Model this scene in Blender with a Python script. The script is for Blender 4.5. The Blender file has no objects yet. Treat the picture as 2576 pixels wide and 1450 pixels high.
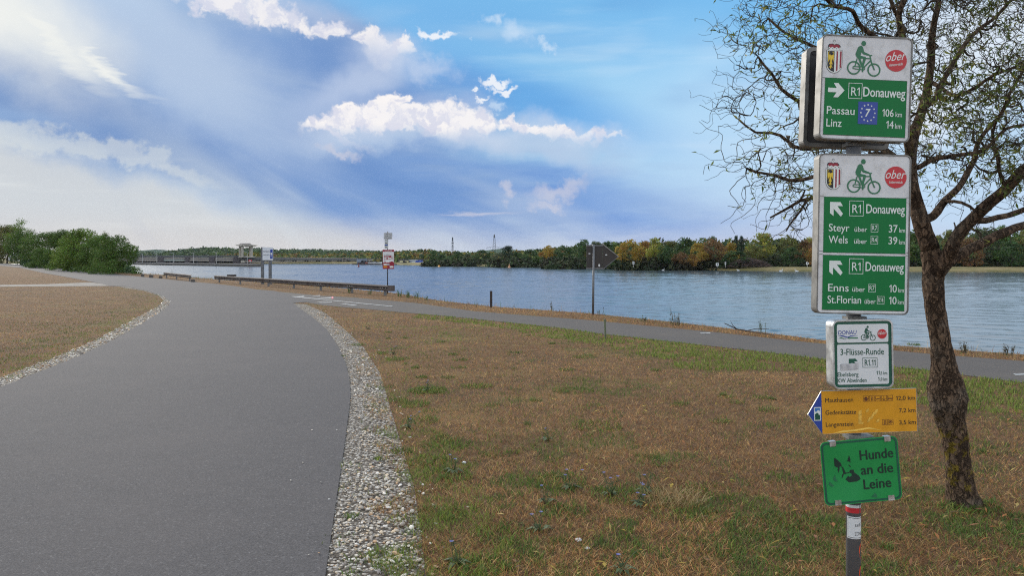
import bpy, bmesh, math, random
import numpy as np
from mathutils import Vector, Matrix, noise as mnoise

random.seed(7)
RNG = np.random.default_rng(11)
scene = bpy.context.scene
COL = scene.collection
R = math.radians

# ------------------------------------------------------------------ camera, light, exposure
PX, FOCAL, HX, HY, CZ = 2576.0, 1910.0, 1288.0, 648.0, 1.6   # photo read at 2576 px width
cam_d = bpy.data.cameras.new('camera')
cam = bpy.data.objects.new('camera', cam_d); COL.objects.link(cam)
cam.location = (0, 0, CZ); cam.rotation_euler = (R(90), 0, 0)
cam_d.sensor_width = 36.0; cam_d.lens = 36.0 * FOCAL / PX
cam_d.shift_y = (HY - 725.5) / PX
cam_d.clip_start = 0.05; cam_d.clip_end = 40000
scene.camera = cam
scene.view_settings.view_transform = 'Standard'
scene.view_settings.look = 'None'
scene.view_settings.exposure = 0.0
scene.view_settings.gamma = 1.0
scene.render.film_transparent = False
scene.cycles.max_bounces = 6
scene.cycles.diffuse_bounces = 3
scene.cycles.glossy_bounces = 3
scene.cycles.transparent_max_bounces = 8
scene.cycles.volume_bounces = 0
scene.cycles.filter_width = 1.15
scene.cycles.use_denoising = False
scene.cycles.use_adaptive_sampling = False

SUN_AZ, SUN_EL = R(-36), R(21)
sd = bpy.data.lights.new('sun', 'SUN'); sun = bpy.data.objects.new('sun', sd); COL.objects.link(sun)
sd.energy = 3.2; sd.angle = R(20); sd.color = (1.0, 0.93, 0.82)
sdir = Vector((math.sin(SUN_AZ) * math.cos(SUN_EL), math.cos(SUN_AZ) * math.cos(SUN_EL), math.sin(SUN_EL)))
sun.rotation_euler = (-sdir).to_track_quat('-Z', 'Y').to_euler()
sun.location = sdir * 50

def lin(c):
    return tuple(((v / 255) / 12.92 if v / 255 <= 0.04045 else ((v / 255 + 0.055) / 1.055) ** 2.4) for v in c) + (1.0,)

class NT:
    """small wrapper that adds nodes to a tree"""
    def __init__(s, tree): s.t = tree; s.n = tree.nodes; s.l = tree.links
    def new(s, typ, **kw):
        n = s.n.new(typ)
        for k, v in kw.items(): setattr(n, k, v)
        return n
    def put(s, sock, v):
        if isinstance(v, bpy.types.NodeSocket): s.l.new(v, sock)
        elif v is not None: sock.default_value = v
    def math(s, op, a, b=None, c=None, clamp=False):
        n = s.new('ShaderNodeMath', operation=op, use_clamp=clamp)
        for i, v in enumerate((a, b, c)): s.put(n.inputs[i], v)
        return n.outputs[0]
    def vmath(s, op, a, b=None, scale=None):
        n = s.new('ShaderNodeVectorMath', operation=op)
        s.put(n.inputs[0], a); s.put(n.inputs[1], b)
        if scale is not None: s.put(n.inputs['Scale'], scale)
        return n.outputs['Value'] if op in ('LENGTH', 'DOT_PRODUCT', 'DISTANCE') else n.outputs[0]
    def mapping(s, vec, loc=(0, 0, 0), rot=(0, 0, 0), scale=(1, 1, 1), typ='POINT'):
        n = s.new('ShaderNodeMapping', vector_type=typ)
        s.put(n.inputs['Vector'], vec); n.inputs['Location'].default_value = loc
        n.inputs['Rotation'].default_value = rot; n.inputs['Scale'].default_value = scale
        return n.outputs[0]
    def noise(s, vec, scale, detail=4, rough=0.5, dist=0.0, color=False):
        n = s.new('ShaderNodeTexNoise')
        s.put(n.inputs['Vector'], vec); n.inputs['Scale'].default_value = scale
        n.inputs['Detail'].default_value = detail; n.inputs['Roughness'].default_value = rough
        n.inputs['Distortion'].default_value = dist
        return n.outputs['Color'] if color else n.outputs['Fac']
    def voro(s, vec, scale, feature='F1', out='Distance'):
        n = s.new('ShaderNodeTexVoronoi', feature=feature)
        s.put(n.inputs['Vector'], vec); n.inputs['Scale'].default_value = scale
        return n.outputs[out]
    def ramp(s, f, a, b, lo=0.0, hi=1.0, typ='SMOOTHSTEP'):
        n = s.new('ShaderNodeMapRange', interpolation_type=typ)
        s.put(n.inputs['Value'], f); n.inputs['From Min'].default_value = a; n.inputs['From Max'].default_value = b
        n.inputs['To Min'].default_value = lo; n.inputs['To Max'].default_value = hi
        return n.outputs[0]
    def cramp(s, f, stops):
        n = s.new('ShaderNodeValToRGB'); s.put(n.inputs[0], f)
        e = n.color_ramp.elements
        while len(e) < len(stops): e.new(0.5)
        for el, (p, c) in zip(e, stops): el.position = p; el.color = c
        return n.outputs[0]
    def mix(s, f, a, b, blend='MIX'):
        n = s.new('ShaderNodeMix', data_type='RGBA', blend_type=blend)
        s.put(n.inputs[0], f); s.put(n.inputs[6], a); s.put(n.inputs[7], b)
        return n.outputs[2]
    def pos(s): return s.new('ShaderNodeNewGeometry').outputs['Position']
    def obj(s): return s.new('ShaderNodeTexCoord').outputs['Object']
    def bump(s, h, strength=0.3, dist=0.01):
        n = s.new('ShaderNodeBump'); s.put(n.inputs['Height'], h)
        n.inputs['Strength'].default_value = strength; n.inputs['Distance'].default_value = dist
        return n.outputs[0]

# ------------------------------------------------------------------ sky (world, by direction)
world = bpy.data.worlds.new("World"); scene.world = world; world.use_nodes = True
world.node_tree.nodes.clear()
W = NT(world.node_tree)

def ang(x, y):
    u = (x - HX) / FOCAL; v = (HY - y) / FOCAL
    return math.atan(u), math.atan(v / math.sqrt(1 + u * u))

tc = W.new('ShaderNodeTexCoord')
sep = W.new('ShaderNodeSeparateXYZ'); W.l.new(tc.outputs['Generated'], sep.inputs[0])
az = W.math('ARCTAN2', sep.outputs[0], sep.outputs[1])
el = W.math('ARCSINE', sep.outputs[2])
cmb = W.new('ShaderNodeCombineXYZ'); W.l.new(az, cmb.inputs[0]); W.l.new(el, cmb.inputs[1])
P = cmb.outputs[0]
def nvec(q, scale, detail, rough, amp):
    """noise offset vector, centred on zero"""
    sc_ = W.new('ShaderNodeSeparateColor'); W.l.new(W.noise(q, scale, detail, rough, color=True), sc_.inputs[0])
    cb_ = W.new('ShaderNodeCombineXYZ')
    for k_ in (0, 1): W.l.new(W.math('MULTIPLY_ADD', sc_.outputs[k_], amp, -0.5 * amp), cb_.inputs[k_])
    return cb_.outputs[0]
def warp(scale, detail, rough, amp, sx=1.0, sy=1.0, rot=0.0):
    q = W.mapping(P, rot=(0, 0, rot), scale=(sx, sy, 1)) if (sx != 1 or sy != 1 or rot) else P
    return W.vmath('ADD', P, nvec(q, scale, detail, rough, amp))
PA = warp(5.0, 6, 0.55, 0.16)
PB = W.vmath('ADD', warp(26.0, 7, 0.62, 0.07), nvec(P, 9.0, 2, 0.5, 0.05))
PC = warp(14.0, 6, 0.6, 0.10, 0.35, 1.6, R(12))

def blob(p, x, y, rx, ry, rot=0.0, soft=0.5):
    a, e = ang(x, y)
    q = W.mapping(p, (a, e, 0), (0, 0, R(rot)), (rx / FOCAL, ry / FOCAL, 1), 'TEXTURE')
    return W.ramp(W.vmath('LENGTH', q), 1 + soft, max(0.0, 1 - soft), 0, 1)
def bl_args(*a): return a
def union(bs):
    """largest of several blobs, each made just before it is used (keeps the shader stack small)"""
    m = blob(*bs[0])
    for b in bs[1:]: m = W.math('MAXIMUM', m, blob(*b))
    return m

sky = W.new('ShaderNodeTexSky', sky_type='NISHITA', sun_disc=False)
sky.sun_elevation = SUN_EL; sky.sun_rotation = SUN_AZ; sky.air_density = 1.0; sky.dust_density = 1.2
nish = W.mix(1.0, sky.outputs[0], (0.10, 0.10, 0.10, 1), 'MULTIPLY')
clear = W.cramp(W.math('DIVIDE', el, 0.5), [(0.0, lin((200, 209, 227))), (0.06, lin((186, 204, 236))), (0.2, lin((170, 208, 243))),
        (0.4, lin((146, 206, 248))), (0.66, lin((118, 191, 245))), (1.0, lin((92, 160, 228)))])
col = W.mix(0.12, clear, nish)
def layer(c, f, op=1.0):
    global col
    f = W.math('MULTIPLY', f, op) if op != 1.0 else f
    col = W.mix(f, col, c if isinstance(c, bpy.types.NodeSocket) else lin(c))
stre = W.noise(W.mapping(P, rot=(0, 0, R(24)), scale=(1.2, 9.0, 1)), 3.0, 4, 0.5)      # slanting veils
strf = W.noise(W.mapping(P, rot=(0, 0, R(6)), scale=(1.0, 8.0, 1)), 6.0, 5, 0.55)
# far veil and blue wedges
layer((176, 220, 250), blob(PA, 1950, 330, 520, 150, -14, 0.7), 0.6)
layer((100, 170, 235), blob(P, 1340, 255, 300, 62, -17, 0.75), 0.8)
layer((116, 178, 236), blob(P, 1150, 60, 330, 60, -8, 0.9), 0.5)
layer((114, 156, 220), union([bl_args(PC, 1120, 470, 560, 110, -7, 0.55), bl_args(PC, 1350, 545, 420, 52, -4, 0.7), bl_args(PA, 860, 330, 330, 190, 0, 0.5)]), 0.92)
layer((146, 176, 220), union([bl_args(PA, 280, 235, 620, 170, -12, 0.5), bl_args(PA, 700, 230, 330, 200, -20, 0.5)]), 0.95)
layer((186, 203, 226), W.math('MULTIPLY', W.ramp(stre, 0.46, 0.68), blob(PA, 560, 210, 560, 210, -22, 0.6)), 0.5)
layer((122, 154, 205), union([bl_args(PC, 200, 285, 330, 46, -13, 0.65), bl_args(PC, 560, 405, 260, 60, -22, 0.6), bl_args(PA, 850, 170, 120, 75, -10, 0.5),
                              bl_args(PC, 60, 170, 200, 30, -16, 0.8)]), 0.8)
layer((104, 146, 208), union([bl_args(PC, 950, 455, 330, 38, -10, 0.8), bl_args(PC, 1180, 545, 300, 30, -4, 0.8)]), 0.6)
layer((146, 174, 216), W.math('MULTIPLY', W.ramp(strf, 0.5, 0.75), blob(P, 1150, 470, 620, 150, -6, 0.6)), 0.7)
layer((196, 226, 249), W.math('MULTIPLY', W.ramp(stre, 0.5, 0.72), blob(P, 1750, 250, 620, 300, -14, 0.7)), 0.55)
layer((124, 161, 218), union([bl_args(PC, 690, 440, 330, 95, -22, 0.6), bl_args(PC, 930, 530, 340, 62, -12, 0.7), bl_args(PA, 760, 250, 230, 120, -20, 0.8)]), 0.62)
layer((120, 150, 202), blob(PA, 560, 290, 640, 200, -16, 0.75), 0.42)
layer((204, 224, 246), blob(PA, 2350, 400, 560, 210, -6, 0.7), 0.55)
# cream light at lower left, rays slanting down to the right
layer((215, 217, 222), union([bl_args(PA, 60, 520, 560, 165, -17, 0.22), bl_args(PA, 430, 600, 430, 80, -6, 0.55)]), 0.95)
layer((232, 233, 231), union([bl_args(PB, 40, 346, 150, 22, -4, 0.5), bl_args(PB, 260, 368, 150, 20, -9, 0.4), bl_args(PB, 420, 410, 110, 20, -20, 0.5)]), 0.5)
layer((228, 229, 232), W.math('MULTIPLY', W.ramp(strf, 0.48, 0.7), blob(PA, 150, 470, 480, 110, -12, 0.5)), 0.8)
layer((205, 214, 226), union([bl_args(P, 640, 530, 270, 44, -37, 0.9), bl_args(P, 810, 600, 170, 40, -38, 0.9)]), 0.6)
layer((222, 214, 212), W.math('MULTIPLY', W.ramp(el, 0.065, 0.0), W.ramp(az, 0.1, -0.25)), 0.85)
layer((202, 207, 224), W.math('MULTIPLY', W.ramp(el, 0.05, 0.0), W.ramp(az, -0.35, 0.1)), 0.55)
# glow at top left
layer((203, 217, 239), blob(PA, 330, 90, 430, 110, -28, 0.6), 0.7)
layer((251, 249, 245), union([bl_args(PA, -30, 0, 200, 95, -34, 0.8), bl_args(PC, 100, 95, 130, 34, -34, 0.9), bl_args(PC, 235, 165, 90, 16, -26, 0.95)]), 0.95)
# light and shade rays fanning out from the veiled sun at the top left
sx_, sy_ = ang(-80, -10)
rv = W.vmath('SUBTRACT', P, (sx_, sy_, 0)); rs = W.new('ShaderNodeSeparateXYZ'); W.l.new(rv, rs.inputs[0])
ra_ = W.math('ARCTAN2', rs.outputs[1], rs.outputs[0]); rl_ = W.vmath('LENGTH', rv)
rc = W.new('ShaderNodeCombineXYZ'); W.l.new(ra_, rc.inputs[0]); W.l.new(W.math('MULTIPLY', rl_, 0.35), rc.inputs[1])
rn = W.noise(rc.outputs[0], 7.0, 3, 0.55); rfar = W.math('MULTIPLY', W.ramp(rl_, 0.22, 0.42), W.ramp(rl_, 1.15, 0.75))
rfar = W.math('MULTIPLY', rfar, W.ramp(az, -0.62, -0.4))
layer((226, 234, 242), W.math('MULTIPLY', W.ramp(rn, 0.52, 0.70), rfar), 0.30)
layer((86, 132, 200), W.math('MULTIPLY', W.ramp(rn, 0.47, 0.32), rfar), 0.24)
# from here on each cloud layer is a background of its own, mixed in by its mask
def emit(c):
    n = W.new('ShaderNodeBackground'); W.put(n.inputs[0], c if isinstance(c, bpy.types.NodeSocket) or len(c) == 4 else lin(c)); n.inputs[1].default_value = 1.0
    return n.outputs[0]
col = W.mix(W.ramp(az, 0.30, -0.05), col, W.mix(1.0, col, (0.92, 0.95, 0.945, 1), 'MULTIPLY'))
shd = emit(col)
def over(c, f, op=1.0):
    global shd
    n = W.new('ShaderNodeMixShader'); W.put(n.inputs[0], W.math('MULTIPLY', f, op) if op != 1.0 else f); W.l.new(shd, n.inputs[1]); W.l.new(emit(c), n.inputs[2]); shd = n.outputs[0]
# cumulus
sh1 = W.noise(PB, 30.0, 5, 0.55); sh2 = W.noise(W.vmath('ADD', PB, (-0.010, 0.012, 0)), 30.0, 5, 0.55)
shade = W.math('ADD', W.math('MULTIPLY', W.math('SUBTRACT', sh1, sh2), 1.6), W.math('ADD', 0.38, W.math('MULTIPLY', sh1, 0.3)))
def below(y0, y1, lo=0.15): return W.ramp(W.math('ADD', el, W.math('MULTIPLY', W.math('SUBTRACT', sh1, 0.5), 0.03)), ang(HX, y1)[1], ang(HX, y0)[1], lo, 1.0)
white = W.mix(W.math('MULTIPLY', W.ramp(shade, 0.42, 0.72), 0.75), lin((254, 249, 246)), lin((204, 208, 230)))
over((205, 217, 238), union([bl_args(PA, 950, 170, 90, 50, 0, 0.7), bl_args(PB, 1075, 170, 55, 26, -10, 0.8), bl_args(PA, 900, 230, 120, 40, 20, 0.8)]), 0.6)
cum1 = union([bl_args(PB, 540, 8, 90, 24, -12, 0.35), bl_args(PB, 690, 28, 105, 22, -16, 0.4), bl_args(PB, 828, 68, 40, 24, 5, 0.3), bl_args(PB, 770, 62, 40, 14, -10, 0.5),
              bl_args(PB, 930, 100, 50, 22, -6, 0.3), bl_args(PB, 985, 112, 66, 22, -4, 0.3), bl_args(PB, 1030, 108, 30, 13, -20, 0.35), bl_args(PB, 955, 135, 36, 26, 0, 0.5)])
over(white, W.math('MULTIPLY', cum1, below(95, 160, 0.2)), 0.86)
over((184, 204, 230), union([bl_args(PA, 1000, 350, 190, 34, 0, 0.5), bl_args(PA, 1330, 360, 210, 30, -6, 0.6)]), 0.8)
cum2 = union([bl_args(PB, 835, 326, 62, 15, 8, 0.4), bl_args(PB, 905, 300, 60, 30, 22, 0.25), bl_args(PB, 972, 272, 48, 36, 10, 0.22), bl_args(PB, 1014, 254, 22, 20, 0, 0.22),
              bl_args(PB, 968, 312, 66, 24, 0, 0.3), bl_args(PB, 1055, 300, 60, 24, 0, 0.3), bl_args(PB, 1140, 292, 84, 34, 4, 0.3), bl_args(PB, 1200, 300, 46, 30, -16, 0.35),
              bl_args(PB, 1105, 325, 70, 26, -8, 0.7), bl_args(PB, 1315, 316, 78, 15, -3, 0.35), bl_args(PB, 1425, 326, 90, 14, -7, 0.4), bl_args(PB, 1510, 342, 54, 8, -14, 0.5),
              bl_args(PB, 870, 352, 66, 9, -14, 0.6)])
over(white, W.math('MULTIPLY', cum2, below(318, 362, 0.2)), 0.97)
over((232, 234, 243), union([bl_args(PA, 1000, 318, 170, 34, 4, 0.8), bl_args(PA, 1160, 318, 130, 34, -4, 0.8), bl_args(PA, 1400, 334, 170, 18, -7, 0.9), bl_args(PA, 960, 130, 80, 34, 0, 0.8), bl_args(PA, 640, 34, 190, 30, -14, 0.9)]), 0.32)
# wisps and pink puffs
over((243, 246, 251), union([bl_args(PB, 1108, 84, 42, 8, -14, 0.6), bl_args(PB, 1238, 214, 30, 8, 14, 0.5), bl_args(PB, 1264, 230, 26, 7, -4, 0.5), bl_args(PB, 1214, 245, 18, 4, -4, 0.7)]), 0.9)
over((214, 231, 248), union([bl_args(PB, 1300, 84, 32, 22, -20, 0.9), bl_args(PB, 1232, 44, 16, 14, 0, 0.9), bl_args(PB, 1370, 110, 14, 8, 0, 0.9), bl_args(PB, 1256, 265, 14, 8, 0, 0.9)]), 0.6)
over((206, 207, 222), union([bl_args(PB, 1272, 482, 16, 16, 0, 0.8), bl_args(PB, 1405, 478, 60, 15, 8, 0.8), bl_args(PB, 1375, 510, 42, 12, 0, 0.8), bl_args(PC, 1200, 548, 70, 8, 0, 0.9), bl_args(PB, 850, 385, 40, 8, 0, 0.9)]), 0.65)
over((238, 243, 251), union([bl_args(PA, 2480, 110, 190, 120, 0, 0.6), bl_args(PA, 2330, 260, 110, 50, 0, 0.8)]), 0.75)
# sky out of the picture: added cloud overhead and behind, brightened to light foreground
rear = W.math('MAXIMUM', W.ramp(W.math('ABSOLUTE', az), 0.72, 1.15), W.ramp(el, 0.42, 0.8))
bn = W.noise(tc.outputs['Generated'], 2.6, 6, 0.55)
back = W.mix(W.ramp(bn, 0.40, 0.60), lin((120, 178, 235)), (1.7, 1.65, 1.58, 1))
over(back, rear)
wo = W.new('ShaderNodeOutputWorld'); W.l.new(shd, wo.inputs[0])
world.cycles.sampling_method = 'MANUAL'; world.cycles.sample_map_resolution = 512

# ------------------------------------------------------------------ helpers
def at(x, y, d): return Vector(((x - HX) / FOCAL * d, d, CZ + (HY - y) / FOCAL * d))
def gp(x, y, z=0.0): return at(x, y, (CZ - z) * FOCAL / (y - HY))
def dist_at(y, z=0.0): return (CZ - z) * FOCAL / (y - HY)

def tag(o, label=None, cat=None, group=None, kind=None):
    if label: o['label'] = label
    if cat: o['category'] = cat
    if group: o['group'] = group
    if kind: o['kind'] = kind
    return o
def empty(name, loc=(0, 0, 0), rz=0.0, label=None, cat=None, group=None):
    o = bpy.data.objects.new(name, None); COL.objects.link(o)
    o.location = loc; o.rotation_euler = (0, 0, rz); o.empty_display_size = 0.2
    return tag(o, label, cat, group)
def link_mesh(name, me, mat, parent=None):
    o = bpy.data.objects.new(name, me); COL.objects.link(o)
    for m in (mat if isinstance(mat, (list, tuple)) else [mat]): me.materials.append(m)
    if parent: o.parent = parent
    return o
def copy_tree(o, parent=None):
    c = o.copy(); COL.objects.link(c)
    if parent: c.parent = parent
    for ch in list(o.children): copy_tree(ch, c)
    return c

class MB:
    """collects simple solids and links them as one mesh object"""
    def __init__(s): s.v = []; s.f = []; s.m = []; s.mi = 0
    def add(s, vs, fs):
        b = len(s.v); s.v += [tuple(v) for v in vs]
        for f in fs: s.f.append([b + i for i in f]); s.m.append(s.mi)
        return s
    def box(s, c, size, M=None, bev=0.0):
        x, y, z = size[0] / 2, size[1] / 2, size[2] / 2
        vs = [Vector((sx * x, sy * y, sz * z)) for sz in (-1, 1) for sy in (-1, 1) for sx in (-1, 1)]
        if M is not None: vs = [M @ v for v in vs]
        vs = [v + Vector(c) for v in vs]
        return s.add(vs, [(0, 2, 3, 1), (4, 5, 7, 6), (0, 1, 5, 4), (2, 6, 7, 3), (0, 4, 6, 2), (1, 3, 7, 5)])
    def tube(s, path, rad, n=8, cap=True):
        path = [Vector(p) for p in path]
        rads = rad if isinstance(rad, (list, tuple)) else [rad] * len(path)
        vs = []; up = None
        for i, p in enumerate(path):
            t = (path[min(i + 1, len(path) - 1)] - path[max(i - 1, 0)])
            t = t.normalized() if t.length > 1e-9 else Vector((0, 0, 1))
            if up is None: up = t.orthogonal().normalized()
            up = (up - t * up.dot(t)); up = up.normalized() if up.length > 1e-6 else t.orthogonal().normalized()
            sd_ = t.cross(up)
            for k in range(n):
                a = 2 * math.pi * k / n
                vs.append(p + (up * math.cos(a) + sd_ * math.sin(a)) * rads[i])
        fs = []
        for i in range(len(path) - 1):
            for k in range(n):
                k2 = (k + 1) % n
                fs.append((i * n + k, i * n + k2, (i + 1) * n + k2, (i + 1) * n + k))
        if cap: fs += [tuple(range(n))[::-1], tuple(range((len(path) - 1) * n, len(path) * n))]
        return s.add(vs, fs)
    def prism(s, outline, y0, y1):
        """outline [(x,z)...] extruded along y"""
        n = len(outline)
        vs = [(x, y0, z) for x, z in outline] + [(x, y1, z) for x, z in outline]
        fs = [tuple(range(n)), tuple(range(n, 2 * n))[::-1]] + [((i + 1) % n, i, n + i, n + (i + 1) % n) for i in range(n)]
        return s.add(vs, fs)
    def ring(s, outer, inner, y0, y1):
        n = len(outer)
        vs = [(x, y0, z) for x, z in outer] + [(x, y0, z) for x, z in inner] + [(x, y1, z) for x, z in outer] + [(x, y1, z) for x, z in inner]
        fs = []
        for i in range(n):
            j = (i + 1) % n
            fs += [(i, j, n + j, n + i), (2 * n + j, 2 * n + i, 3 * n + i, 3 * n + j), (j, i, 2 * n + i, 2 * n + j), (n + i, n + j, 3 * n + j, 3 * n + i)]
        return s.add(vs, fs)
    def build(s, name, mat, parent=None, smooth=False, fix=True):
        me = bpy.data.meshes.new(name); me.from_pydata(s.v, [], s.f)
        mats = mat if isinstance(mat, (list, tuple)) else [mat]
        if len(mats) > 1: me.polygons.foreach_set('material_index', s.m)
        if fix:
            bm = bmesh.new(); bm.from_mesh(me); bmesh.ops.recalc_face_normals(bm, faces=bm.faces); bm.to_mesh(me); bm.free()
        if smooth:
            me.polygons.foreach_set('use_smooth', [True] * len(me.polygons))
        me.update()
        return link_mesh(name, me, mat, parent)

def rrect(w, h, r, n=5, cx=0.0, cz=0.0):
    out = []
    for sx, sz, a0 in ((1, 1, 0), (-1, 1, 90), (-1, -1, 180), (1, -1, 270)):
        for k in range(n + 1):
            a = R(a0 + 90 * k / n)
            out.append((cx + sx * (w / 2 - r) + r * math.cos(a), cz + sz * (h / 2 - r) + r * math.sin(a)))
    return out

def arrays_mesh(name, V, F, mat, parent=None, cols=None, smooth=False, normals=None):
    """V Nx3, F MxK (K = 3 or 4); cols Nx3 -> point colour attribute 'tint'"""
    me = bpy.data.meshes.new(name)
    V = np.ascontiguousarray(V, dtype=np.float32); F = np.ascontiguousarray(F, dtype=np.int32)
    M, K = F.shape
    me.vertices.add(len(V)); me.vertices.foreach_set('co', V.ravel())
    me.loops.add(M * K); me.loops.foreach_set('vertex_index', F.ravel())
    me.polygons.add(M); me.polygons.foreach_set('loop_start', np.arange(0, M * K, K, dtype=np.int32))
    me.polygons.foreach_set('loop_total', np.full(M, K, dtype=np.int32))
    if smooth: me.polygons.foreach_set('use_smooth', np.ones(M, dtype=bool))
    if cols is not None:
        a = me.attributes.new('tint', 'FLOAT_COLOR', 'POINT')
        a.data.foreach_set('color', np.ascontiguousarray(np.c_[cols, np.ones(len(cols))], dtype=np.float32).ravel())
    me.update(calc_edges=True)
    return link_mesh(name, me, mat, parent)

def pip(px, py, poly):
    """points inside polygon, vectorised"""
    inside = np.zeros(len(px), bool); n = len(poly)
    for i in range(n):
        x1, y1 = poly[i][0], poly[i][1]; x2, y2 = poly[(i + 1) % n][0], poly[(i + 1) % n][1]
        if y1 == y2: continue
        c = ((y1 > py) != (y2 > py)) & (px < (x2 - x1) * (py - y1) / (y2 - y1) + x1)
        inside ^= c
    return inside
_G = RNG.random((256, 256))
def vnoise(x, y):
    xi = np.floor(x).astype(int); yi = np.floor(y).astype(int); fx = x - xi; fy = y - yi
    fx = fx * fx * (3 - 2 * fx); fy = fy * fy * (3 - 2 * fy)
    g = lambda a, b: _G[a % 256, b % 256]
    return (g(xi, yi) * (1 - fx) + g(xi + 1, yi) * fx) * (1 - fy) + (g(xi, yi + 1) * (1 - fx) + g(xi + 1, yi + 1) * fx) * fy
def fbm(x, y, o=4):
    s = 0; a = 0.5; t = 0
    for k in range(o): s = s + a * vnoise(x * 2 ** k + 17 * k, y * 2 ** k + 31 * k); t += a; a *= 0.5
    return s / t
def edge_dist(px, py, line):
    """distance of points to a polyline"""
    best = np.full(len(px), 1e9)
    for i in range(len(line) - 1):
        ax, ay = line[i][0], line[i][1]; bx, by = line[i + 1][0], line[i + 1][1]
        dx, dy = bx - ax, by - ay
        t = np.clip(((px - ax) * dx + (py - ay) * dy) / (dx * dx + dy * dy + 1e-12), 0, 1)
        best = np.minimum(best, np.hypot(px - ax - t * dx, py - ay - t * dy))
    return best

# ------------------------------------------------------------------ materials
def mat(name, base=(0.5, 0.5, 0.5), rough=0.6, metal=0.0, spec=0.5):
    m = bpy.data.materials.new(name); m.use_nodes = True
    T = NT(m.node_tree); b = m.node_tree.nodes['Principled BSDF']
    b.inputs['Base Color'].default_value = tuple(base[:3]) + (1,); b.inputs['Roughness'].default_value = rough
    b.inputs['Metallic'].default_value = metal; b.inputs['Specular IOR Level'].default_value = spec
    return m, T, b
def vmat(name, base, rough=0.6, metal=0.0, var=0.25, scale=8.0, dirt=None, dirt_amt=0.4, dirt_scale=3.0, bump=0.0, bscale=60.0, spec=0.5):
    """base colour with mottling, optional dirt stains and fine relief"""
    m, T, b = mat(name, base, rough, metal, spec)
    o = T.obj()
    n = T.noise(o, scale, 5, 0.6)
    lo = tuple(c * (1 - var) for c in base[:3]) + (1,); hi = tuple(min(1, c * (1 + var)) for c in base[:3]) + (1,)
    c = T.mix(T.ramp(n, 0.3, 0.7), lo, hi)
    if dirt:
        dn = T.noise(o, dirt_scale, 6, 0.65)
        c = T.mix(T.math('MULTIPLY', T.ramp(dn, 0.45, 0.75), dirt_amt), c, tuple(dirt[:3]) + (1,))
    T.l.new(c, b.inputs['Base Color'])
    T.l.new(T.ramp(n, 0.2, 0.8, max(0.05, rough - 0.12), min(1, rough + 0.12)), b.inputs['Roughness'])
    if bump: T.l.new(T.bump(T.noise(o, bscale, 4, 0.6), bump, 0.004), b.inputs['Normal'])
    return m
def tint_mat(name, rough=0.8, trans=0.0, spec=0.2):
    """reads each blade's or leaf's own colour"""
    m, T, b = mat(name, (0.1, 0.1, 0.1), rough, 0, spec)
    a = T.new('ShaderNodeAttribute', attribute_name='tint')
    T.l.new(a.outputs['Color'], b.inputs['Base Color'])
    if trans:
        tr = T.new('ShaderNodeBsdfTranslucent'); T.l.new(a.outputs['Color'], tr.inputs[0])
        mx = T.new('ShaderNodeMixShader'); mx.inputs[0].default_value = trans
        T.l.new(b.outputs[0], mx.inputs[1]); T.l.new(tr.outputs[0], mx.inputs[2])
        T.l.new(mx.outputs[0], m.node_tree.nodes['Material Output'].inputs[0])
    return m
# ================================================================== THE SETTING
ROAD_Z, PATH_Z, WATER_Z = 0.012, 0.008, -3.0
def g2(pts, z=0.0): return [tuple(gp(x, y, z)[:2]) for x, y in pts]

SHORE = [(69.0, -77.0)] + g2([(2576, 893), (2340, 877), (2070, 857), (1900, 835), (1700, 812), (1490, 790), (1235, 772), (1100, 757), (1040, 746),
         (985, 737.5), (860, 726), (700, 714), (545, 704.5), (513, 702), (485, 700), (415, 692.5), (312, 688.5), (187, 676.5)]) + [(-352.0, 460.0), (-1200.0, 1500.0)]
ROAD_R = [(-0.3, -6.0)] + g2([(760, 2100), (790, 1700), (819, 1450), (844, 1275), (864, 1140), (876, 1050), (882, 1000), (879, 955), (868.7, 915), (851, 875), (821, 830), (786, 800), (754, 777), (736, 764)])
SEAM = g2([(770, 761.5), (798, 760), (736, 746.5), (704, 736.5), (690, 733.5)])
ROAD_FAR = g2([(644, 729.6), (590, 721), (535, 714.6), (490, 710.8), (388, 700.8), (312, 693.3), (187, 679.5), (97, 669.5), (0, 663), (-200, 658)])
ROAD_NEAR = g2([(-200, 660), (0, 669.5), (50, 674.5), (105, 687), (175, 699.5), (226, 709.5), (262, 716), (273, 720.8), (318, 722), (375, 734.5), (410, 747), (428, 759.6),
                (425, 769.5), (413, 782), (375, 805.4), (300, 850), (200, 898), (120, 930), (0, 978), (-200, 1060)]) + [(-6.0, 4.0), (-5.5, -6.0)]
ROAD = ROAD_R + SEAM + ROAD_FAR + ROAD_NEAR
P_NEAR = g2([(736, 763.7), (770, 762), (810, 769), (862, 774), (927, 779.5), (1007, 787), (1111, 796), (1250, 810), (1400, 826), (1523, 843), (1700, 863), (1900, 885), (2080, 907), (2340, 935), (2576, 966), (3000, 1024)])
P_FAR = g2([(3000, 962), (2576, 911), (2340, 893), (2000, 860), (1800, 838), (1480, 807), (1319, 795), (1194, 784.8), (1047, 764), (888, 749.8), (800, 745), (704, 735.5)])
PATH = P_NEAR + P_FAR + g2([(700, 740)])
GR_OUT = [(0.35, 0.5)] + g2([(1100, 1800), (1071, 1450), (1056, 1325), (1041, 1225), (1011, 1125), (981, 1025), (956, 940), (911, 870), (861, 825), (821, 790), (771, 767), (737, 763.9)])
GRAVEL_R = [(-0.75, 0.5)] + ROAD_R[1:] + GR_OUT[::-1]
GL_OUT = g2([(0, 952), (130, 904), (240, 858), (340, 803), (398, 772), (412, 757), (397, 744), (362, 733), (300, 723.5)])
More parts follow.
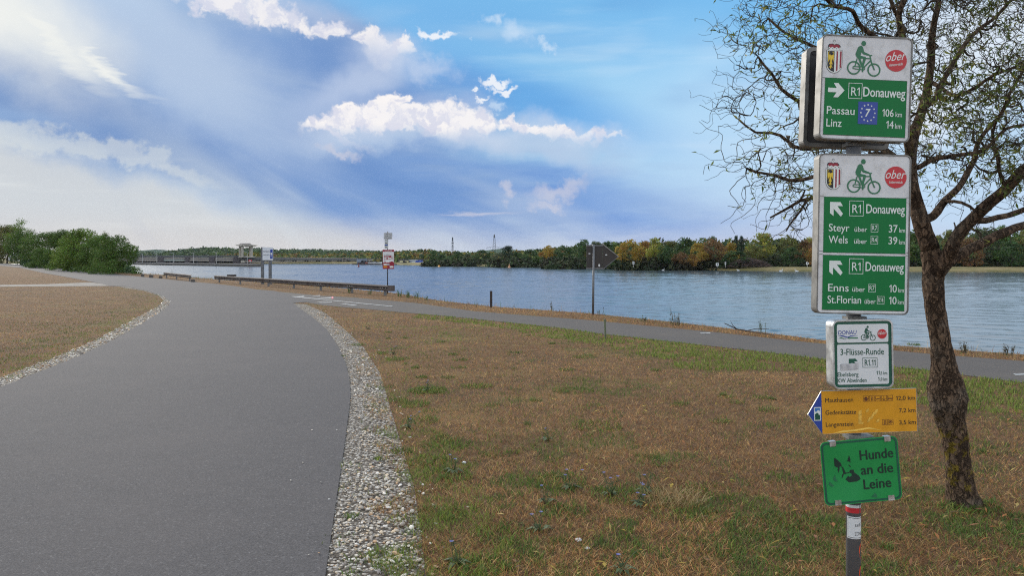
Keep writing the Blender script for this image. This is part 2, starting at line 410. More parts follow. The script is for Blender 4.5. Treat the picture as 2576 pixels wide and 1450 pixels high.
GRAVEL_L = GL_OUT + g2([(318, 722), (375, 734.5), (410, 747), (428, 759.6), (425, 769.5), (413, 782), (375, 805.4), (300, 850), (200, 898), (120, 930), (0, 978), (-120, 1020), (-200, 1060)]) + [(-6.0, 4.0), (-5.5, -6.0), (-5.85, -6.0), (-6.4, 4.0)] + g2([(-240, 1060), (-120, 1000)])
CROSS = g2([(-60, 721), (0, 722.3), (120, 721.6), (273, 720.8), (262, 715.5), (228, 711.5), (120, 716), (0, 718), (-60, 718.3)])

def sheet(name, poly, z, m, z0=None, kind='structure'):
    """flat sheet over a ground outline, with a real edge face down to z0"""
    n = len(poly)
    vs = [(x, y, z) for x, y in poly]; fs = [tuple(range(n))]
    if z0 is not None:
        vs += [(x, y, z0) for x, y in poly]
        fs += [((i + 1) % n, i, n + i, n + (i + 1) % n) for i in range(n)]
    me = bpy.data.meshes.new(name); me.from_pydata(vs, [], fs)
    bm = bmesh.new(); bm.from_mesh(me); bmesh.ops.recalc_face_normals(bm, faces=bm.faces)
    if max(bm.faces, key=lambda f: f.calc_area()).normal.z < 0: bmesh.ops.reverse_faces(bm, faces=bm.faces)
    bmesh.ops.triangulate(bm, faces=[f for f in bm.faces if len(f.verts) > 4]); bm.to_mesh(me); bm.free()
    return tag(link_mesh(name, me, m), kind=kind)

# ---- ground: near bank with its slope into the river
m_ground, T, b = mat('dry_soil', rough=0.95, spec=0.1)
p = T.pos()
n1 = T.noise(p, 0.45, 6, 0.6); n2 = T.noise(p, 7.0, 6, 0.7); n3 = T.noise(p, 60.0, 4, 0.7)
c = T.cramp(n2, [(0.28, (0.055, 0.031, 0.019, 1)), (0.5, (0.165, 0.088, 0.044, 1)), (0.72, (0.32, 0.18, 0.088, 1))])
c = T.mix(T.ramp(n1, 0.52, 0.66), c, T.mix(T.ramp(n2, 0.3, 0.7), (0.06, 0.062, 0.02, 1), (0.15, 0.13, 0.05, 1)))
n0 = T.noise(p, 0.9, 5, 0.65); n00 = T.noise(T.mapping(p, (31, 7, 0)), 0.33, 4, 0.6)
c = T.mix(T.math('MULTIPLY', T.ramp(n0, 0.48, 0.66), 0.55), c, (0.36, 0.215, 0.09, 1)); c = T.mix(T.math('MULTIPLY', T.ramp(n00, 0.52, 0.68), 0.55), c, (0.085, 0.052, 0.036, 1))
c = T.mix(0.45, c, T.mix(T.ramp(n3, 0.35, 0.65), (0.03, 0.02, 0.014, 1), (0.30, 0.20, 0.115, 1)))
T.l.new(c, b.inputs['Base Color']); T.l.new(T.bump(T.math('ADD', n3, n2), 0.9, 0.03), b.inputs['Normal'])

vs = [(x, y, 0.0) for x, y in SHORE]; n = len(SHORE)
def shore_normal(i):
    a = Vector(SHORE[max(i - 1, 0)]); c_ = Vector(SHORE[min(i + 1, n - 1)]); d = (c_ - a).normalized()
    return Vector((d.y, -d.x))
for off, z in ((1.2, -0.45), (7.0, -4.2)):
    for i in range(n):
        q = Vector(SHORE[i]) + shore_normal(i) * off
        vs.append((q.x, q.y, z))
back = [(-3000, 1500, 0), (-3000, -800, 0), (69, -800, 0)]
k0 = len(vs); vs += back
fs = [tuple(range(n)) + (k0, k0 + 1, k0 + 2)]
for r_ in range(2):
    for i in range(n - 1): fs.append((r_ * n + i, r_ * n + i + 1, (r_ + 1) * n + i + 1, (r_ + 1) * n + i))
me = bpy.data.meshes.new('ground'); me.from_pydata(vs, [], fs)
bm = bmesh.new(); bm.from_mesh(me); bmesh.ops.recalc_face_normals(bm, faces=bm.faces)
if max(bm.faces, key=lambda f: f.calc_area()).normal.z < 0: bmesh.ops.reverse_faces(bm, faces=bm.faces)
bmesh.ops.triangulate(bm, faces=[f for f in bm.faces if len(f.verts) > 4]); bm.to_mesh(me); bm.free()
tag(link_mesh('ground', me, m_ground), kind='structure')

# ---- asphalt
def asphalt(name, base, warm):
    m, T, b = mat(name, rough=0.9, spec=0.15)
    p = T.pos()
    fine = T.noise(p, 130.0, 3, 0.75); mid = T.noise(p, 9.0, 5, 0.6); big = T.noise(p, 0.55, 5, 0.6)
    spk = T.voro(p, 95.0, out='Color')
    sepc = T.new('ShaderNodeSeparateColor'); T.l.new(spk, sepc.inputs[0])
    c = T.mix(T.ramp(fine, 0.3, 0.7), tuple(v * 0.62 for v in base) + (1,), tuple(v * 1.35 for v in base) + (1,))
    c = T.mix(T.math('MULTIPLY', T.ramp(sepc.outputs[0], 0.9, 1.0), 0.18), c, (0.42, 0.40, 0.38, 1))
    c = T.mix(T.math('MULTIPLY', T.ramp(sepc.outputs[1], 0.86, 0.97), 0.32), c, (0.035, 0.035, 0.037, 1))
    c = T.mix(T.math('MULTIPLY', T.ramp(mid, 0.48, 0.7), 0.30), c, tuple(v * 0.72 for v in base) + (1,))
    c = T.mix(T.math('MULTIPLY', T.ramp(big, 0.45, 0.68), 0.35), c, tuple(v * k for v, k in zip(base, warm)) + (1,))
    T.l.new(c, b.inputs['Base Color'])
    h = T.math('ADD', fine, T.math('MULTIPLY', sepc.outputs[2], 0.5))
    T.l.new(T.bump(h, 0.55, 0.004), b.inputs['Normal'])
    return m
m_road = asphalt('asphalt', (0.096, 0.089, 0.088), (1.25, 1.2, 1.16))
m_path = asphalt('old_asphalt', (0.110, 0.098, 0.088), (1.3, 1.25, 1.15))
m_slab = vmat('pale_concrete', (0.11, 0.098, 0.085), 0.9, var=0.2, scale=3, dirt=(0.2, 0.15, 0.1), bump=0.3)
sheet('road', ROAD, ROAD_Z, m_road, z0=-0.02)
sheet('path', PATH, PATH_Z, m_path, z0=-0.02)
sheet('footpath', CROSS, 0.006, m_slab, z0=-0.02)

# ---- painted markings on the path
def z8(X, Y): return ((1050 + X / 5.724) / 1.49, (1080 + Y / 5.724) / 1.49)
m_paint, T, b = mat('worn_road_paint', rough=0.7)
pn = T.noise(T.pos(), 14.0, 5, 0.65)
T.l.new(T.mix(T.ramp(pn, 0.42, 0.62), (0.38, 0.38, 0.36, 1), (0.17, 0.16, 0.15, 1)), b.inputs['Base Color'])
m_pink = vmat('pink_paint', (0.62, 0.20, 0.22), 0.8, var=0.3, scale=10)
for pts, mm in (([(225, 190), (300, 188), (1300, 290), (2420, 400), (2400, 412), (1290, 303), (300, 203)], m_paint),
                ([(330, 192), (520, 178), (520, 202), (470, 203)], m_paint), ([(630, 180), (858, 163), (858, 183)], m_paint),
                ([(780, 228), (1100, 205), (1100, 232)], m_paint), ([(1104, 196), (1140, 193), (1143, 240), (1104, 243)], m_pink),
                ([(770, 318), (860, 312), (960, 312), (1110, 308), (1120, 322), (960, 330), (850, 326)], m_paint),
                ([(1270, 352), (1370, 346), (1600, 370), (1665, 385), (1600, 391), (1370, 363)], m_paint)):
    sheet('road_marking', g2([z8(*q) for q in pts], PATH_Z), ROAD_Z + 0.004, mm)
sheet('road_marking', g2([(1760, 838.5), (1786, 838), (1788, 840.5), (1764, 841)], PATH_Z), PATH_Z + 0.004, m_paint)
sheet('road_marking', g2([(2548, 942), (2590, 940), (2600, 944), (2556, 946)], PATH_Z), PATH_Z + 0.004, m_paint)

# ---- river
m_water, T, b = mat('river_water', (0.060, 0.078, 0.085), 0.14, 0, 0.5)
b.inputs['IOR'].default_value = 1.333
p = T.pos()
w1 = T.noise(T.mapping(p, rot=(0, 0, R(14)), scale=(0.55, 1.0, 1)), 1.15, 3, 0.6, 0.5)
w2 = T.noise(T.mapping(p, rot=(0, 0, R(-22)), scale=(0.8, 1.3, 1)), 3.4, 3, 0.6, 0.3)
w3 = T.noise(T.mapping(p, rot=(0, 0, R(8)), scale=(0.5, 1.0, 1)), 0.22, 2, 0.5)
calm = T.ramp(T.noise(T.mapping(p, rot=(0, 0, R(30)), scale=(0.4, 1.5, 1)), 0.03, 3, 0.5), 0.35, 0.65, 0.45, 1.0)
h = T.math('MULTIPLY', T.math('ADD', T.math('ADD', w1, T.math('MULTIPLY', w2, 0.28)), T.math('MULTIPLY', w3, 1.6)), calm)
T.l.new(T.bump(h, 0.6, 0.05), b.inputs['Normal'])
vs = []; fs = []
xs = [-6000, -2000, -600, -200, -60, 60, 200, 600, 2000, 6000]; ys = [-1500, -100, 20, 60, 150, 400, 700, 1500, 5000]
for y in ys:
    for x in xs: vs.append((x, y, WATER_Z - 0.22))
for j in range(len(ys) - 1):
    for i in range(len(xs) - 1):
        a = j * len(xs) + i; fs.append((a, a + 1, a + 1 + len(xs), a + len(xs)))
nr, nt = 760, 620
rr = 14.0 * (640.0 / 14.0) ** (np.arange(nr) / (nr - 1)); th = np.linspace(-0.86, 0.80, nt)
RR, TH = np.meshgrid(rr, th, indexing='ij'); WX, WY = RR * np.sin(TH), RR * np.cos(TH); WZ = np.zeros_like(WX)
gw = np.random.default_rng(3)
for k in range(40):
    lam = 0.55 * (4.2 / 0.55) ** gw.random(); dirn = R(200) + gw.normal(0, 0.6); kk = 2 * math.pi / lam
    WZ += 0.0030 * lam ** 0.85 * np.sin(kk * (WX * math.sin(dirn) + WY * math.cos(dirn)) + gw.random() * 6.283 + 1.5 * fbm(WX / 23.0 + k, WY / 23.0, 2))
WZ *= 0.35 + 0.9 * np.clip(fbm(WX / 38.0 + 7, WY / 70.0 + 2, 3) * 1.9 - 0.45, 0, 1)
WV = np.stack([WX, WY, WATER_Z + WZ], -1).reshape(-1, 3)
ii, jj = np.meshgrid(np.arange(nr - 1), np.arange(nt - 1), indexing='ij'); q0 = (ii * nt + jj).ravel()
WF = np.stack([q0, q0 + nt, q0 + nt + 1, q0 + 1], -1) + len(vs)
o_ = arrays_mesh('river_water', np.concatenate([np.array(vs), WV]), np.concatenate([np.array(fs), WF]), m_water, smooth=True)
tag(o_, kind='structure')


# ---- far bank and the plain beyond
FAR = [(400.0, 190.0)] + [tuple(gp(x, y, WATER_Z)[:2]) for x, y in ((2900, 688), (2576, 685.5), (2290, 685), (2000, 683.5), (1800, 681.5), (1600, 678), (1500, 674.5), (1300, 672.5), (1100, 670), (1000, 667), (945, 664.5), (600, 664))] + [(-900.0, 560.0)]
m_bank, T, b = mat('far_bank_grass', rough=0.95, spec=0.1)
p = T.pos(); nn = T.noise(p, 0.12, 6, 0.65); n2 = T.noise(p, 1.5, 5, 0.6)
c = T.mix(T.ramp(nn, 0.35, 0.65), (0.17, 0.15, 0.06, 1), (0.30, 0.23, 0.12, 1)); c = T.mix(T.ramp(n2, 0.3, 0.7, 0, 0.5), c, (0.10, 0.10, 0.04, 1))
T.l.new(c, b.inputs['Base Color'])
n = len(FAR); vs = [(x, y, WATER_Z - 0.5) for x, y in FAR]
for off, z in ((1.5, -2.55), (9.0, -1.75), (60.0, -1.6)):
    for i in range(n):
        a = Vector(FAR[max(i - 1, 0)]); c_ = Vector(FAR[min(i + 1, n - 1)]); d = (c_ - a).normalized()
        q = Vector(FAR[i]) + Vector((d.y, -d.x)) * off; vs.append((q.x, q.y, z))
k0 = len(vs); vs += [(-6000, 2000, -1.6), (-6000, 6800, -1.6), (6000, 6800, -1.6), (6000, 400, -1.6)]
fs = [(r_ * n + i, r_ * n + i + 1, (r_ + 1) * n + i + 1, (r_ + 1) * n + i) for r_ in range(3) for i in range(n - 1)]
fs.append(tuple(range(3 * n, 4 * n)) + (k0, k0 + 1, k0 + 2, k0 + 3))
me = bpy.data.meshes.new('far_bank'); me.from_pydata(vs, [], fs)
bm = bmesh.new(); bm.from_mesh(me); bmesh.ops.recalc_face_normals(bm, faces=bm.faces)
if max(bm.faces, key=lambda f: f.calc_area()).normal.z < 0: bmesh.ops.reverse_faces(bm, faces=bm.faces)
bmesh.ops.triangulate(bm, faces=[f for f in bm.faces if len(f.verts) > 4]); bm.to_mesh(me); bm.free()
tag(link_mesh('far_bank', me, m_bank), kind='structure')

# ---- far blue hills, kilometres off
m_hill = vmat('wooded_hill', (0.045, 0.075, 0.04), 0.95, var=0.3, scale=0.01, spec=0.0)
def hill(prof, d, depth):
    pts = [at(x, y, d) for x, y in prof]; base = -2.0
    vs = []; k = len(pts)
    for q in pts: vs.append((q.x, q.y - depth, base))
    for q in pts: vs.append((q.x, q.y - depth * 0.4, base + (q.z - base) * 0.62))
    for q in pts: vs.append((q.x, q.y, q.z))
    for q in pts: vs.append((q.x, q.y + depth, base))
    fs = [(r_ * k + i, r_ * k + i + 1, (r_ + 1) * k + i + 1, (r_ + 1) * k + i) for r_ in range(3) for i in range(k - 1)]
    me = bpy.data.meshes.new('hills'); me.from_pydata(vs, [], fs)
    o = link_mesh('hills', me, m_hill); me.polygons.foreach_set('use_smooth', [True] * len(fs)); tag(o, kind='structure')
hill([(300, 645), (345, 634), (370, 630), (392, 628.5), (412, 629.5), (440, 633), (520, 637), (640, 636), (760, 634), (820, 632.5), (900, 636), (1000, 641), (1100, 642), (1180, 638), (1225, 630.5), (1262, 626), (1310, 631), (1360, 636), (1460, 639), (1560, 644)], 5000, 900)

# ---- gravel verges: base sheet plus real pebbles
m_grav, T, b = mat('gravel_bed', rough=0.9, spec=0.2)
p = T.pos(); v = T.voro(p, 42.0, out='Color'); vd = T.voro(p, 42.0)
s_ = T.new('ShaderNodeSeparateColor'); T.l.new(v, s_.inputs[0])
c = T.cramp(s_.outputs[0], [(0.0, (0.10, 0.085, 0.07, 1)), (0.35, (0.20, 0.17, 0.14, 1)), (0.7, (0.42, 0.38, 0.32, 1)), (1.0, (0.58, 0.55, 0.50, 1))])
c = T.mix(T.ramp(vd, 0.35, 0.7), c, (0.07, 0.055, 0.04, 1))
T.l.new(c, b.inputs['Base Color']); T.l.new(T.bump(T.math('SUBTRACT', 1.0, vd), 0.9, 0.02), b.inputs['Normal'])
sheet('gravel_verge', GRAVEL_R, 0.004, m_grav); sheet('gravel_verge', GRAVEL_L, 0.004, m_grav)

def ico(sub):
    bm = bmesh.new(); bmesh.ops.create_icosphere(bm, subdivisions=sub, radius=1.0)
    V = np.array([v.co[:] for v in bm.verts]); F = np.array([[v.index for v in f.verts] for f in bm.faces]); bm.free()
    return V, F
def polar(nn, r0, r1, half):
    r_ = r0 * (r1 / r0) ** RNG.random(nn); a = (RNG.random(nn) * 2 - 1) * half
    return r_ * np.sin(a), r_ * np.cos(a), r_
m_peb = tint_mat('pebbles', 0.75, spec=0.3)
PAL = np.array([[0.50, 0.47, 0.42], [0.40, 0.36, 0.30], [0.58, 0.55, 0.50], [0.27, 0.26, 0.25], [0.44, 0.36, 0.26], [0.33, 0.30, 0.27], [0.60, 0.58, 0.55], [0.22, 0.20, 0.19], [0.48, 0.40, 0.30], [0.40, 0.27, 0.17]])
def pebbles(x, y, size, sub):
    V0, F0 = ico(sub); N = len(x); k = len(V0)
    a = RNG.random(N) * 6.283; sx = size * (0.75 + 0.6 * RNG.random(N)); sy = size * (0.6 + 0.4 * RNG.random(N)); sz = size * (0.35 + 0.35 * RNG.random(N))
    jit = 1 + 0.13 * RNG.standard_normal((N, k))
    X = V0[None, :, 0] * sx[:, None] * jit; Y = V0[None, :, 1] * sy[:, None] * jit; Z = V0[None, :, 2] * sz[:, None] * jit
    til = RNG.normal(0, 0.25, N)[:, None]; Z = Z + X * til
    ca, sa = np.cos(a)[:, None], np.sin(a)[:, None]
    V = np.stack([x[:, None] + X * ca - Y * sa, y[:, None] + X * sa + Y * ca, 0.004 + sz[:, None] * (0.25 + 0.9 * RNG.random(N)[:, None]) + Z], -1).reshape(-1, 3)
    F = (F0[None] + (np.arange(N) * k)[:, None, None]).reshape(-1, 3)
    c = PAL[RNG.integers(0, len(PAL), N)] * (1.0 + 0.6 * RNG.random((N, 1))) * np.array([[1.0, .96, .90]])
    return V, F, np.repeat(c, k, 0)
def scatter_in(poly, nn, r0, r1, half=0.75):
    x, y, r_ = polar(nn, r0, r1, half); k = pip(x, y, poly); return x[k], y[k], r_[k]
sets = []
x, y, r_ = scatter_in(GRAVEL_R, 110000, 3.2, 26, 0.7)
dr = edge_dist(x, y, ROAD_R); do = edge_dist(x, y, GR_OUT)
keep = RNG.random(len(x)) < np.clip(do / 0.30, 0.06, 1) * np.clip(fbm(x * 2.2, y * 2.2, 3) * 2.6 - 0.35, 0.25, 1)
x, y, r_, dr = x[keep], y[keep], r_[keep], dr[keep]
size = (0.006 + 0.012 * RNG.random(len(x)) ** 1.8) * np.clip(0.5 + dr * 1.3, 0.5, 1.05) * np.clip(r_ / 6.5, 1, 1.8)
near = r_ < 6.0
sets.append(pebbles(x[near], y[near], size[near], 2)); sets.append(pebbles(x[~near], y[~near], size[~near], 1))
x, y, r_ = scatter_in(GRAVEL_L, 170000, 5, 36, 1.2)
sets.append(pebbles(x, y, (0.008 + 0.010 * RNG.random(len(x))) * np.clip(r_ / 12, 1, 1.7), 1))
# strays on the lawn edge and on the asphalt
i_ = RNG.integers(1, len(GR_OUT) - 2, 70); t_ = RNG.random(70)
go = np.array(GR_OUT); q = go[i_] * (1 - t_[:, None]) + go[i_ + 1] * t_[:, None] + np.abs(RNG.normal(0, 0.10, (70, 1))) * np.array([[1, 0.2]])
sets.append(pebbles(q[:, 0], q[:, 1], 0.005 + 0.008 * RNG.random(70), 2))
ra = np.array(ROAD_R[1:]); i_ = RNG.integers(0, len(ra) - 1, 26); t_ = RNG.random(26)
q = ra[i_] * (1 - t_[:, None]) + ra[i_ + 1] * t_[:, None] - np.abs(RNG.normal(0, 0.18, (26, 1))) * np.array([[1, 0.0]])
s1 = pebbles(q[:, 0], q[:, 1], 0.004 + 0.005 * RNG.random(26), 1); s1[0][:, 2] += ROAD_Z; sets.append(s1)
off = 0; VV = []; FF = []; CC = []
for V, F, C_ in sets: VV.append(V); FF.append(F + off); CC.append(C_); off += len(V)
tag(arrays_mesh('gravel', np.concatenate(VV), np.concatenate(FF), m_peb, cols=np.concatenate(CC), smooth=True), 'pale loose river pebbles along both road edges', 'gravel', kind='stuff')

# ---- grass: every blade is a bent sliver of its own colour
m_grass = tint_mat('grass_blades', 0.75, 0.25, 0.25)
def blades(x, y, hgt, wid, lean, cols, z=0.0):
    N = len(x); a = RNG.random(N) * 6.283; la = RNG.random(N) * 6.283
    ux, uy = np.cos(a) * wid, np.sin(a) * wid; lx, ly = np.cos(la) * lean * hgt, np.sin(la) * lean * hgt
    hz = hgt * np.sqrt(np.clip(1 - lean ** 2, 0.03, 1)); z = z if isinstance(z, np.ndarray) else np.full(N, z)
    b0 = np.stack([x - ux, y - uy, z], -1); b1 = np.stack([x + ux, y + uy, z], -1)
    c0 = np.stack([x + lx * .4 - ux * .7, y + ly * .4 - uy * .7, z + hz * .62], -1); c1 = np.stack([x + lx * .4 + ux * .7, y + ly * .4 + uy * .7, z + hz * .62], -1)
    t = np.stack([x + lx, y + ly, z + hz], -1)
    V = np.stack([b0, b1, c1, c0, t], 1).reshape(-1, 3)
    F = (np.array([[0, 1, 2], [0, 2, 3], [3, 2, 4]])[None] + (np.arange(N) * 5)[:, None, None]).reshape(-1, 3)
    return V, F, np.repeat(cols, 5, 0)
WARM = np.array([[1.16, 1.03, 0.90]])
def pick(pal, N, var=0.25):
    return np.array(pal)[RNG.integers(0, len(pal), N)] * (1 - var + 2 * var * RNG.random((N, 1)))
STRAW = [[0.46, 0.31, 0.14], [0.36, 0.205, 0.09], [0.28, 0.145, 0.066], [0.58, 0.42, 0.21], [0.16, 0.085, 0.042], [0.40, 0.205, 0.085], [0.34, 0.26, 0.10], [0.09, 0.050, 0.028], [0.26, 0.21, 0.075], [0.20, 0.12, 0.06]]
GREEN = [[0.095, 0.165, 0.030], [0.13, 0.19, 0.04], [0.070, 0.120, 0.030], [0.17, 0.21, 0.05], [0.090, 0.130, 0.042]]
LIME = [[0.20, 0.26, 0.045], [0.16, 0.23, 0.04], [0.25, 0.26, 0.07]]
def lawn(nn, r0, r1, half):
    x, y, r_ = polar(nn, r0, r1, half)
    on = ~(pip(x, y, ROAD) | pip(x, y, PATH) | pip(x, y, CROSS)) & pip(x, y, [*SHORE, (-3000, 1500), (-3000, -800), (69, -800)])
    gr = pip(x, y, GRAVEL_R) | pip(x, y, GRAVEL_L)
    gr &= ~((edge_dist(x, y, GR_OUT) < 0.32 * np.clip(fbm(x * 3.0, y * 3.0, 3) * 2.4 - 0.65, 0, 1)) | (edge_dist(x, y, GL_OUT) < 0.30 * np.clip(fbm(x * 3.0, y * 3.0, 3) * 2.2 - 0.55, 0, 1)))
    gcl = np.clip(fbm(x * 1.1 + 5, y * 1.1 + 9, 2) * 3.2 - 1.5, 0, 1)
    keep = on & (~gr | ((RNG.random(nn) < 0.008 * gcl * 6) & (gcl > 0.55)))
    return x[keep], y[keep], r_[keep], gr[keep]
x, y, r_, gr = lawn(640000, 2.9, 75, 0.74)
N = len(x)
dp = edge_dist(x, y, P_NEAR); dg = np.minimum(edge_dist(x, y, GR_OUT), edge_dist(x, y, GL_OUT)); ds = edge_dist(x, y, SHORE); dfar = edge_dist(x, y, P_FAR)
right = x > -2.6
patch = fbm(x * 0.75 + 3, y * 0.75 + 8, 4); small = fbm(x * 3.1 + 40, y * 3.1 + 11, 3)
river_side = (ds < 3.4) & (ds < dp)
gm = np.clip((patch - 0.50) * 5, 0, 1) * np.clip((small - 0.40) * 4, 0.1, 1)
gm = np.maximum(gm, np.clip((small - 0.60) * 10, 0, 0.9) * np.clip((9.5 - r_) / 4, 0.15, 1))
band = np.clip(1.35 - dp / (0.7 + 2.6 * fbm(x * 0.5, y * 0.5, 2) * np.clip((x + 0.2) / 2, .12, 1.0)), 0, 1) * (~river_side) * right
gm = np.maximum(gm, np.clip(band * 3.2, 0, 0.97) * np.clip((small - 0.28) * 6, 0, 1) * np.clip((x + 4.5) / 2.0, 0.3, 1))
gm = np.maximum(gm, np.clip(1.15 - np.abs(dg - 0.30) / 0.45, 0, 1) * np.clip((small - 0.46) * 6, 0, 1) * 0.55)
gm = np.maximum(gm, 0.05 + 0.12 * np.clip((patch - .35) * 4, 0, 1))
gm[river_side] *= 0.35; gm[gr] = 0.9
lft = (~right) & (y > 9)
gm[lft] *= np.clip(0.55 - 0.02 * dg[lft], 0.08, 0.6)
lq = np.clip(1.3 - edge_dist(x, y, GL_OUT) / (0.7 + 2.4 * fbm(x * .5 + 9, y * .5, 2)), 0, 1) * np.clip((small - .36) * 5, 0, 1); gm = np.where(lft, np.maximum(gm, lq * .8), gm)
isg = RNG.random(N) < gm
strip = isg & (band > .25)
lime = isg & (RNG.random(N) < np.where((dp > 1.0) & (dp < 4.5) & (x < 0.3) & (y > 13) | (dg < 0.5) | strip, 0.75, 0.12))
cols = pick(STRAW, N) * WARM
tone = (0.35 + 1.0 * fbm(x * 0.9 + 70, y * 0.9, 4) + 0.45 * fbm(x * 0.22 + 3, y * 0.22 + 50, 3))[:, None] * np.array([[1.0, 1.0, 1.0]]); cols *= tone
cols[isg] = pick(GREEN, isg.sum()); cols[lime] = pick(LIME, lime.sum())
far_ = np.clip(r_ / 8.0, 1, 2.6)
hgt = np.where(isg, 0.025 + 0.04 * RNG.random(N), 0.035 + 0.05 * RNG.random(N)) * np.clip(0.95 - r_ / 60, 0.55, 0.9)
lean = np.where(isg, 0.35 + 0.5 * RNG.random(N), 0.72 + 0.27 * RNG.random(N))
tall = (ds < 1.5) & ~gr
hgt[tall] *= 0.9 + 0.7 * RNG.random(tall.sum()) ** 2; lean[tall] *= 0.8
hgt[strip] *= 1.45; lean[strip] *= .8
wid = np.where(strip, 0.0034, np.where(isg, 0.0021, 0.0015)) * far_ * (0.7 + 0.6 * RNG.random(N))
V, F, C_ = blades(x, y, hgt, wid, lean, cols)
tag(arrays_mesh('lawn_grass', V, F, m_grass, cols=C_), 'dry brown lawn grass with scattered green patches', 'grass', kind='stuff')

# ---- weeds: green clumps of broad blades in the lawn and beside the gravel
wx = []; wy = []; wc = []; wh = []; ww = []
def clump(cx, cy, rad, cnt, pal, h, w):
    a = RNG.random(cnt) * 6.283; q = rad * np.sqrt(RNG.random(cnt))
    wx.append(cx + q * np.cos(a)); wy.append(cy + q * np.sin(a)); wc.append(pick(pal, cnt)); wh.append(h * (0.5 + RNG.random(cnt))); ww.append(w * (0.6 + 0.8 * RNG.random(cnt)))
for px_, py_, rad, cnt in ((1075, 985, .24, 560), (1000, 905, .2, 220), (1120, 1120, .24, 260), (1085, 1165, .2, 260), (1060, 1060, .2, 200), (1040, 1020, .18, 240), (1125, 1200, .2, 240), (1000, 1010, .12, 120),
                           (1200, 975, .2, 220), (1440, 985, .25, 200), (1400, 1215, .22, 300), (1500, 1075, .25, 260), (1010, 1140, .1, 100), (885, 1305, .05, 60), (950, 1160, .05, 40), (900, 870, .15, 120), (1470, 900, .2, 160),
                           (1920, 1330, .22, 240), (2000, 1310, .2, 180), (1850, 1380, .2, 150), (2030, 1390, .2, 130), (1780, 1240, .2, 180), (1700, 1290, .2, 160), (1200, 1430, .16, 420), (1130, 1300, .12, 120), (1250, 1350, .16, 180),
                           (2400, 1283, .10, 120), (2470, 1280, .12, 150), (2440, 1288, .10, 110), (2420, 1310, .3, 260), (2520, 1330, .3, 220), (2330, 1340, .2, 100), (1420, 1290, .16, 200), (1560, 1250, .2, 260), (1760, 1300, .15, 140), (2090, 1330, .2, 200), (1640, 1160, .2, 160), (2230, 1180, .25, 160), (2470, 1130, .3, 200)):
    g = gp(px_, py_); clump(g.x, g.y, rad, cnt, GREEN + ([LIME[0]] if random.random() < .4 else []), 0.042, 0.0035)
for k in range(170):
    x0, y0, rr = polar(1, 3.4, 17, 0.62); g = (x0[0], y0[0])
    if any(pip(np.array([g[0]]), np.array([g[1]]), q)[0] for q in (ROAD, PATH, CROSS)): continue
    clump(g[0], g[1], 0.03 + 0.10 * random.random(), int(20 + 60 * random.random()), GREEN, 0.04, 0.0026 * max(1, rr[0] / 7))
cols = np.concatenate(wc); N = len(cols)
V, F, C_ = blades(np.concatenate(wx), np.concatenate(wy), np.concatenate(wh), np.concatenate(ww), 0.45 + 0.5 * RNG.random(N), cols)
tag(arrays_mesh('weeds', V, F, m_grass, cols=C_), 'low green weeds growing in clumps through the dry lawn', 'weeds', kind='stuff')

# ---- tall bank grass and reeds at the water's edge
x = []; y = []; h_ = []; c_ = []; w_ = []
S = np.array(SHORE[1:-2])
seg = np.hypot(*(S[1:] - S[:-1]).T)
for i in range(len(S) - 1):
    cnt = int(seg[i] * 70); t = RNG.random(cnt); q = S[i] * (1 - t[:, None]) + S[i + 1] * t[:, None]
    d = (S[i + 1] - S[i]) / seg[i]; nrm = np.array([d[1], -d[0]]); o_ = RNG.normal(0.1, 0.35, cnt); q = q + nrm * o_[:, None]
    cl = fbm(q[:, 0] * 0.8, q[:, 1] * 0.8, 3); kk = RNG.random(cnt) < np.clip((cl - 0.42) * 6, 0.12, 1)
    x.append(q[kk, 0]); y.append(q[kk, 1]); h_.append((0.04 + 0.20 * RNG.random(kk.sum()) ** 4) * np.clip(cl[kk] * 1.6, 0.5, 1.4))
    w_.append(0.0022 * np.clip(np.hypot(q[kk, 0], q[kk, 1]) / 9, 1, 5)); c_.append(pick(STRAW + GREEN[:3] + [[0.16, 0.14, 0.05]], kk.sum()))
cols = np.concatenate(c_); N = len(cols); xx = np.concatenate(x); yy = np.concatenate(y)
dsn = edge_dist(xx, yy, SHORE); land = pip(xx, yy, [*SHORE, (-3000, 1500), (-3000, -800), (69, -800)])
V, F, C_ = blades(xx, yy, np.concatenate(h_), np.concatenate(w_), 0.15 + 0.5 * RNG.random(N), cols, np.where(land, 0, -0.37 * dsn))
tag(arrays_mesh('bank_grass', V, F, m_grass, cols=C_), 'thin dry grass and weeds fringing the river bank', 'grass', kind='stuff')

# ---- fallen leaves
N = 2600
x, y, r_ = polar(N, 3.3, 11, 0.62); k = (x > -0.1 + 0.0 * y) & ~pip(x, y, PATH) & ~pip(x, y, GRAVEL_R) & (RNG.random(N) < np.clip((x + 0.6) / 3.2, 0.12, 1))
x, y = x[k], y[k]; N = len(x)
a = RNG.random(N) * 6.283; L = 0.014 + 0.020 * RNG.random(N); wv = L * (0.18 + 0.2 * RNG.random(N)); z = 0.012 + 0.03 * RNG.random(N); tz = RNG.normal(0, 0.008, N)
ca, sa = np.cos(a), np.sin(a)
pts = [(-1, 0), (0, -1), (1, 0), (0, 1)]
V = np.stack([np.stack([x + ca * L * u - sa * wv * v, y + sa * L * u + ca * wv * v, z + tz * u + 0.004 * abs(v)], -1) for u, v in pts], 1).reshape(-1, 3)
F = np.arange(N * 4).reshape(-1, 4)
LEAFP = [[0.42, 0.30, 0.06], [0.30, 0.15, 0.05], [0.38, 0.16, 0.06], [0.22, 0.12, 0.06], [0.45, 0.34, 0.12], [0.28, 0.13, 0.07], [0.15, 0.10, 0.06]]
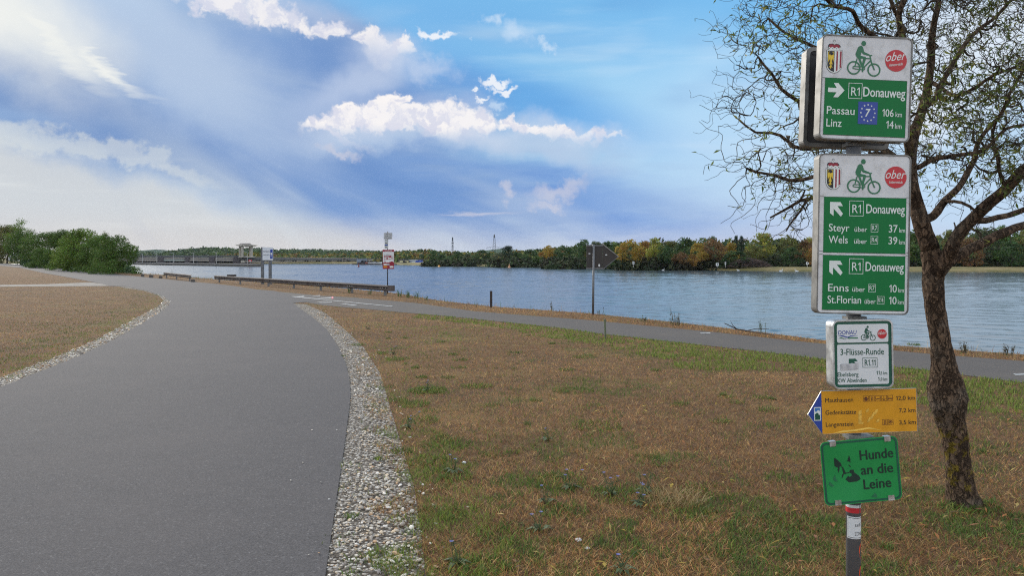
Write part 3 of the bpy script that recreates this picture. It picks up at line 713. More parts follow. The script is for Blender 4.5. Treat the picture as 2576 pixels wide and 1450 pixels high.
tag(arrays_mesh('fallen_leaves', V, F, m_grass, cols=np.repeat(pick(LEAFP, N), 4, 0)), 'small yellow and brown leaves fallen on the lawn near the tree', 'leaves', kind='stuff')
# ================================================================== SIGNS BY THE TREE
_cap = {}
def raw_text(s, shear=0.0):
    cu = bpy.data.curves.new('lettering', 'FONT'); cu.body = s; cu.size = 1.0; cu.shear = shear; cu.resolution_u = 3
    o = bpy.data.objects.new('lettering', cu); me = bpy.data.meshes.new_from_object(o)
    vs = [(v.co.x, v.co.y) for v in me.vertices]; fs = [tuple(p.vertices) for p in me.polygons]
    bpy.data.meshes.remove(me); bpy.data.objects.remove(o); bpy.data.curves.remove(cu)
    return vs, fs
def advance(s):
    if s not in _cap: _cap[s] = max(v[0] for v in raw_text('H' + s + 'H')[0]) - max(v[0] for v in raw_text('HH')[0])
    return _cap[s]
def text_geo(s, bold=0.0, shear=0.0):
    """flat letters; the figure one gets a flag like the road-sign figure"""
    if '1' not in s: return raw_text(s, shear)
    vs, fs, x, c = [], [], 0.0, cap_h(); run = ''
    def flush(x, run):
        if not run: return x
        v, f = raw_text(run); b = len(vs)
        vs.extend([(q[0] + x, q[1]) for q in v]); fs.extend([tuple(b + i for i in t) for t in f])
        return x + advance(run)
    for ch in s:
        if ch == '1':
            x = flush(x, run); run = ''; b = len(vs); w = .085
            vs.extend([(x + .20, 0), (x + .20 + w, 0), (x + .20 + w, c), (x + .205, c), (x + .20, c * .98), (x + .05, c * .80), (x + .05, c * .68), (x + .20, c * .83)])
            fs.extend([(b, b + 1, b + 2, b + 3, b + 4), (b + 4, b + 5, b + 6, b + 7)]); x += .37
        else: run += ch
    flush(x, run)
    return vs, fs
def cap_h():
    if 'h' not in _cap: _cap['h'] = max(v[1] for v in text_geo('H')[0])
    return _cap['h']

class Face:
    """drawing surface of a sign: local pixels (origin top left, y down) -> metres on the sign"""
    def __init__(s, W_, H_, scale): s.W, s.H, s.s = W_, H_, scale
    def p(s, lx, ly): return ((lx - s.W / 2) * s.s, (s.H / 2 - ly) * s.s)
    def poly(s, mb, pts, off):
        q = [s.p(*a) for a in pts]; mb.add([(x, -off, z) for x, z in q], [tuple(range(len(q)))])
    def rect(s, mb, x0, y0, x1, y1, off): s.poly(mb, [(x0, y0), (x1, y0), (x1, y1), (x0, y1)], off)
    def disc(s, mb, cx, cy, rx, off, ry=None, n=32):
        ry = ry or rx; s.poly(mb, [(cx + rx * math.cos(2 * math.pi * k / n), cy + ry * math.sin(2 * math.pi * k / n)) for k in range(n)], off)
    def annulus(s, mb, cx, cy, r1, r0, off, n=36):
        q = [s.p(cx + r * math.cos(2 * math.pi * k / n), cy + r * math.sin(2 * math.pi * k / n)) for r in (r1, r0) for k in range(n)]
        mb.add([(x, -off, z) for x, z in q], [(k, (k + 1) % n, n + (k + 1) % n, n + k) for k in range(n)])
    def stroke(s, mb, pts, w, off):
        for (x0, y0), (x1, y1) in zip(pts[:-1], pts[1:]):
            d = math.hypot(x1 - x0, y1 - y0) or 1; nx, ny = -(y1 - y0) / d * w / 2, (x1 - x0) / d * w / 2
            s.poly(mb, [(x0 + nx, y0 + ny), (x1 + nx, y1 + ny), (x1 - nx, y1 - ny), (x0 - nx, y0 - ny)], off); off += 0.00002
    def box(s, mb, x0, y0, x1, y1, w, off):
        s.rect(mb, x0, y0, x1, y0 + w, off); s.rect(mb, x0, y1 - w, x1, y1, off); s.rect(mb, x0, y0 + w, x0 + w, y1 - w, off); s.rect(mb, x1 - w, y0 + w, x1, y1 - w, off)
    def text(s, mb, st, x0, x1, base, cap, off, bold=0.012, shear=0.0, slope=0.0):
        vs, fs = text_geo(st, bold, shear); mn = min(v[0] for v in vs); mx = max(v[0] for v in vs)
        kx = (x1 - x0) / (mx - mn); ky = cap / cap_h()
        for k, (ox, oy) in enumerate(((0, 0),) if bold <= 0 else ((-1, 0), (1, 0), (0, 1), (0, -1))):   # struck several times for weight
            q = [s.p(x0 + (x - mn) * kx + ox * bold * cap * .8, base - y * ky + oy * bold * cap * .5 + (x - mn) * kx * slope) for x, y in vs]
            mb.add([(x, -off - k * 4e-5, z) for x, z in q], fs)

m_sgrey = vmat('weathered_aluminium', (0.21, 0.205, 0.19), 0.55, 0.35, 0.3, 14, (0.055, 0.05, 0.035), 0.75, 11)
m_salu = vmat('clean_aluminium', (0.55, 0.56, 0.56), 0.38, 0.7, 0.12, 20, (0.3, 0.29, 0.27), 0.3, 7)
m_sback = vmat('dark_sign_back', (0.045, 0.043, 0.042), 0.55, 0.3, 0.3, 6, (0.12, 0.11, 0.10), 0.4, 5)
m_swhite = vmat('dirty_white_sheeting', (0.66, 0.66, 0.66), 0.5, 0, 0.06, 9, (0.36, 0.35, 0.32), 0.6, 22, spec=0.3)
m_swhite2 = vmat('white_sheeting', (0.66, 0.68, 0.68), 0.4, 0, 0.04, 6, (0.5, 0.5, 0.48), 0.35, 9)
m_sgreen = vmat('green_sheeting', (0.006, 0.165, 0.042), 0.5, 0, 0.07, 5, (0.015, 0.12, 0.045), 0.3, 6, spec=0.25)
m_dgreen = vmat('dark_green_print', (0.008, 0.085, 0.05), 0.45, 0, 0.08, 8)
m_ltr = vmat('white_print', (0.70, 0.74, 0.70), 0.45, 0, 0.05, 20)
m_cyc = vmat('green_print', (0.018, 0.15, 0.065), 0.45, 0, 0.06, 10)
m_inkg = vmat('green_black_print', (0.004, 0.026, 0.016), 0.5, 0, 0.1, 8)
m_black = vmat('black_print', (0.012, 0.012, 0.012), 0.5, 0, 0.1, 10)
m_red = vmat('red_print', (0.50, 0.022, 0.03), 0.42, 0, 0.08, 6)
m_dred = vmat('dark_red_print', (0.28, 0.012, 0.03), 0.45, 0, 0.06, 6)
m_yel = vmat('yellow_print', (0.72, 0.50, 0.03), 0.45, 0, 0.08, 12)
m_blue = vmat('blue_print', (0.02, 0.055, 0.30), 0.42, 0, 0.06, 6)
m_orange = vmat('amber_sheeting', (0.66, 0.30, 0.008), 0.42, 0, 0.07, 5, (0.30, 0.13, 0.01), 0.45, 7)
m_lgreen = vmat('faded_green_sheeting', (0.018, 0.25, 0.06), 0.5, 0, 0.12, 4, (0.04, 0.30, 0.11), 0.5, 3, spec=0.25)
m_brown = vmat('brown_print', (0.10, 0.025, 0.012), 0.5, 0, 0.1, 8)
m_steel = vmat('bare_steel_clip', (0.55, 0.54, 0.52), 0.35, 0.8, 0.2, 30)

def sign_root(name, cx, cy, d, roll, yaw, label, cat='sign'):
    e = empty(name, at(cx, cy, d), 0, label, cat, 'signs stacked on the grey post')
    e.rotation_euler = (Matrix.Rotation(R(yaw), 3, 'Z') @ Matrix.Rotation(R(roll), 3, 'Y')).to_euler()
    return e

def cyclist(F_, mb, x0, y0, x1, y1, off):
    def q(X, Y): return (x0 + (X - 930) / 1012 * (x1 - x0), y0 + (Y - 150) / 1115 * (y1 - y0))
    k = (x1 - x0) / 1012
    F_.disc(mb, *q(1408, 226), 72 * k, off, 76 * k)
    F_.poly(mb, [q(*a) for a in ((1290, 310), (1355, 305), (1395, 360), (1430, 490), (1600, 560), (1610, 600), (1570, 605), (1400, 565), (1350, 500), (1325, 610), (1480, 645), (1500, 690),
            (1440, 900), (1425, 1120), (1385, 1125), (1372, 960), (1395, 790), (1410, 705), (1300, 705), (1230, 690), (1180, 620), (1170, 560), (1200, 470), (1245, 350))], off)
    F_.stroke(mb, [q(1285, 690), q(1390, 960)], 62 * k, off + 2e-5)
    F_.annulus(mb, *q(1130, 1000), 208 * k, 165 * k, off + 4e-5); F_.annulus(mb, *q(1750, 1040), 203 * k, 160 * k, off + 6e-5)
    for pts, w in (([(1225, 700), (1160, 965)], 34), ([(1105, 960), (1360, 955)], 28), ([(1105, 1022), (1390, 1050)], 28), ([(1110, 955), (1110, 1026)], 28),
                   ([(1440, 975), (1640, 750)], 38), ([(1480, 692), (1640, 692)], 34), ([(1610, 585), (1660, 800), (1765, 1045)], 40), ([(1585, 590), (1680, 590)], 30)):
        F_.stroke(mb, [q(*a) for a in pts], w * k, off + 8e-5); off += 1e-5
    F_.annulus(mb, *q(1430, 1010), 52 * k, 26 * k, off + 1.2e-4, 16)

def crest(F_, root, x0, y0, x1, y1, off):
    """crowned shield: gold eagle on black, red and white stripes"""
    def q(X, Y): return (x0 + (X - 275) / 475 * (x1 - x0), y0 + (Y - 130) / 1000 * (y1 - y0))
    def shield(g): return [q(290 - g, 455 - g), q(745 + g, 455 - g), q(745 + g, 860)] + [q(517 + (228 + g) * math.cos(R(a)), 860 + (245 + g) * math.sin(R(a))) for a in range(10, 180, 14)] + [q(290 - g, 860)]
    MBs = {k: MB() for k in 'kwryd'}
    F_.poly(MBs['k'], shield(16), off); F_.poly(MBs['w'], shield(6), off + 3e-4)
    lefth = [q(312, 470), q(517, 470), q(517, 1085)] + [q(517 + 208 * math.cos(R(a)), 860 + 222 * math.sin(R(a))) for a in range(100, 181, 16)]
    F_.poly(MBs['k'], lefth, off + 6e-4)
    for xa, xb, yb in ((575, 622, 1075), (680, 732, 985)): F_.poly(MBs['r'], [q(xa, 470), q(xb, 470), q(xb, yb - 40), q(xa, yb)], off + 6e-4)
    F_.poly(MBs['y'], [q(*a) for a in ((330, 500), (375, 490), (395, 600), (440, 600), (455, 490), (500, 500), (500, 640), (490, 800), (455, 690), (440, 780), (470, 870), (430, 860), (440, 930), (490, 960), (430, 950), (410, 1010), (385, 950), (335, 960), (395, 920), (400, 860), (360, 870), (395, 780), (385, 690), (340, 810), (325, 640))], off + 9e-4)
    F_.poly(MBs['k'], [q(*a) for a in ((345, 510), (395, 500), (398, 560), (350, 590))], off + 1.2e-3); F_.poly(MBs['k'], [q(*a) for a in ((425, 530), (480, 505), (482, 580), (430, 590))], off + 1.2e-3)
    F_.poly(MBs['k'], [q(*a) for a in ((318, 440), (318, 300), (350, 262), (480, 250), (640, 262), (690, 310), (690, 440))], off)
    F_.poly(MBs['r'], [q(*a) for a in ((340, 380), (350, 300), (400, 272), (500, 285), (610, 272), (655, 300), (672, 380))], off + 3e-4)
    F_.poly(MBs['w'], [q(*a) for a in ((330, 445), (330, 365), (355, 350), (390, 385), (420, 360), (455, 350), (490, 385), (525, 385), (560, 350), (600, 362), (625, 388), (655, 362), (690, 365), (690, 445))], off + 6e-4)
    for X in (355, 458, 565, 665): F_.disc(MBs['k'], *q(X, 400), (x1 - x0) * 0.028, off + 9e-4, None, 8)
    F_.annulus(MBs['w'], *q(505, 232), (x1 - x0) * .09, (x1 - x0) * .045, off + 6e-4, 12); F_.annulus(MBs['d'], *q(503, 168), (x1 - x0) * .08, (x1 - x0) * .055, off + 3e-4, 12)
    sh = MBs['k'].build('coat_of_arms', m_black, root, fix=False)
    MBs['w'].build('white_field', m_ltr, sh, fix=False); MBs['r'].build('red_field', m_dred, sh, fix=False); MBs['y'].build('eagle', m_yel, sh, fix=False); MBs['d'].build('orb', m_sgrey, sh, fix=False)

def roundel(F_, root, cx, cy, r, off, sub=True, slope=0.0):
    m = MB(); F_.disc(m, cx, cy, r, off, None, 40); o = m.build('red_roundel', m_red, root, fix=False)
    t = MB(); F_.text(t, 'ober', cx - r * .94, cx + r * .94, cy + r * .12, r * .78, off + 4e-4, 0.0, 0.35, slope)
    if sub: F_.text(t, 'österreich', cx - r * .62, cx + r * .62, cy + r * .56, r * .25, off + 4e-4, 0.012, 0, slope)
    t.build('lettering', m_ltr, o, fix=False)

def route_box(root, W_, H_, s, thick, rim, m_face, m_rim, rpx=14):
    fr = MB(); w, h = W_ * s, H_ * s
    fr.ring(rrect(w, h, rpx * s), rrect(w - 2 * rim * s, h - 2 * rim * s, (rpx - rim) * s), -0.003, thick)
    fr.build('frame', m_rim, root)
    pn = MB(); pn.prism(rrect(w - 2 * rim * s - .0006, h - 2 * rim * s - .0006, (rpx - rim) * s), 0.0, 0.004); pn.build('face_panel', m_face, root)
    bk = MB(); bk.prism(rrect(w - 2 * rim * s - .0006, h - 2 * rim * s - .0006, (rpx - rim) * s), thick - 0.006, thick - 0.002); bk.build('back_panel', m_sback, root)

D1 = 2.92; SC = D1 / FOCAL
# --- topmost route sign
r1 = sign_root('route_sign', 2178, 222.5, D1, 2.2, 1.5, 'topmost green and white cycle route sign with right arrow, blue star square and dirt-streaked rim')
F1 = Face(231, 264, SC); route_box(r1, 231, 264, SC, 0.047, 3.2, m_swhite, m_sgrey)
g = MB(); F1.rect(g, 11, 110, 219, 252, 0.0014); g.build('green_panel', m_sgreen, r1, fix=False)
g = MB(); F1.rect(g, 4, 109, 11, 109.8, .0014); F1.rect(g, 10.2, 109.2, 219.8, 110, .0014); F1.rect(g, 219, 110, 219.8, 252, .0014); F1.rect(g, 10.2, 252, 219.8, 252.8, .0014); g.build('panel_joint', m_black, r1, fix=False)
crest(F1, r1, 12, 13, 52, 98, 0.0012)
c = MB(); cyclist(F1, c, 66, 13, 150, 103, 0.0012); c.build('cyclist_pictogram', m_cyc, r1, fix=False)
roundel(F1, r1, 189.5, 59, 27.5, 0.0012, slope=-0.14)
a = MB(); F1.poly(a, [(19, 134.5), (41, 134.5), (33, 122), (45, 122), (61, 140), (45, 158), (33, 158), (41, 145.5), (19, 145.5)], 0.0022); a.build('arrow', m_ltr, r1, fix=False)
t = MB(); o_ = 0.0022
F1.box(t, 71, 120, 106, 159.5, 1.2, o_); F1.text(t, 'R1', 78, 99.5, 152, 21, o_, 0.004)
F1.text(t, 'Donauweg', 109, 215.5, 152.6, 23.7, o_, 0.022); F1.text(t, 'Passau', 18, 88.5, 200.5, 19.5, o_); F1.text(t, '106', 159.5, 188, 201, 18.5, o_); F1.text(t, 'km', 193, 209.5, 201, 13, o_, 0.005)
F1.text(t, 'Linz', 18, 56.5, 232, 19.5, o_); F1.text(t, '14', 170.5, 189, 230.5, 18.5, o_); F1.text(t, 'km', 193, 209.5, 230.5, 13, o_, 0.005)
t.build('lettering', m_ltr, r1, fix=False)
b_ = MB(); F1.rect(b_, 97.5, 166, 147, 222.5, 0.0022); bs = b_.build('blue_square', m_blue, r1, fix=False)
t = MB()
for k in range(12):
    a_ = R(30 * k); cx, cy = 122.3 + 17.8 * math.sin(a_), 194 - 20.5 * math.cos(a_)
    F1.poly(t, [(cx + (2.9 if j % 2 == 0 else 1.2) * math.sin(R(36 * j)), cy - (2.9 if j % 2 == 0 else 1.2) * math.cos(R(36 * j))) for j in range(10)], 0.0028)
F1.text(t, '7', 116, 128.5, 203.5, 19.5, 0.0028, 0.035, 0.15); t.build('lettering', m_ltr, bs, fix=False)
# --- its twin facing away behind the post
rb = sign_root('route_sign', 2178 + 0, 233, 3.085, 2.2, 1.5, 'grey back of the twin route sign facing away behind the topmost sign')
rb.location = at(2178, 222.5, D1) + Vector((0.004, 0.165, -0.004))
fr = MB(); w, h = 231 * SC, 264 * SC
fr.ring(rrect(w, h, .022), rrect(w - .03, h - .03, .015), 0.0, 0.05); fr.build('frame', m_sgrey, rb)
pn = MB(); pn.prism(rrect(w - .031, h - .031, .015), 0.006, 0.046); pn.build('back_panel', m_sback, rb)
sl = MB(); sl.prism(rrect(w - .05, .010, .004, 3, 0, h / 2 - .024), 0.003, 0.0058); sl.build('rim_slot', m_black, rb)
cl = MB()
for z_ in (-0.09, 0.09): cl = MB(); cl.ring(rrect(.082, .034, .004, 2, -.045, z_), rrect(.06, .02, .004, 2, -.045, z_), -0.10, -0.002); cl.build('clamp', m_sgrey, rb)

# --- tall two-destination sign
r2 = sign_root('route_sign', 2172.5, 590, D1, 1.1, 1.0, 'tallest green and white cycle route sign with two upper-left arrows')
F2 = Face(234, 404, SC); route_box(r2, 234, 404, SC, 0.047, 3.2, m_swhite, m_sgrey)
g = MB(); F2.rect(g, 15, 110, 223.5, 249, 0.0014); g.build('green_panel', m_sgreen, r2, fix=False)
g = MB(); F2.rect(g, 15, 256.5, 223.5, 393.5, 0.0014); g.build('green_panel', m_sgreen, r2, fix=False)
g = MB()
for y_ in (109.2, 249, 255.7, 393.5): F2.rect(g, 14.2, y_, 224.3, y_ + .8, 0.0014)
for y_ in (110, 249, 256.5): F2.rect(g, 5, y_ - 3, 14.2, y_ - 2.2, 0.0014); F2.rect(g, 224.3, y_ - 3, 230, y_ - 2.2, .0014)
g.build('panel_joint', m_black, r2, fix=False)
crest(F2, r2, 18, 13, 56, 92, 0.0012)
c = MB(); cyclist(F2, c, 73, 13, 157, 102, 0.0012); c.build('cyclist_pictogram', m_cyc, r2, fix=False)
roundel(F2, r2, 195.5, 57, 27.5, 0.0012)
def ul_arrow(F_, x0, y0, x1, y1, off):
    m = MB(); w = x1 - x0; h = y1 - y0
    F_.poly(m, [(x0, y0), (x0 + .80 * w, y0), (x0 + .98 * w, y0 + .27 * h), (x0 + .56 * w, y0 + .27 * h), (x0 + w, y0 + .80 * h), (x0 + .84 * w, y0 + h), (x0 + .28 * w, y0 + .46 * h), (x0 + .28 * w, y0 + .97 * h), (x0, y0 + .76 * h)], off)
    return m
ul_arrow(F2, 30, 122.5, 63, 159, 0.0022).build('arrow', m_ltr, r2, fix=False); ul_arrow(F2, 31, 270, 65, 307, 0.0022).build('arrow', m_ltr, r2, fix=False)
t = MB()
for yb, b0 in ((0, 0), (145.5, 2)):
    F2.box(t, 79 + b0, 118 + yb, 115 + b0, 157 + yb, 1.2, o_); F2.text(t, 'R1', 86.5 + b0, 108 + b0, 149 + yb, 21, o_, 0.004); F2.text(t, 'Donauweg', 122 + b0 / 2, 219.5, 149 + yb, 22.5, o_, 0.02)
for nm, x0, x1, u0, u1, rr, b0, b1, n0, n1, kmn, base in (('Steyr', 28, 80, 93, 125, 'R7', 134.5, 153, 180, 202, '37', 196), ('Wels', 28, 76.5, 92.5, 125, 'R4', 134.5, 153, 180, 202, '39', 226),
                                              ('Enns', 29, 81, 90, 122.5, 'R7', 131, 149.5, 184, 203, '10', 347), ('St.Florian', 28, 113, 122, 150, 'R14', 153.5, 172, 184, 203, '10', 377)):
    F2.text(t, nm, x0, x1, base, 18.5, o_); F2.text(t, 'über', u0, u1, base, 12.2, o_, 0.006); F2.box(t, b0, base - 19.5, b1, base + .5, .9, o_)
    F2.text(t, rr, b0 + 2.8, b1 - 2.8, base - 4.5, 11, o_, 0.006); F2.text(t, kmn, n0, n1, base, 18.5, o_); F2.text(t, 'km', 206.5, 221, base, 11.5, o_, 0.005)
t.build('lettering', m_ltr, r2, fix=False)

# --- small white three-rivers sign
r3 = sign_root('route_sign', 2170.5, 892, D1, -0.9, 2.0, 'small white cycle sign in a green border with rounded silver frame and scraped sticker')
F3 = Face(151, 170, SC); route_box(r3, 155, 174, SC, 0.055, 4.2, m_dgreen, m_salu, 16)
g = MB(); g.prism(rrect(131 * SC, 46 * SC, 4 * SC, 4, 0, (170 / 2 - 32.5) * SC), -0.0012, 0.0); g.prism(rrect(131 * SC, 101 * SC, 4 * SC, 4, 0, (170 / 2 - 110.5) * SC), -0.0012, 0.0); g.build('white_panel', m_swhite2, r3)
o3 = 0.0020; c = MB(); cyclist(F3, c, 71, 14, 108, 52, o3); c.build('cyclist_pictogram', m_dgreen, r3, fix=False)
roundel(F3, r3, 125, 35, 12, o3, False)
lg = MB(); F3.text(lg, 'DONAU', 13, 60, 34.5, 10, o3, -0.005, 0.1); F3.poly(lg, [(12, 38), (22, 36), (30, 38.5), (37, 41), (45, 37.5), (63, 38.5), (45, 40), (37, 43.5), (28, 41), (20, 38.5)], o3); lw = lg.build('river_emblem', m_blue, r3, fix=False)
lg = MB(); F3.poly(lg, [(12, 45), (20, 41.5), (27, 44), (36, 45), (27, 46), (20, 44)], o3); F3.rect(lg, 37, 42.5, 63, 45.5, o3); lg.build('green_wave', m_cyc, lw, fix=False)
t = MB(); F3.text(t, '3-Flüsse-Runde', 18, 129, 86.5, 15.5, o3, 0.012); F3.box(t, 74, 94, 112, 119, 1, o3); F3.text(t, 'R1.11', 79.5, 107, 114.5, 15.5, o3, 0.012)
F3.text(t, 'Ebelsberg', 10, 63, 140.5, 10.4, o3, 0.01); F3.text(t, 'KW Abwinden', 10, 83.5, 155.5, 10.4, o3, 0.01)
F3.text(t, '11', 109, 118, 137.5, 9.5, o3, 0.01); F3.text(t, ',5 km', 118.5, 136.5, 137.5, 8, o3, 0.006); F3.text(t, '1', 112.8, 116.2, 153, 9.5, o3, 0.01); F3.text(t, ',0 km', 118.5, 136.5, 153, 8, o3, 0.006)
t.build('lettering', m_dgreen, r3, fix=False)
a = MB(); F3.poly(a, [(39, 96), (56, 96), (62, 103), (52, 103), (61, 113), (57, 116), (47, 106), (39, 112)], o3); a.build('arrow', m_dgreen, r3, fix=False)
m_scrape = vmat('scraped_sticker_residue', (0.50, 0.50, 0.50), 0.7, 0, 0.2, 40, (0.25, 0.25, 0.26), 0.8, 60)
a = MB(); F3.poly(a, [(17, 110), (20, 108.5), (40, 108), (63, 107), (63, 122), (50, 124), (18, 125)], o3 + .0006); a.build('sticker_residue', m_scrape, r3, fix=False)

# --- amber hiking arrow
r4 = sign_root('hiking_sign', 2187, 1036, 2.94, -1.7, 0.5, 'amber arrow-shaped hiking sign with blue tip pointing left')
S4 = 2.94 / FOCAL; F4 = Face(240, 109, S4)
q = lambda x, y: F4.p(x, y)
b_ = MB(); b_.prism([q(-36, 58), q(0, 0), q(240, 0), q(240, 109), q(0, 109)], 0.0, 0.003); b_.build('sign_plate', m_salu, r4)
b_ = MB(); F4.rect(b_, 0, .8, 239, 108.2, 0.0008); b_.build('amber_panel', m_orange, r4, fix=False)
b_ = MB(); F4.poly(b_, [(-34, 57.6), (-0.6, 3.5), (-0.6, 107)], 0.0008); tip = b_.build('blue_tip', m_blue, r4, fix=False)
b_ = MB(); F4.rect(b_, -20, 40, -3, 74, .0014); em = b_.build('trail_emblem', m_ltr, tip, fix=False)
b_ = MB(); F4.poly(b_, [(-18, 42), (-5, 42), (-5, 50), (-10, 47), (-15, 52), (-18, 50)], .002); b_.build('blue_field', vmat('light_blue_print', (.05, .2, .5), .5), em, fix=False)
b_ = MB(); F4.poly(b_, [(-18, 58), (-13, 54), (-9, 56), (-8, 62), (-12, 66), (-5, 58), (-5, 72), (-18, 72)], .002); b_.build('green_field', m_dgreen, em, fix=False)
t = MB(); o4 = .0014
for nm, x0, x1, base in (('Mauthausen', 9, 79.5, 29), ('Gedenkstätte', 9, 86, 60), ('Langenstein', 9, 78, 90)): F4.text(t, nm, x0, x1, base, 10.8, o4, 0.006)
for nm, x0, x1, base in (('12,0 km', 188, 236, 29), ('7,2 km', 195, 236, 60), ('3,5 km', 194.5, 236, 90)): F4.text(t, nm, x0, x1, base, 10.5, o4, 0.008)
t.build('lettering', m_black, r4, fix=False)
t = MB()
for k in range(5): F4.box(t, 105 + 15.2 * k, 15.5, 118.8 + 15.2 * k, 30, .8, o4)
for k in range(2): F4.box(t, 151.5 + 14.6 * k, 76, 164.8 + 14.6 * k, 90, .8, o4)
F4.poly(t, [(106.5, 22), (112, 17), (117.5, 22), (117.5, 23), (106.5, 23)], o4); F4.rect(t, 108, 23.5, 116, 28, o4)
for x_ in (124.6, 128.6, 155.6, 159.6): yb = 0 if x_ < 140 else 60.5; F4.rect(t, x_, 18 + yb, x_ + 1.7, 28 + yb, o4)
F4.poly(t, [(137, 24), (148, 21.5), (148, 23.5), (137, 26)], o4)
F4.rect(t, 156.6, 18, 157.8, 27.5, o4); F4.poly(t, [(152.6, 23.5), (154, 23.5), (157.2, 26.8), (160.4, 23.5), (161.8, 23.5), (157.2, 29)], o4 + 1e-4)
F4.rect(t, 167.5, 22.5, 178, 25, o4); F4.rect(t, 167.5, 19, 168.5, 27.5, o4); F4.rect(t, 177, 22.5, 178, 27.5, o4); F4.annulus(t, 172.6, 83, 4.6, 3.2, o4, 14); F4.disc(t, 172.6, 83, 2, o4, None, 8)
t.build('pictogram', m_brown, r4, fix=False)
m_peel = vmat('peeled_patch', (0.72, 0.42, 0.06), 0.6, 0, 0.25, 60)
t = MB(); F4.poly(t, [(92, 54), (100, 50), (99, 82), (104, 80), (103, 86), (91, 86)], o4)
for k in range(9): x_ = 112 + 27 * ((k * 0.37) % 1); y_ = 50 + 30 * ((k * 0.61) % 1); F4.poly(t, [(x_, y_), (x_ + 7, y_ - 3), (x_ + 5, y_ + 5), (x_ - 2, y_ + 7)], o4 + 5e-5 * k)
t.build('peeled_sticker', m_peel, r4, fix=False)
t = MB(); F4.poly(t, [(22, 107.5), (50, 101), (82, 99), (118, 94.5), (150, 103), (180, 107.5), (118, 99), (84, 103)], o4 + 2e-4); t.build('wrinkled_film', vmat('lifted_film', (0.8, 0.5, 0.1), 0.15), r4, fix=False)

# --- green dogs-on-lead sign
r5 = sign_root('dog_lead_sign', 2166.5, 1186.5, 2.93, -5.0, 1.0, 'bright green dogs-on-lead sign, lowest on the post, with steel clips')
S5 = 2.93 / FOCAL; F5 = Face(197, 161, S5)
b_ = MB(); b_.prism(rrect(197 * S5, 161 * S5, 14 * S5), 0.0, 0.0025); b_.build('sign_plate', m_lgreen, r5)
b_ = MB(); b_.ring(rrect(192 * S5, 156 * S5, 12 * S5), rrect(183 * S5, 147 * S5, 9 * S5), -0.0008, 0.0); b_.build('border', m_dgreen, r5)
t = MB(); o5 = .0008
F5.text(t, 'Hunde', 98, 182.5, 53, 24, o5, 0.035); F5.text(t, 'an die', 98, 179, 90, 24, o5, 0.035); F5.text(t, 'Leine', 101.5, 171, 127, 24, o5, 0.035); t.build('lettering', m_inkg, r5, fix=False)
def z6(X, Y):      # read off an enlarged view of this sign
    sx, sy = (3120 + X / 4.832) / 1.49, (1620 + Y / 4.832) / 1.49; dx, dy = sx - 2166.5, sy - 1186.5; c_, s_ = math.cos(R(5)), math.sin(R(5))
    return (197 / 2 + dx * c_ - dy * s_, 161 / 2 + dx * s_ + dy * c_)
t = MB()
for pts in ([(235, 865), (285, 800), (310, 825), (355, 790), (340, 755), (300, 740), (320, 690), (380, 690), (395, 740), (480, 800), (512, 860), (440, 905), (300, 918)],
            [(22, 475), (60, 490), (150, 570), (165, 620), (100, 655), (35, 625)], [(160, 620), (200, 660), (240, 745), (300, 735), (300, 750), (235, 765), (205, 770), (175, 845), (165, 800), (195, 750)],
            [(300, 425), (322, 500), (325, 565), (300, 540), (258, 538), (272, 515)], [(278, 600), (310, 605), (335, 645), (318, 640)], [(105, 640), (130, 655), (110, 750), (90, 690)]):
    F5.poly(t, [z6(*p_) for p_ in pts], o5)
t.build('dog_head_print', m_inkg, r5, fix=False)
t = MB()
for pts in ([(40, 780), (60, 850), (92, 905), (40, 900), (5, 860)], [(-60, 900), (30, 985), (-20, 1000), (-70, 960)], [(705, 1185), (730, 1160), (775, 1110), (812, 1160), (815, 1198)]): F5.poly(t, [z6(*p_) for p_ in pts], o5)
t.build('leaf_stain', m_cyc, r5, fix=False)
for lx, top in ((32, 1), (171, 1), (33, 0), (168, 0)):
    m = MB(); x_, z_ = F5.p(lx, 4 if top else 156); sg = 1 if top else -1
    m.box((x_, -0.002, z_ - sg * .004), (.024, .002, .017)); m.box((x_, .006, z_ + sg * .006), (.024, .020, .003)); m.box((x_, .016, z_ - sg * .002), (.024, .0015, .014)); m.build('clip', m_steel, r5)
for z_ in (0.100, -0.100):
    m = MB(); m.box((-.012, .012, z_), (.20, .012, .012)); m.build('back_rail', m_salu, r5)

# --- the post that carries them
m_post = vmat('grey_painted_post', (0.13, 0.135, 0.145), 0.55, 0.1, 0.1, 8, (0.2, 0.2, 0.2), 0.25, 12)
pp = empty('sign_post', (at(2146.5, 1450, 3.0).x, 3.0, 0), 0, 'round grey steel post carrying the five cycling and dog signs', 'post')
ox = pp.location.x
m = MB(); m.tube([(0, 0, -.2), (at(2147.5, 380, 3.0).x - ox, 0, at(0, 380, 3).z), (at(2148, 105, 3.0).x - ox, 0, at(0, 105, 3).z)], .0275, 24); m.build('pole', m_post, pp, smooth=False)
bpy.data.objects['pole'].data.polygons.foreach_set('use_smooth', [len(f.vertices) == 4 for f in bpy.data.objects['pole'].data.polygons])
def wrap(name, y0, y1, a0, a1, mt, rad=.0281, parent=pp):
    m = MB(); n = 16; vs = []
    for y_ in (y0, y1):
        for k in range(n + 1): a_ = R(a0 + (a1 - a0) * k / n); vs.append((rad * math.sin(a_), -rad * math.cos(a_), at(0, y_, 3.0).z))
    m.add(vs, [(k, k + 1, n + 2 + k, n + 1 + k) for k in range(n)]); return m.build(name, mt, parent, smooth=True, fix=False)
wrap('white_band', 1268, 1275, -180, 180, m_swhite2); wrap('red_band', 1275, 1288, -180, 180, m_red)
st = wrap('white_sticker', 1297, 1352, -75, 60, m_swhite2)
m = MB()
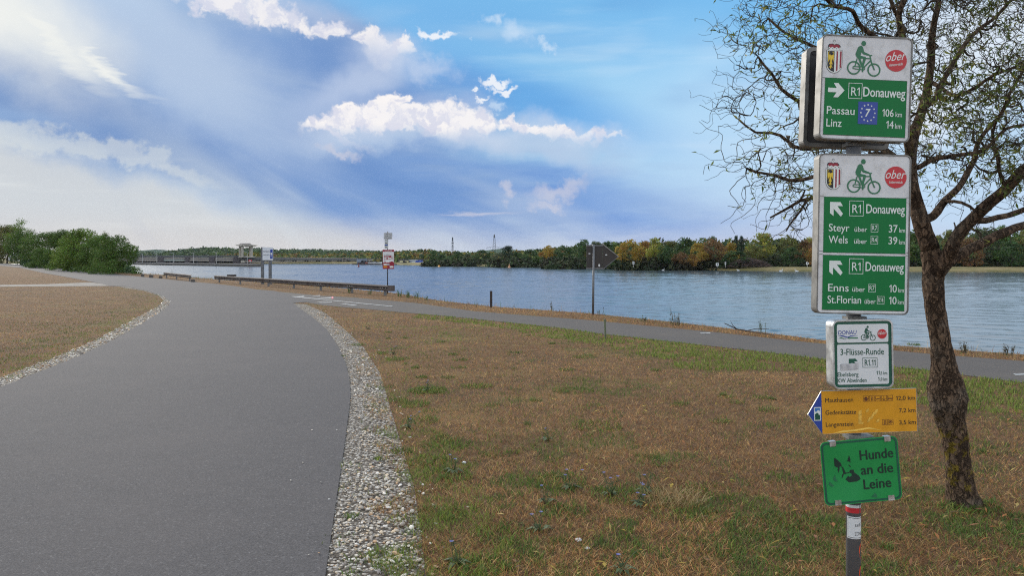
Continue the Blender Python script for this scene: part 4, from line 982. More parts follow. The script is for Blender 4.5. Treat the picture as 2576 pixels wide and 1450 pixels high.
def on_pole(mb, st_, y_base, cap, a0, a1, rad, bold):
    vs, fs = text_geo(st_, bold); mn = min(v[0] for v in vs); mx = max(v[0] for v in vs)
    o = []
    for x, y in vs: a_ = R(a0 + (a1 - a0) * (x - mn) / (mx - mn)); o.append((rad * math.sin(a_), -rad * math.cos(a_), at(0, y_base - y * cap / cap_h(), 3.0).z))
    mb.add(o, fs)
on_pole(m, 'self', 1321, 9, -12, 42, .0284, .03); on_pole(m, 'ZONE', 1343, 9, -14, 50, .0284, .03)
m.build('lettering', m_black, st, fix=False)
for y0, y1, a0, a1 in ((1299.5, 1300.7, -68, 54), (1348.5, 1349.7, -68, 54)): wrap('sticker_rule', y0, y1, a0, a1, m_black, .0284, st)
wrap('sticker_rule', 1300.7, 1348.5, -68, -65, m_black, .0284, st)
for yc in (1383, 1440):
    m = MB(); n = 20; vs = [(.0282 * math.sin(R(70 + 46 * math.cos(R(18 * k)))), -.0282 * math.cos(R(70 + 46 * math.cos(R(18 * k)))), at(0, yc - 25 * math.sin(R(18 * k)), 3).z) for k in range(n)]
    m.add(vs, [tuple(range(n))]); o = m.build('round_sticker', vmat('orange_sticker', (.75, .08, .02), .4), pp, fix=False)
m = MB()
for y_ in (366, 800): m = MB(); m.box((0, -.01, at(0, y_, 3).z), (.075, .05, .012)); m.build('bracket', m_sgrey, pp)
m = MB(); m.box((0.01, -.02, at(0, 1096, 3).z), (.10, .06, .012)); m.build('bracket', m_sgrey, pp)

# ================================================================== SMALL POSTS, SIGNS AND RAILS ALONG THE BANK
m_galv = vmat('galvanised_steel', (0.16, 0.165, 0.17), 0.5, 0.5, 0.25, 6, (0.07, 0.07, 0.07), 0.4, 4)
m_rail = vmat('weathered_guardrail', (0.10, 0.085, 0.078), 0.8, 0.0, 0.25, 2.5, (0.05, 0.033, 0.03), 0.85, 1.6, spec=0.12)
m_darkpl = vmat('brown_sign_back', (0.040, 0.034, 0.030), 0.6, 0.1, 0.2, 3)
m_rust = vmat('dark_brown_paint', (0.030, 0.018, 0.014), 0.6, 0, 0.3, 8)
m_conc = vmat('old_concrete', (0.10, 0.09, 0.08), 0.9, 0, 0.25, 4, (0.09, 0.08, 0.07), 0.6, 2.0, bump=0.4, bscale=20)

bp = empty('arrow_board', gp(1492.5, 793), 0, 'dark brown back of an arrow-shaped board on a thin steel pole at the bank', 'sign')
d = bp.location.y; k_ = d / FOCAL
m = MB(); m.tube([(-.012, 0, -.3), (.012, 0, (793 - 616) * k_)], .032, 12); m.build('pole', m_galv, bp, smooth=True)
def bl(x, y): return ((x - 1492.5) * k_, (793 - y) * k_)
m = MB(); m.prism([bl(1475.6, 617.5), bl(1516, 617), bl(1516, 678.5), bl(1475.6, 677.5)], .036, .046); m.build('back_plate', m_darkpl, bp)
m = MB(); m.prism([bl(1516.6, 615.5), bl(1555.5, 646.2), bl(1516.6, 679)], .036, .046); m.build('arrow_tip', m_darkpl, bp)
m = MB(); m.box((bl(1496, 0)[0], .034, bl(0, 618.5)[1]), (41 * k_, .03, .035)); m.box((bl(1496, 0)[0], .034, bl(0, 676.5)[1]), (41 * k_, .03, .035)); m.build('cross_rail', m_galv, bp)
m = MB(); m.prism([bl(1515.6, 614), bl(1517.5, 614), bl(1557, 645.5), bl(1557, 647.5), bl(1555.8, 647.8), bl(1517, 617.4)], .018, .05); m.build('edge_trim', m_sgrey, bp)
m = MB(); m.prism([bl(1516.6, 677.5), bl(1555.5, 646.4), bl(1555.5, 647.6), bl(1517, 679.5)], .022, .05); m.build('edge_trim', m_galv, bp)
for x, y, w_, h_ in ((1483.2, 639, 4.6, 2.4), (1525.5, 642, 4.6, 2.4)):
    m = MB(); cx, cz = bl(x, y); m.box((cx, .033, cz), (w_ * k_, .004, h_ * k_)); m.build('white_label', m_swhite2, bp)
m = MB(); cx, cz = bl(1507.7, 668.5); m.prism([(cx + .026 * math.cos(R(20 * j)), cz + .036 * math.sin(R(20 * j))) for j in range(18)], .030, .034); m.build('oval_label', m_swhite2, bp)

def stake(name, x, y0, y1, w, mt, label, cat, slant=0):
    g = gp(x, y1); k_ = g.y / FOCAL; m = MB(); h = (y1 - y0) * k_; w *= k_
    m.prism([(-w / 2, -.15), (w / 2, -.15), (w / 2 + slant * k_, h - .01), (w * .4 + slant * k_, h), (-w * .4 + slant * k_, h), (-w / 2 + slant * k_, h - .01)], -w / 2, w / 2)
    o = m.build(name, mt, smooth=False); o.location = g; return tag(o, label, cat)
stake('marker_post', 1235.5, 733, 775, 6.0, m_rust, 'short square dark brown post standing in the dry bank grass', 'post')
stake('marker_stake', 1523.5, 804, 853, 4.6, vmat('greenish_weathered_wood', (.12, .14, .085), .9, 0, .3, 20), 'thin greenish stake standing in the grass beside the path', 'stake', -2)
stake('marker_stake', 158, 662, 670.5, 1.6, m_galv, 'tiny grey stake in front of the left shrubs', 'stake')

def guardrail(label, A, B, posts, top=.44, hb=.235):
    A, B = Vector(A), Vector(B); L = (B - A).length; d = (B - A).normalized(); rz = math.atan2(d.y, d.x)
    e = empty('guardrail', A, rz, label, 'guardrail')
    prof = [(.03, top), (.0, top - .012), (-.045, top - .03), (-.06, top - .065), (-.045, top - .095), (0, top - .115), (.0, top - .125), (-.045, top - .145), (-.06, top - .175), (-.045, top - .205), (0, top - .225), (.03, top - hb)]
    m = MB(); k = len(prof); back = [(y + .014, z) for y, z in prof]
    x0s = np.linspace(0, L, 9); vs = []
    for x_ in x0s:
        w_ = .008 * math.sin(x_ * 1.7)
        vs += [(x_, y + w_, z + w_ * .6) for y, z in prof] + [(x_, y + w_, z + w_ * .6) for y, z in back[::-1]]
    n2 = 2 * k; fs = [(i * n2 + j, i * n2 + (j + 1) % n2, (i + 1) * n2 + (j + 1) % n2, (i + 1) * n2 + j) for i in range(len(x0s) - 1) for j in range(n2)]
    fs += [tuple(range(n2)), tuple(range((len(x0s) - 1) * n2, len(x0s) * n2))]
    m.add(vs, fs); rl = m.build('rail', m_rail, e)
    bo = MB()
    for t_ in posts:
        for dx in (-.22, 0.0, .22): bo.tube([(min(max(t_ * L + dx, .1), L - .1), -.012, top - .12), (min(max(t_ * L + dx, .1), L - .1), -.03, top - .12)], .022, 6)
    bo.build('bolts', m_steel, rl)
    for j, t_ in enumerate(posts):
        m = MB(); x_ = t_ * L; m.prism([(x_ - .06, -.5), (x_ + .06, -.5), (x_ + .06, top - .05), (x_ - .06, top - .05)], .046, .055); m.prism([(x_ - .06, -.5), (x_ - .05, -.5), (x_ - .05, top - .05), (x_ - .06, top - .05)], .056, .12); m.prism([(x_ + .05, -.5), (x_ + .06, -.5), (x_ + .06, top - .05), (x_ + .05, top - .05)], .056, .12)
        m.build('post', m_galv, e)
    return e, L, prof
e, L, prof = guardrail('long weathered guardrail along the bank with a rounded right end', gp(540, 711.3), gp(978, 746), (.03, .2, .40, .555, .70, .845, .98))
m = MB(); vs = []
for a_ in range(0, 181, 20): vs += [(L + .26 * math.sin(R(a_)), .1 - .14 * math.cos(R(a_)) - .02, z) for z in (.44, .205)]
k = len(vs) // 2; m.add(vs, [(2 * i, 2 * i + 1, 2 * i + 3, 2 * i + 2) for i in range(k - 1)]); m.build('end_nose', m_rail, e, fix=False)
guardrail('short weathered guardrail left of the gap in the bank', gp(413, 700.2), gp(482, 709.5), (.05, .45, .9))
ra = at(571.5, 694, 56); ra.z = 0
sr = empty('guardrail', (ra.x, ra.y, -.15), 0, 'tiny dark stub of rail seen beyond the long guardrail', 'guardrail')
m = MB(); m.box((.33, 0, .40), (.68, .05, .13)); m.box((.33, -.03, .40), (.68, .02, .05)); m.build('rail', m_rust, sr)
m = MB(); m.box((.45, .06, -.6), (.12, .08, 2.0)); m.build('post', m_galv, sr)

for x, y1, w_, h_, lab in ((358.8, 697.5, 7.6, 7.6, 'leftmost dark concrete bollard on the bank beside the road'), (380, 699.8, 9.4, 7.6, 'leaning concrete bollard, second from the left shrubs'),
                          (404, 701.0, 8, 6.2, 'low pale concrete bollard just left of the short guardrail'), (485.5, 710.8, 10, 7.2, 'squat concrete bollard at the right end of the short guardrail')):
    g = gp(x, y1); k_ = g.y / FOCAL; w = w_ * k_; h = h_ * k_; m = MB()
    t_ = w / 2; b_ = .03
    m.add([(sx * t_, sy * t_, -.2) for sx, sy in ((-1, -1), (1, -1), (1, 1), (-1, 1))] + [(sx * t_ * .96, sy * t_ * .96, h - b_) for sx, sy in ((-1, -1), (1, -1), (1, 1), (-1, 1))] + [(sx * (t_ - b_), sy * (t_ - b_), h) for sx, sy in ((-1, -1), (1, -1), (1, 1), (-1, 1))],
          [(i, (i + 1) % 4, 4 + (i + 1) % 4, 4 + i) for i in range(4)] + [(4 + i, 4 + (i + 1) % 4, 8 + (i + 1) % 4, 8 + i) for i in range(4)] + [(8, 9, 10, 11), (3, 2, 1, 0)])
    o = m.build('bollard', m_conc); o.location = g; o.rotation_euler = (0, R(6 if 'leaning' in lab else 1), R(20)); tag(o, lab, 'bollard', 'concrete bollards on the bank')

# --- two-post notice board
ib = empty('notice_board', at(669, 716, 45), 0, 'white notice board with blue strip on two grey posts behind the guardrail', 'sign')
ib.location.z = 0; k_ = 45 / FOCAL
def ibp(x, y): return ((x - 669) * k_, CZ + (HY - y) * k_)
for x in (659.3, 678.6):
    m = MB(); cx = ibp(x, 0)[0]; m.prism([(cx - .08, -.6), (cx + .08, -.6), (cx + .08, ibp(0, 622.6 if x < 665 else 640)[1]), (cx - .08, ibp(0, 622.6 if x < 665 else 640)[1])], .02, .14); m.build('post', m_galv, ib)
bd = MB(); q0 = ibp(660.8, 623); q1 = ibp(687, 655.4); cx, cz = (q0[0] + q1[0]) / 2, (q0[1] + q1[1]) / 2; bw, bh = q1[0] - q0[0], q0[1] - q1[1]
bd.prism(rrect(bw, bh, .03, 4, cx, cz), -.03, .018); bo = bd.build('board', vmat('pale_board', (.62, .66, .70), .5, 0, .05, 4), ib)
m = MB(); m.box((q1[0] - .09, -.033, cz - .02), (.145, .004, bh * .72)); bl_ = m.build('blue_strip', m_blue, bo)
m = MB(); m.box((q1[0] - .09, -.037, cz), (.09, .003, .10)); m.box((q1[0] - .10, -.037, cz - .12), (.02, .003, .13)); m.build('pictogram', m_ltr, bl_)
m = MB()
for st_, zb, cap in (('UMSETZANLAGE', cz + .09, .085), ('FÜR WASSERFAHRZEUGE', cz - .10, .06)):
    vs, fs = text_geo(st_, .01); mn = min(v[0] for v in vs); mx = max(v[0] for v in vs)
    m.add([(q0[0] + .02 + (x - mn) / (mx - mn) * (bw - .22), -.032, zb + y * cap / cap_h()) for x, y in vs], fs)
m.build('lettering', m_black, bo, fix=False)

# --- red and white information panel on a pole
rp = empty('information_post', at(975, 740.6, 33), 0, 'thin pole carrying a red and white panel and two grey plates by the guardrail end', 'sign')
rp.location.z = 0; k_ = 33 / FOCAL
def rq(x, y): return ((x - 975) * k_, CZ + (HY - y) * k_)
m = MB(); m.tube([(0, 0, -.3), (0, 0, rq(0, 583.3)[1])], .022, 10); m.build('pole', vmat('dark_stickered_pole', (.05, .055, .07), .5, .3, .6, 30), rp, smooth=True)
def plate(name, x0, y0, x1, y1, yy, mt, th=.012):
    m = MB(); a, b2 = rq(x0, y0), rq(x1, y1); m.prism(rrect(b2[0] - a[0], a[1] - b2[1], .02, 3, (a[0] + b2[0]) / 2, (a[1] + b2[1]) / 2), yy, yy + th); return m.build(name, mt, rp)
pa = plate('grey_plate', 965.8, 586.6, 987.2, 602.8, -.045, vmat('grey_plate', (.42, .43, .44), .5)); pb = plate('narrow_plate', 967.9, 603.2, 976.2, 626.8, -.045, vmat('pale_plate', (.45, .48, .48), .5)); pc = plate('red_panel', 963, 629, 991.8, 677.6, -.045, m_dred)
m = MB()
def rtext(mb, st_, x0, x1, yb, cap, yy):
    vs, fs = text_geo(st_, .015); mn = min(v[0] for v in vs); mx = max(v[0] for v in vs); a, b2 = rq(x0, yb), rq(x1, yb)
    mb.add([(a[0] + (x - mn) / (mx - mn) * (b2[0] - a[0]), yy, a[1] + y * cap * k_ / cap_h()) for x, y in vs], fs)
def rrect_px(mb, x0, y0, x1, y1, yy): a, b2 = rq(x0, y0), rq(x1, y1); mb.add([(a[0], yy, a[1]), (b2[0], yy, a[1]), (b2[0], yy, b2[1]), (a[0], yy, b2[1])], [(0, 1, 2, 3)])
rtext(m, 'Achtung', 970.5, 982.5, 591.5, 2.6, -.047); rtext(m, 'Kraftwerk', 969.5, 983.5, 596.6, 2.6, -.047); rtext(m, 'Werksgelände', 967.2, 986, 601.4, 2.4, -.047); m.build('lettering', m_black, pa, fix=False)
m = MB()
for x0, y0, x1, y1 in ((968, 603.3, 976, 604), (968, 608, 976, 608.5), (969.5, 611.8, 974.8, 613.4), (969.2, 621.4, 974.8, 622.2), (969.2, 624, 974.8, 624.7)): rrect_px(m, x0, y0, x1, y1, -.047)
m.build('print', m_black, pb, fix=False)
m = MB(); rrect_px(m, 968, 616, 976, 618.4, -.047); m.build('blue_strip', m_blue, pb, fix=False)
m = MB(); rrect_px(m, 963.8, 634.2, 991, 662, -.047); wf = m.build('white_field', m_swhite2, pc, fix=False)
m = MB(); rtext(m, 'R1 SÜDUFER', 968.5, 986.5, 632.6, 2.2, -.047)
for x0, y0, x1, y1 in ((965.3, 664.4, 973, 668), (981, 670, 989.8, 674.6)): rrect_px(m, x0, y0, x1, y1, -.047)
m.build('lettering', m_ltr, pc, fix=False)
m = MB(); rrect_px(m, 965.3, 670.4, 974.6, 674, -.047); m.build('orange_logo', m_orange, pc, fix=False)
m = MB(); rrect_px(m, 973.6, 664.4, 980.4, 668, -.047); m.build('grey_logo', m_salu, pc, fix=False)
m = MB(); rrect_px(m, 966.4, 644.4, 985.2, 653.8, -.049); rrect_px(m, 988, 645, 989, 654, -.049)
a = [(963.8, 662), (966.5, 661.5), (968, 661), (968.2, 656), (969.2, 654.5), (970, 661), (976, 661.6), (982, 660), (986.4, 658), (991, 660.6), (991, 662)]
m.add([(rq(*p_)[0], -.049, rq(*p_)[1]) for p_ in a], [tuple(range(len(a)))]); m.build('red_print', m_dred, wf, fix=False)
m = MB(); rtext(m, 'Radfähre', 967.5, 987.5, 642.8, 2.2, -.049); m.build('lettering', m_black, wf, fix=False)
m = MB(); rrect_px(m, 967.4, 646, 978.5, 647.2, -.051); rrect_px(m, 967.4, 649, 972.6, 652.4, -.051); rrect_px(m, 976, 649, 984.2, 652.4, -.051); m.build('display_print', m_ltr, wf, fix=False)
# ================================================================== THE CORKSCREW WILLOW
m_bark, T, b = mat('willow_bark', rough=0.95, spec=0.15)
o = T.obj()
wp = T.vmath('ADD', o, T.vmath('SCALE', T.noise(o, 9.0, 4, 0.6, color=True), scale=0.09))
st = T.mapping(wp, scale=(1, 1, 0.30)); st2 = T.mapping(wp, scale=(1, 1, 0.5))
rid = T.math('ABSOLUTE', T.math('SUBTRACT', T.noise(st, 30.0, 3, 0.55), 0.5)); vn = T.noise(st2, 60.0, 6, 0.7); big = T.noise(o, 3.2, 5, 0.6)
vf = T.ramp(rid, 0.0, 0.07)
c = T.mix(T.ramp(vn, 0.3, 0.72), (0.056, 0.036, 0.024, 1), (0.215, 0.145, 0.094, 1))
c = T.mix(T.math('MULTIPLY', T.math('SUBTRACT', 1.0, vf), 0.65), c, (0.020, 0.013, 0.010, 1))
c = T.mix(T.math('MULTIPLY', T.ramp(big, 0.5, 0.62), 0.35), c, (0.18, 0.155, 0.125, 1))
zz = T.new('ShaderNodeSeparateXYZ'); T.l.new(o, zz.inputs[0])
lich = T.math('MULTIPLY', T.ramp(T.noise(o, 15.0, 5, 0.65), 0.52, 0.60), T.math('MAXIMUM', T.math('MULTIPLY', T.ramp(zz.outputs[2], 0.62, 0.45), T.ramp(zz.outputs[2], 0.05, 0.15)), T.math('MULTIPLY', T.ramp(big, 0.55, 0.68), T.ramp(zz.outputs[2], 1.2, 1.6))))
c = T.mix(T.math('MULTIPLY', lich, 0.85), c, (0.20, 0.145, 0.018, 1))
T.l.new(c, b.inputs['Base Color'])
T.l.new(T.bump(T.math('ADD', vf, T.math('MULTIPLY', vn, 0.7)), 1.0, 0.022), b.inputs['Normal'])
m_twig, T, b = mat('willow_twigs', (0.050, 0.040, 0.026), 0.85, 0, 0.2)
m_leaf = tint_mat('willow_leaves', 0.55, 0.45, 0.3)

TD = 4.9
wroot = empty('willow_tree', gp(2428, 1272), 0, 'leaning corkscrew willow with knobbly bark and curly bare twigs beside the sign post', 'tree')
WO = Vector(wroot.location)
def tp(x, y, d=TD): return at(x, y, d) - WO
def smooth_path(ctrl, step=0.05):
    """Catmull-Rom through (point, radius) controls"""
    P_ = [c_[0] for c_ in ctrl]; r_ = [c_[1] for c_ in ctrl]; out = []; rad = []
    for i in range(len(P_) - 1):
        p0 = P_[max(i - 1, 0)]; p1 = P_[i]; p2 = P_[i + 1]; p3 = P_[min(i + 2, len(P_) - 1)]
        n = max(2, int((p2 - p1).length / step))
        for k in range(n):
            t = k / n
            out.append(0.5 * ((2 * p1) + (p2 - p0) * t + (2 * p0 - 5 * p1 + 4 * p2 - p3) * t * t + (3 * p1 - p0 - 3 * p2 + p3) * t ** 3)); rad.append(r_[i] * (1 - t) + r_[i + 1] * t)
    out.append(P_[-1]); rad.append(r_[-1]); return out, rad
K = TD / FOCAL / 2 * 0.86          # photo width of a limb -> radius
trunk_c = [(tp(2428, 1300), 108 * K), (tp(2426, 1272), 96 * K), (tp(2421, 1245), 82 * K), (tp(2412, 1180), 73 * K), (tp(2401, 1110), 72 * K), (tp(2391, 1060), 78 * K), (tp(2384, 1022), 98 * K), (tp(2382, 992), 100 * K),
           (tp(2379, 955), 84 * K), (tp(2373, 915), 68 * K), (tp(2366, 870), 60 * K), (tp(2357, 810), 55 * K), (tp(2351, 755), 54 * K), (tp(2349, 705), 62 * K), (tp(2351, 668), 66 * K), (tp(2340, 628), 52 * K)]
MAIN = {  # photo polylines with distance and width
 'left_stem': [(2340, 628, 4.9, 52), (2327, 590, 4.9, 47), (2316, 555, 4.9, 46), (2300, 500, 4.9, 40), (2291, 440, 4.92, 36), (2290, 385, 4.95, 32), (2303, 330, 5.0, 27), (2322, 275, 5.0, 25), (2337, 205, 5.0, 22), (2344, 130, 5.0, 20), (2350, 60, 4.95, 17), (2362, -30, 4.9, 14), (2350, -140, 4.85, 11), (2372, -260, 4.8, 7)],
 'stem_b': [(2290, 400, 4.95, 30), (2282, 330, 4.85, 24), (2278, 250, 4.75, 22), (2276, 170, 4.7, 21), (2270, 100, 4.7, 20), (2262, 40, 4.65, 17), (2290, -30, 4.6, 14), (2300, -150, 4.6, 9)],
 'stem_c': [(2276, 160, 4.7, 16), (2240, 125, 4.7, 16), (2200, 98, 4.65, 15), (2168, 70, 4.6, 13), (2140, 30, 4.5, 11), (2095, 18, 4.4, 9), (2060, -20, 4.35, 7), (2000, -60, 4.3, 5)],
 'stem_d': [(2322, 275, 5.0, 17), (2360, 240, 5.15, 15), (2390, 170, 5.25, 14), (2430, 110, 5.3, 13), (2480, 60, 5.35, 11), (2540, 10, 5.4, 9), (2600, -60, 5.4, 6)],
 'stem_e': [(2316, 555, 4.9, 26), (2345, 545, 4.95, 24), (2378, 505, 5.0, 21), (2411, 472, 5.05, 18), (2437, 430, 5.1, 16), (2452, 400, 5.1, 14), (2470, 340, 5.15, 12), (2520, 280, 5.2, 10), (2560, 200, 5.3, 8), (2600, 120, 5.4, 6)],
 'limb_a': [(2352, 690, 4.88, 46), (2381, 650, 4.82, 40), (2400, 612, 4.75, 38), (2422, 577, 4.7, 36), (2474, 525, 4.6, 33), (2530, 476, 4.5, 31), (2576, 428, 4.4, 28), (2640, 360, 4.3, 24), (2700, 280, 4.2, 18), (2740, 180, 4.1, 11)],
 'limb_b': [(2362, 690, 4.9, 34), (2396, 652, 4.95, 30), (2424, 637, 5.0, 28), (2474, 610, 5.1, 27), (2529, 584, 5.2, 25), (2576, 568, 5.3, 23), (2660, 545, 5.4, 18), (2760, 500, 5.5, 12)],
 'limb_c': [(2445, 555, 4.65, 18), (2480, 555, 4.75, 18), (2511, 547, 4.85, 17), (2576, 528, 4.95, 16), (2650, 490, 5.05, 12), (2720, 430, 5.1, 8)],
 'low_e': [(2372, 512, 5.0, 10), (2400, 512, 4.9, 9), (2440, 520, 4.8, 8), (2470, 545, 4.75, 6)],
 'left_1': [(2290, 430, 4.92, 20), (2255, 400, 4.9, 18), (2210, 392, 4.85, 16), (2150, 408, 4.8, 15), (2090, 434, 4.75, 14), (2040, 446, 4.7, 12), (1985, 452, 4.65, 10), (1930, 440, 4.6, 8), (1880, 425, 4.55, 6)],
 'left_2': [(2297, 480, 4.92, 18), (2240, 470, 4.98, 16), (2160, 478, 5.05, 15), (2090, 486, 5.1, 13), (2040, 500, 5.15, 11), (1990, 520, 5.2, 8), (1940, 545, 5.2, 5)],
 'left_3': [(2291, 440, 4.92, 20), (2230, 380, 5.1, 17), (2160, 350, 5.25, 16), (2080, 372, 5.35, 14), (2020, 375, 5.4, 12), (1960, 340, 5.45, 9), (1900, 330, 5.5, 7), (1860, 300, 5.5, 5)],
 'left_4': [(2282, 330, 4.85, 18), (2210, 280, 4.75, 15), (2120, 250, 4.7, 13), (2040, 265, 4.7, 12), (1985, 240, 4.7, 10), (1940, 190, 4.7, 8), (1910, 140, 4.7, 6)],
 'left_5': [(2278, 240, 4.75, 16), (2200, 180, 4.95, 14), (2120, 140, 5.1, 12), (2050, 120, 5.2, 10), (1990, 90, 5.25, 8), (1930, 50, 5.3, 6)],
 'left_6': [(2040, 500, 5.15, 8), (2000, 545, 5.1, 6), (1975, 580, 5.1, 4)],
 'up_1': [(2262, 40, 4.65, 12), (2220, -30, 4.6, 10), (2150, -90, 4.55, 8), (2080, -150, 4.5, 5)],
 'right_1': [(2337, 205, 5.0, 14), (2390, 230, 4.85, 12), (2440, 230, 4.75, 11), (2500, 190, 4.65, 9), (2560, 170, 4.6, 7), (2620, 110, 4.5, 5)],
 'right_2': [(2303, 420, 4.95, 15), (2350, 400, 5.0, 14), (2400, 395, 5.0, 12), (2470, 380, 5.0, 11), (2530, 330, 5.0, 9), (2590, 310, 5.0, 7)],
 'right_3': [(2530, 476, 4.5, 12), (2510, 400, 4.45, 10), (2500, 330, 4.4, 8), (2530, 260, 4.35, 6)],
}
nodes = []; parent = []; pts_all = np.zeros((0, 3))
tv = MB()
pth, rad = smooth_path(trunk_c, 0.013)
n_seg = 64; vs = []
for i, (p_, r_) in enumerate(zip(pth, rad)):
    tdir = (pth[min(i + 1, len(pth) - 1)] - pth[max(i - 1, 0)]).normalized(); ux = Vector((1, 0, 0)); ux = (ux - tdir * ux.dot(tdir)).normalized(); uy = tdir.cross(ux)
    for k in range(n_seg):
        a_ = 2 * math.pi * k / n_seg; q_ = p_ + (ux * math.cos(a_) + uy * math.sin(a_)) * r_
        nz = mnoise.noise(Vector((q_.x * 9, q_.y * 9, q_.z * 3.2))) * .13 + mnoise.noise(q_ * 22) * .055
        nz -= .055 * max(0, 1 - 5 * abs(mnoise.noise(Vector((q_.x * 26, q_.y * 26, q_.z * 6))))) + .03 * max(0, 1 - 4 * abs(mnoise.noise(Vector((q_.x * 50 + 5, q_.y * 50, q_.z * 16)))))
        if p_.z < .16: nz += .16 * max(0, math.sin(3 * a_ + 1)) * (1 - p_.z / .16)
        if .50 < p_.z < .80: nz += .15 * mnoise.noise(q_ * 15 + Vector((3, 1, 7)))
        vs.append(p_ + (ux * math.cos(a_) + uy * math.sin(a_)) * r_ * (1 + nz))
L_ = len(pth); tv.add(vs, [(i * n_seg + k, i * n_seg + (k + 1) % n_seg, (i + 1) * n_seg + (k + 1) % n_seg, (i + 1) * n_seg + k) for i in range(L_ - 1) for k in range(n_seg)])
limb_pts = []
for key, ctrl in MAIN.items():
    pth, rad = smooth_path([(tp(x, y, d), w * d / FOCAL / 2 * .88) for x, y, d, w in ctrl], 0.05)
    out = []
    for i, p_ in enumerate(pth):
        am = .022 if rad[i] < .018 else .008
        out.append(p_ + Vector((mnoise.noise(p_ * 6 + Vector((9, 0, 0))), mnoise.noise(p_ * 6 + Vector((0, 9, 0))), mnoise.noise(p_ * 6 + Vector((0, 0, 9))))) * am)
    rr = [r_ * (1 + .12 * mnoise.noise(p_ * 14)) for p_, r_ in zip(out, rad)]
    tv.tube(out, rr, 12 if rad[0] > .03 else 8)
    limb_pts += [(p_, r_) for p_, r_ in zip(out, rad) if r_ < .045]
tv.build('trunk', m_bark, wroot, smooth=True)

# curly branches: grow from the nearest existing wood towards random points of the crown
tw = [p_ for p_, r_ in limb_pts]
node_p = np.array([p_[:] for p_ in tw]); node_r = np.array([r_ for p_, r_ in limb_pts])
rnd = random.Random(5)
def crown_target():
    """a point inside the crown, an uneven dome about the stems"""
    while True:
        x = rnd.uniform(1800, 2840); y = rnd.uniform(-330, 590); d = rnd.uniform(3.9, 6.1)
        cx, cy = 2300, 180
        ex = (x - cx) / (480 if x < cx else 560); ey = (y - cy) / (520 if y < cy else 415); ed = (d - 4.95) / 1.25
        if ex * ex + ey * ey + ed * ed > 1: continue
        if y > 470 and x > 2100 and x < 2620 and rnd.random() < .8: continue
        if x < 2100 and y < 300 and rnd.random() < .35: continue
        if x > 2250 and y > 380 and rnd.random() < .55: continue
        return np.array(tp(x, y, d))
bv = []; twigs = []; tips = []
def curl(p0, p1, r0, r1, amp, turns):
    p0 = Vector(p0); p1 = Vector(p1); ax = p1 - p0; L = ax.length; ax.normalize(); u = ax.orthogonal().normalized(); w = ax.cross(u)
    n = max(5, int(L / .022)); ph = rnd.uniform(0, 6.28); ph2 = rnd.uniform(0, 6.28); sg = rnd.choice((-1, 1)); sagz = rnd.uniform(-.10, .05) * L
    out = []; rd = []
    for i in range(n + 1):
        t = i / n; env = min(1, t * 5); a = turns * 6.28 * t * sg + ph
        q_ = p0 + ax * (L * t) + (u * (math.cos(a) - math.cos(ph)) + w * (math.sin(a) - math.sin(ph))) * amp * env + u * (amp * .5 * math.sin(a * 2.3 + ph2) * env) + Vector((0, 0, sagz * math.sin(math.pi * t)))
        out.append(q_); rd.append(r0 * (1 - t) + r1 * t)
    return out, rd
tm = MB()
targets = [crown_target() for _ in range(1000)]
targets.sort(key=lambda t_: np.min(((node_p - t_) ** 2).sum(1)))
for t_ in targets:
    d2 = ((node_p - t_) ** 2).sum(1); i = int(np.argmin(d2)); L = math.sqrt(d2[i])
    if L < .10: continue
    if L > .75: t_ = node_p[i] + (t_ - node_p[i]) * .75 / L; L = .75
    r0 = min(node_r[i] * .75, .0095); r1 = max(.0026, r0 * .5)
    o_, rd = curl(node_p[i], t_, r0, r1, .020 + .018 * rnd.random(), max(1, L / .20))
    tm.tube(o_, rd, 4, cap=False); k_ = range(3, len(o_), 2)
    node_p = np.vstack([node_p] + [np.array([o_[k][:]]) for k in k_]); node_r = np.concatenate([node_r, [rd[k] for k in k_]])
# fine whips with spirals and droop
M2 = len(node_p); order = np.argsort(node_r); cand = [int(i) for i in range(M2) if node_r[i] < .012]
for k in range(2700):
    i = rnd.choice(cand); p0 = node_p[i]; L = rnd.uniform(.10, .42)
    out_d = Vector(p0) - tp(2330, 260, 4.95); out_d.normalize()
    dr = (out_d * .7 + Vector((rnd.gauss(0, .7), rnd.gauss(0, .7), rnd.gauss(.10, .7)))).normalized()
    o_, rd = curl(p0, Vector(p0) + dr * L, min(node_r[i] * .7, .0028), .0010, .009 + .020 * rnd.random(), L / rnd.uniform(.10, .22))
    tm.tube(o_, rd, 3, cap=False); tips.append(o_)
for x, y, d, dx, dy in ((1815, 250, 4.6, -60, 40), (1830, 330, 4.6, -50, 120), (1810, 430, 4.6, 30, 140), (1850, 380, 4.6, -70, -90), (1900, 470, 4.7, -60, 60), (1940, 500, 4.8, -60, 70), (1870, 540, 4.8, -20, 60), (1800, 210, 4.6, -35, 60), (1990, 530, 5, -90, 50), (2030, 545, 5, -30, 90), (1960, 545, 5, 40, 75)):
    p0 = np.array(tp(x, y, d)); i = int(np.argmin(((node_p - p0) ** 2).sum(1)))
    o_, rd = curl(node_p[i], tp(x + dx, y + dy, d), 0.0030, .0014, .035, 1.6); tm.tube(o_, rd, 3, cap=False); tips.append(o_)
tm.build('twigs', m_twig, wroot, smooth=True, fix=False)
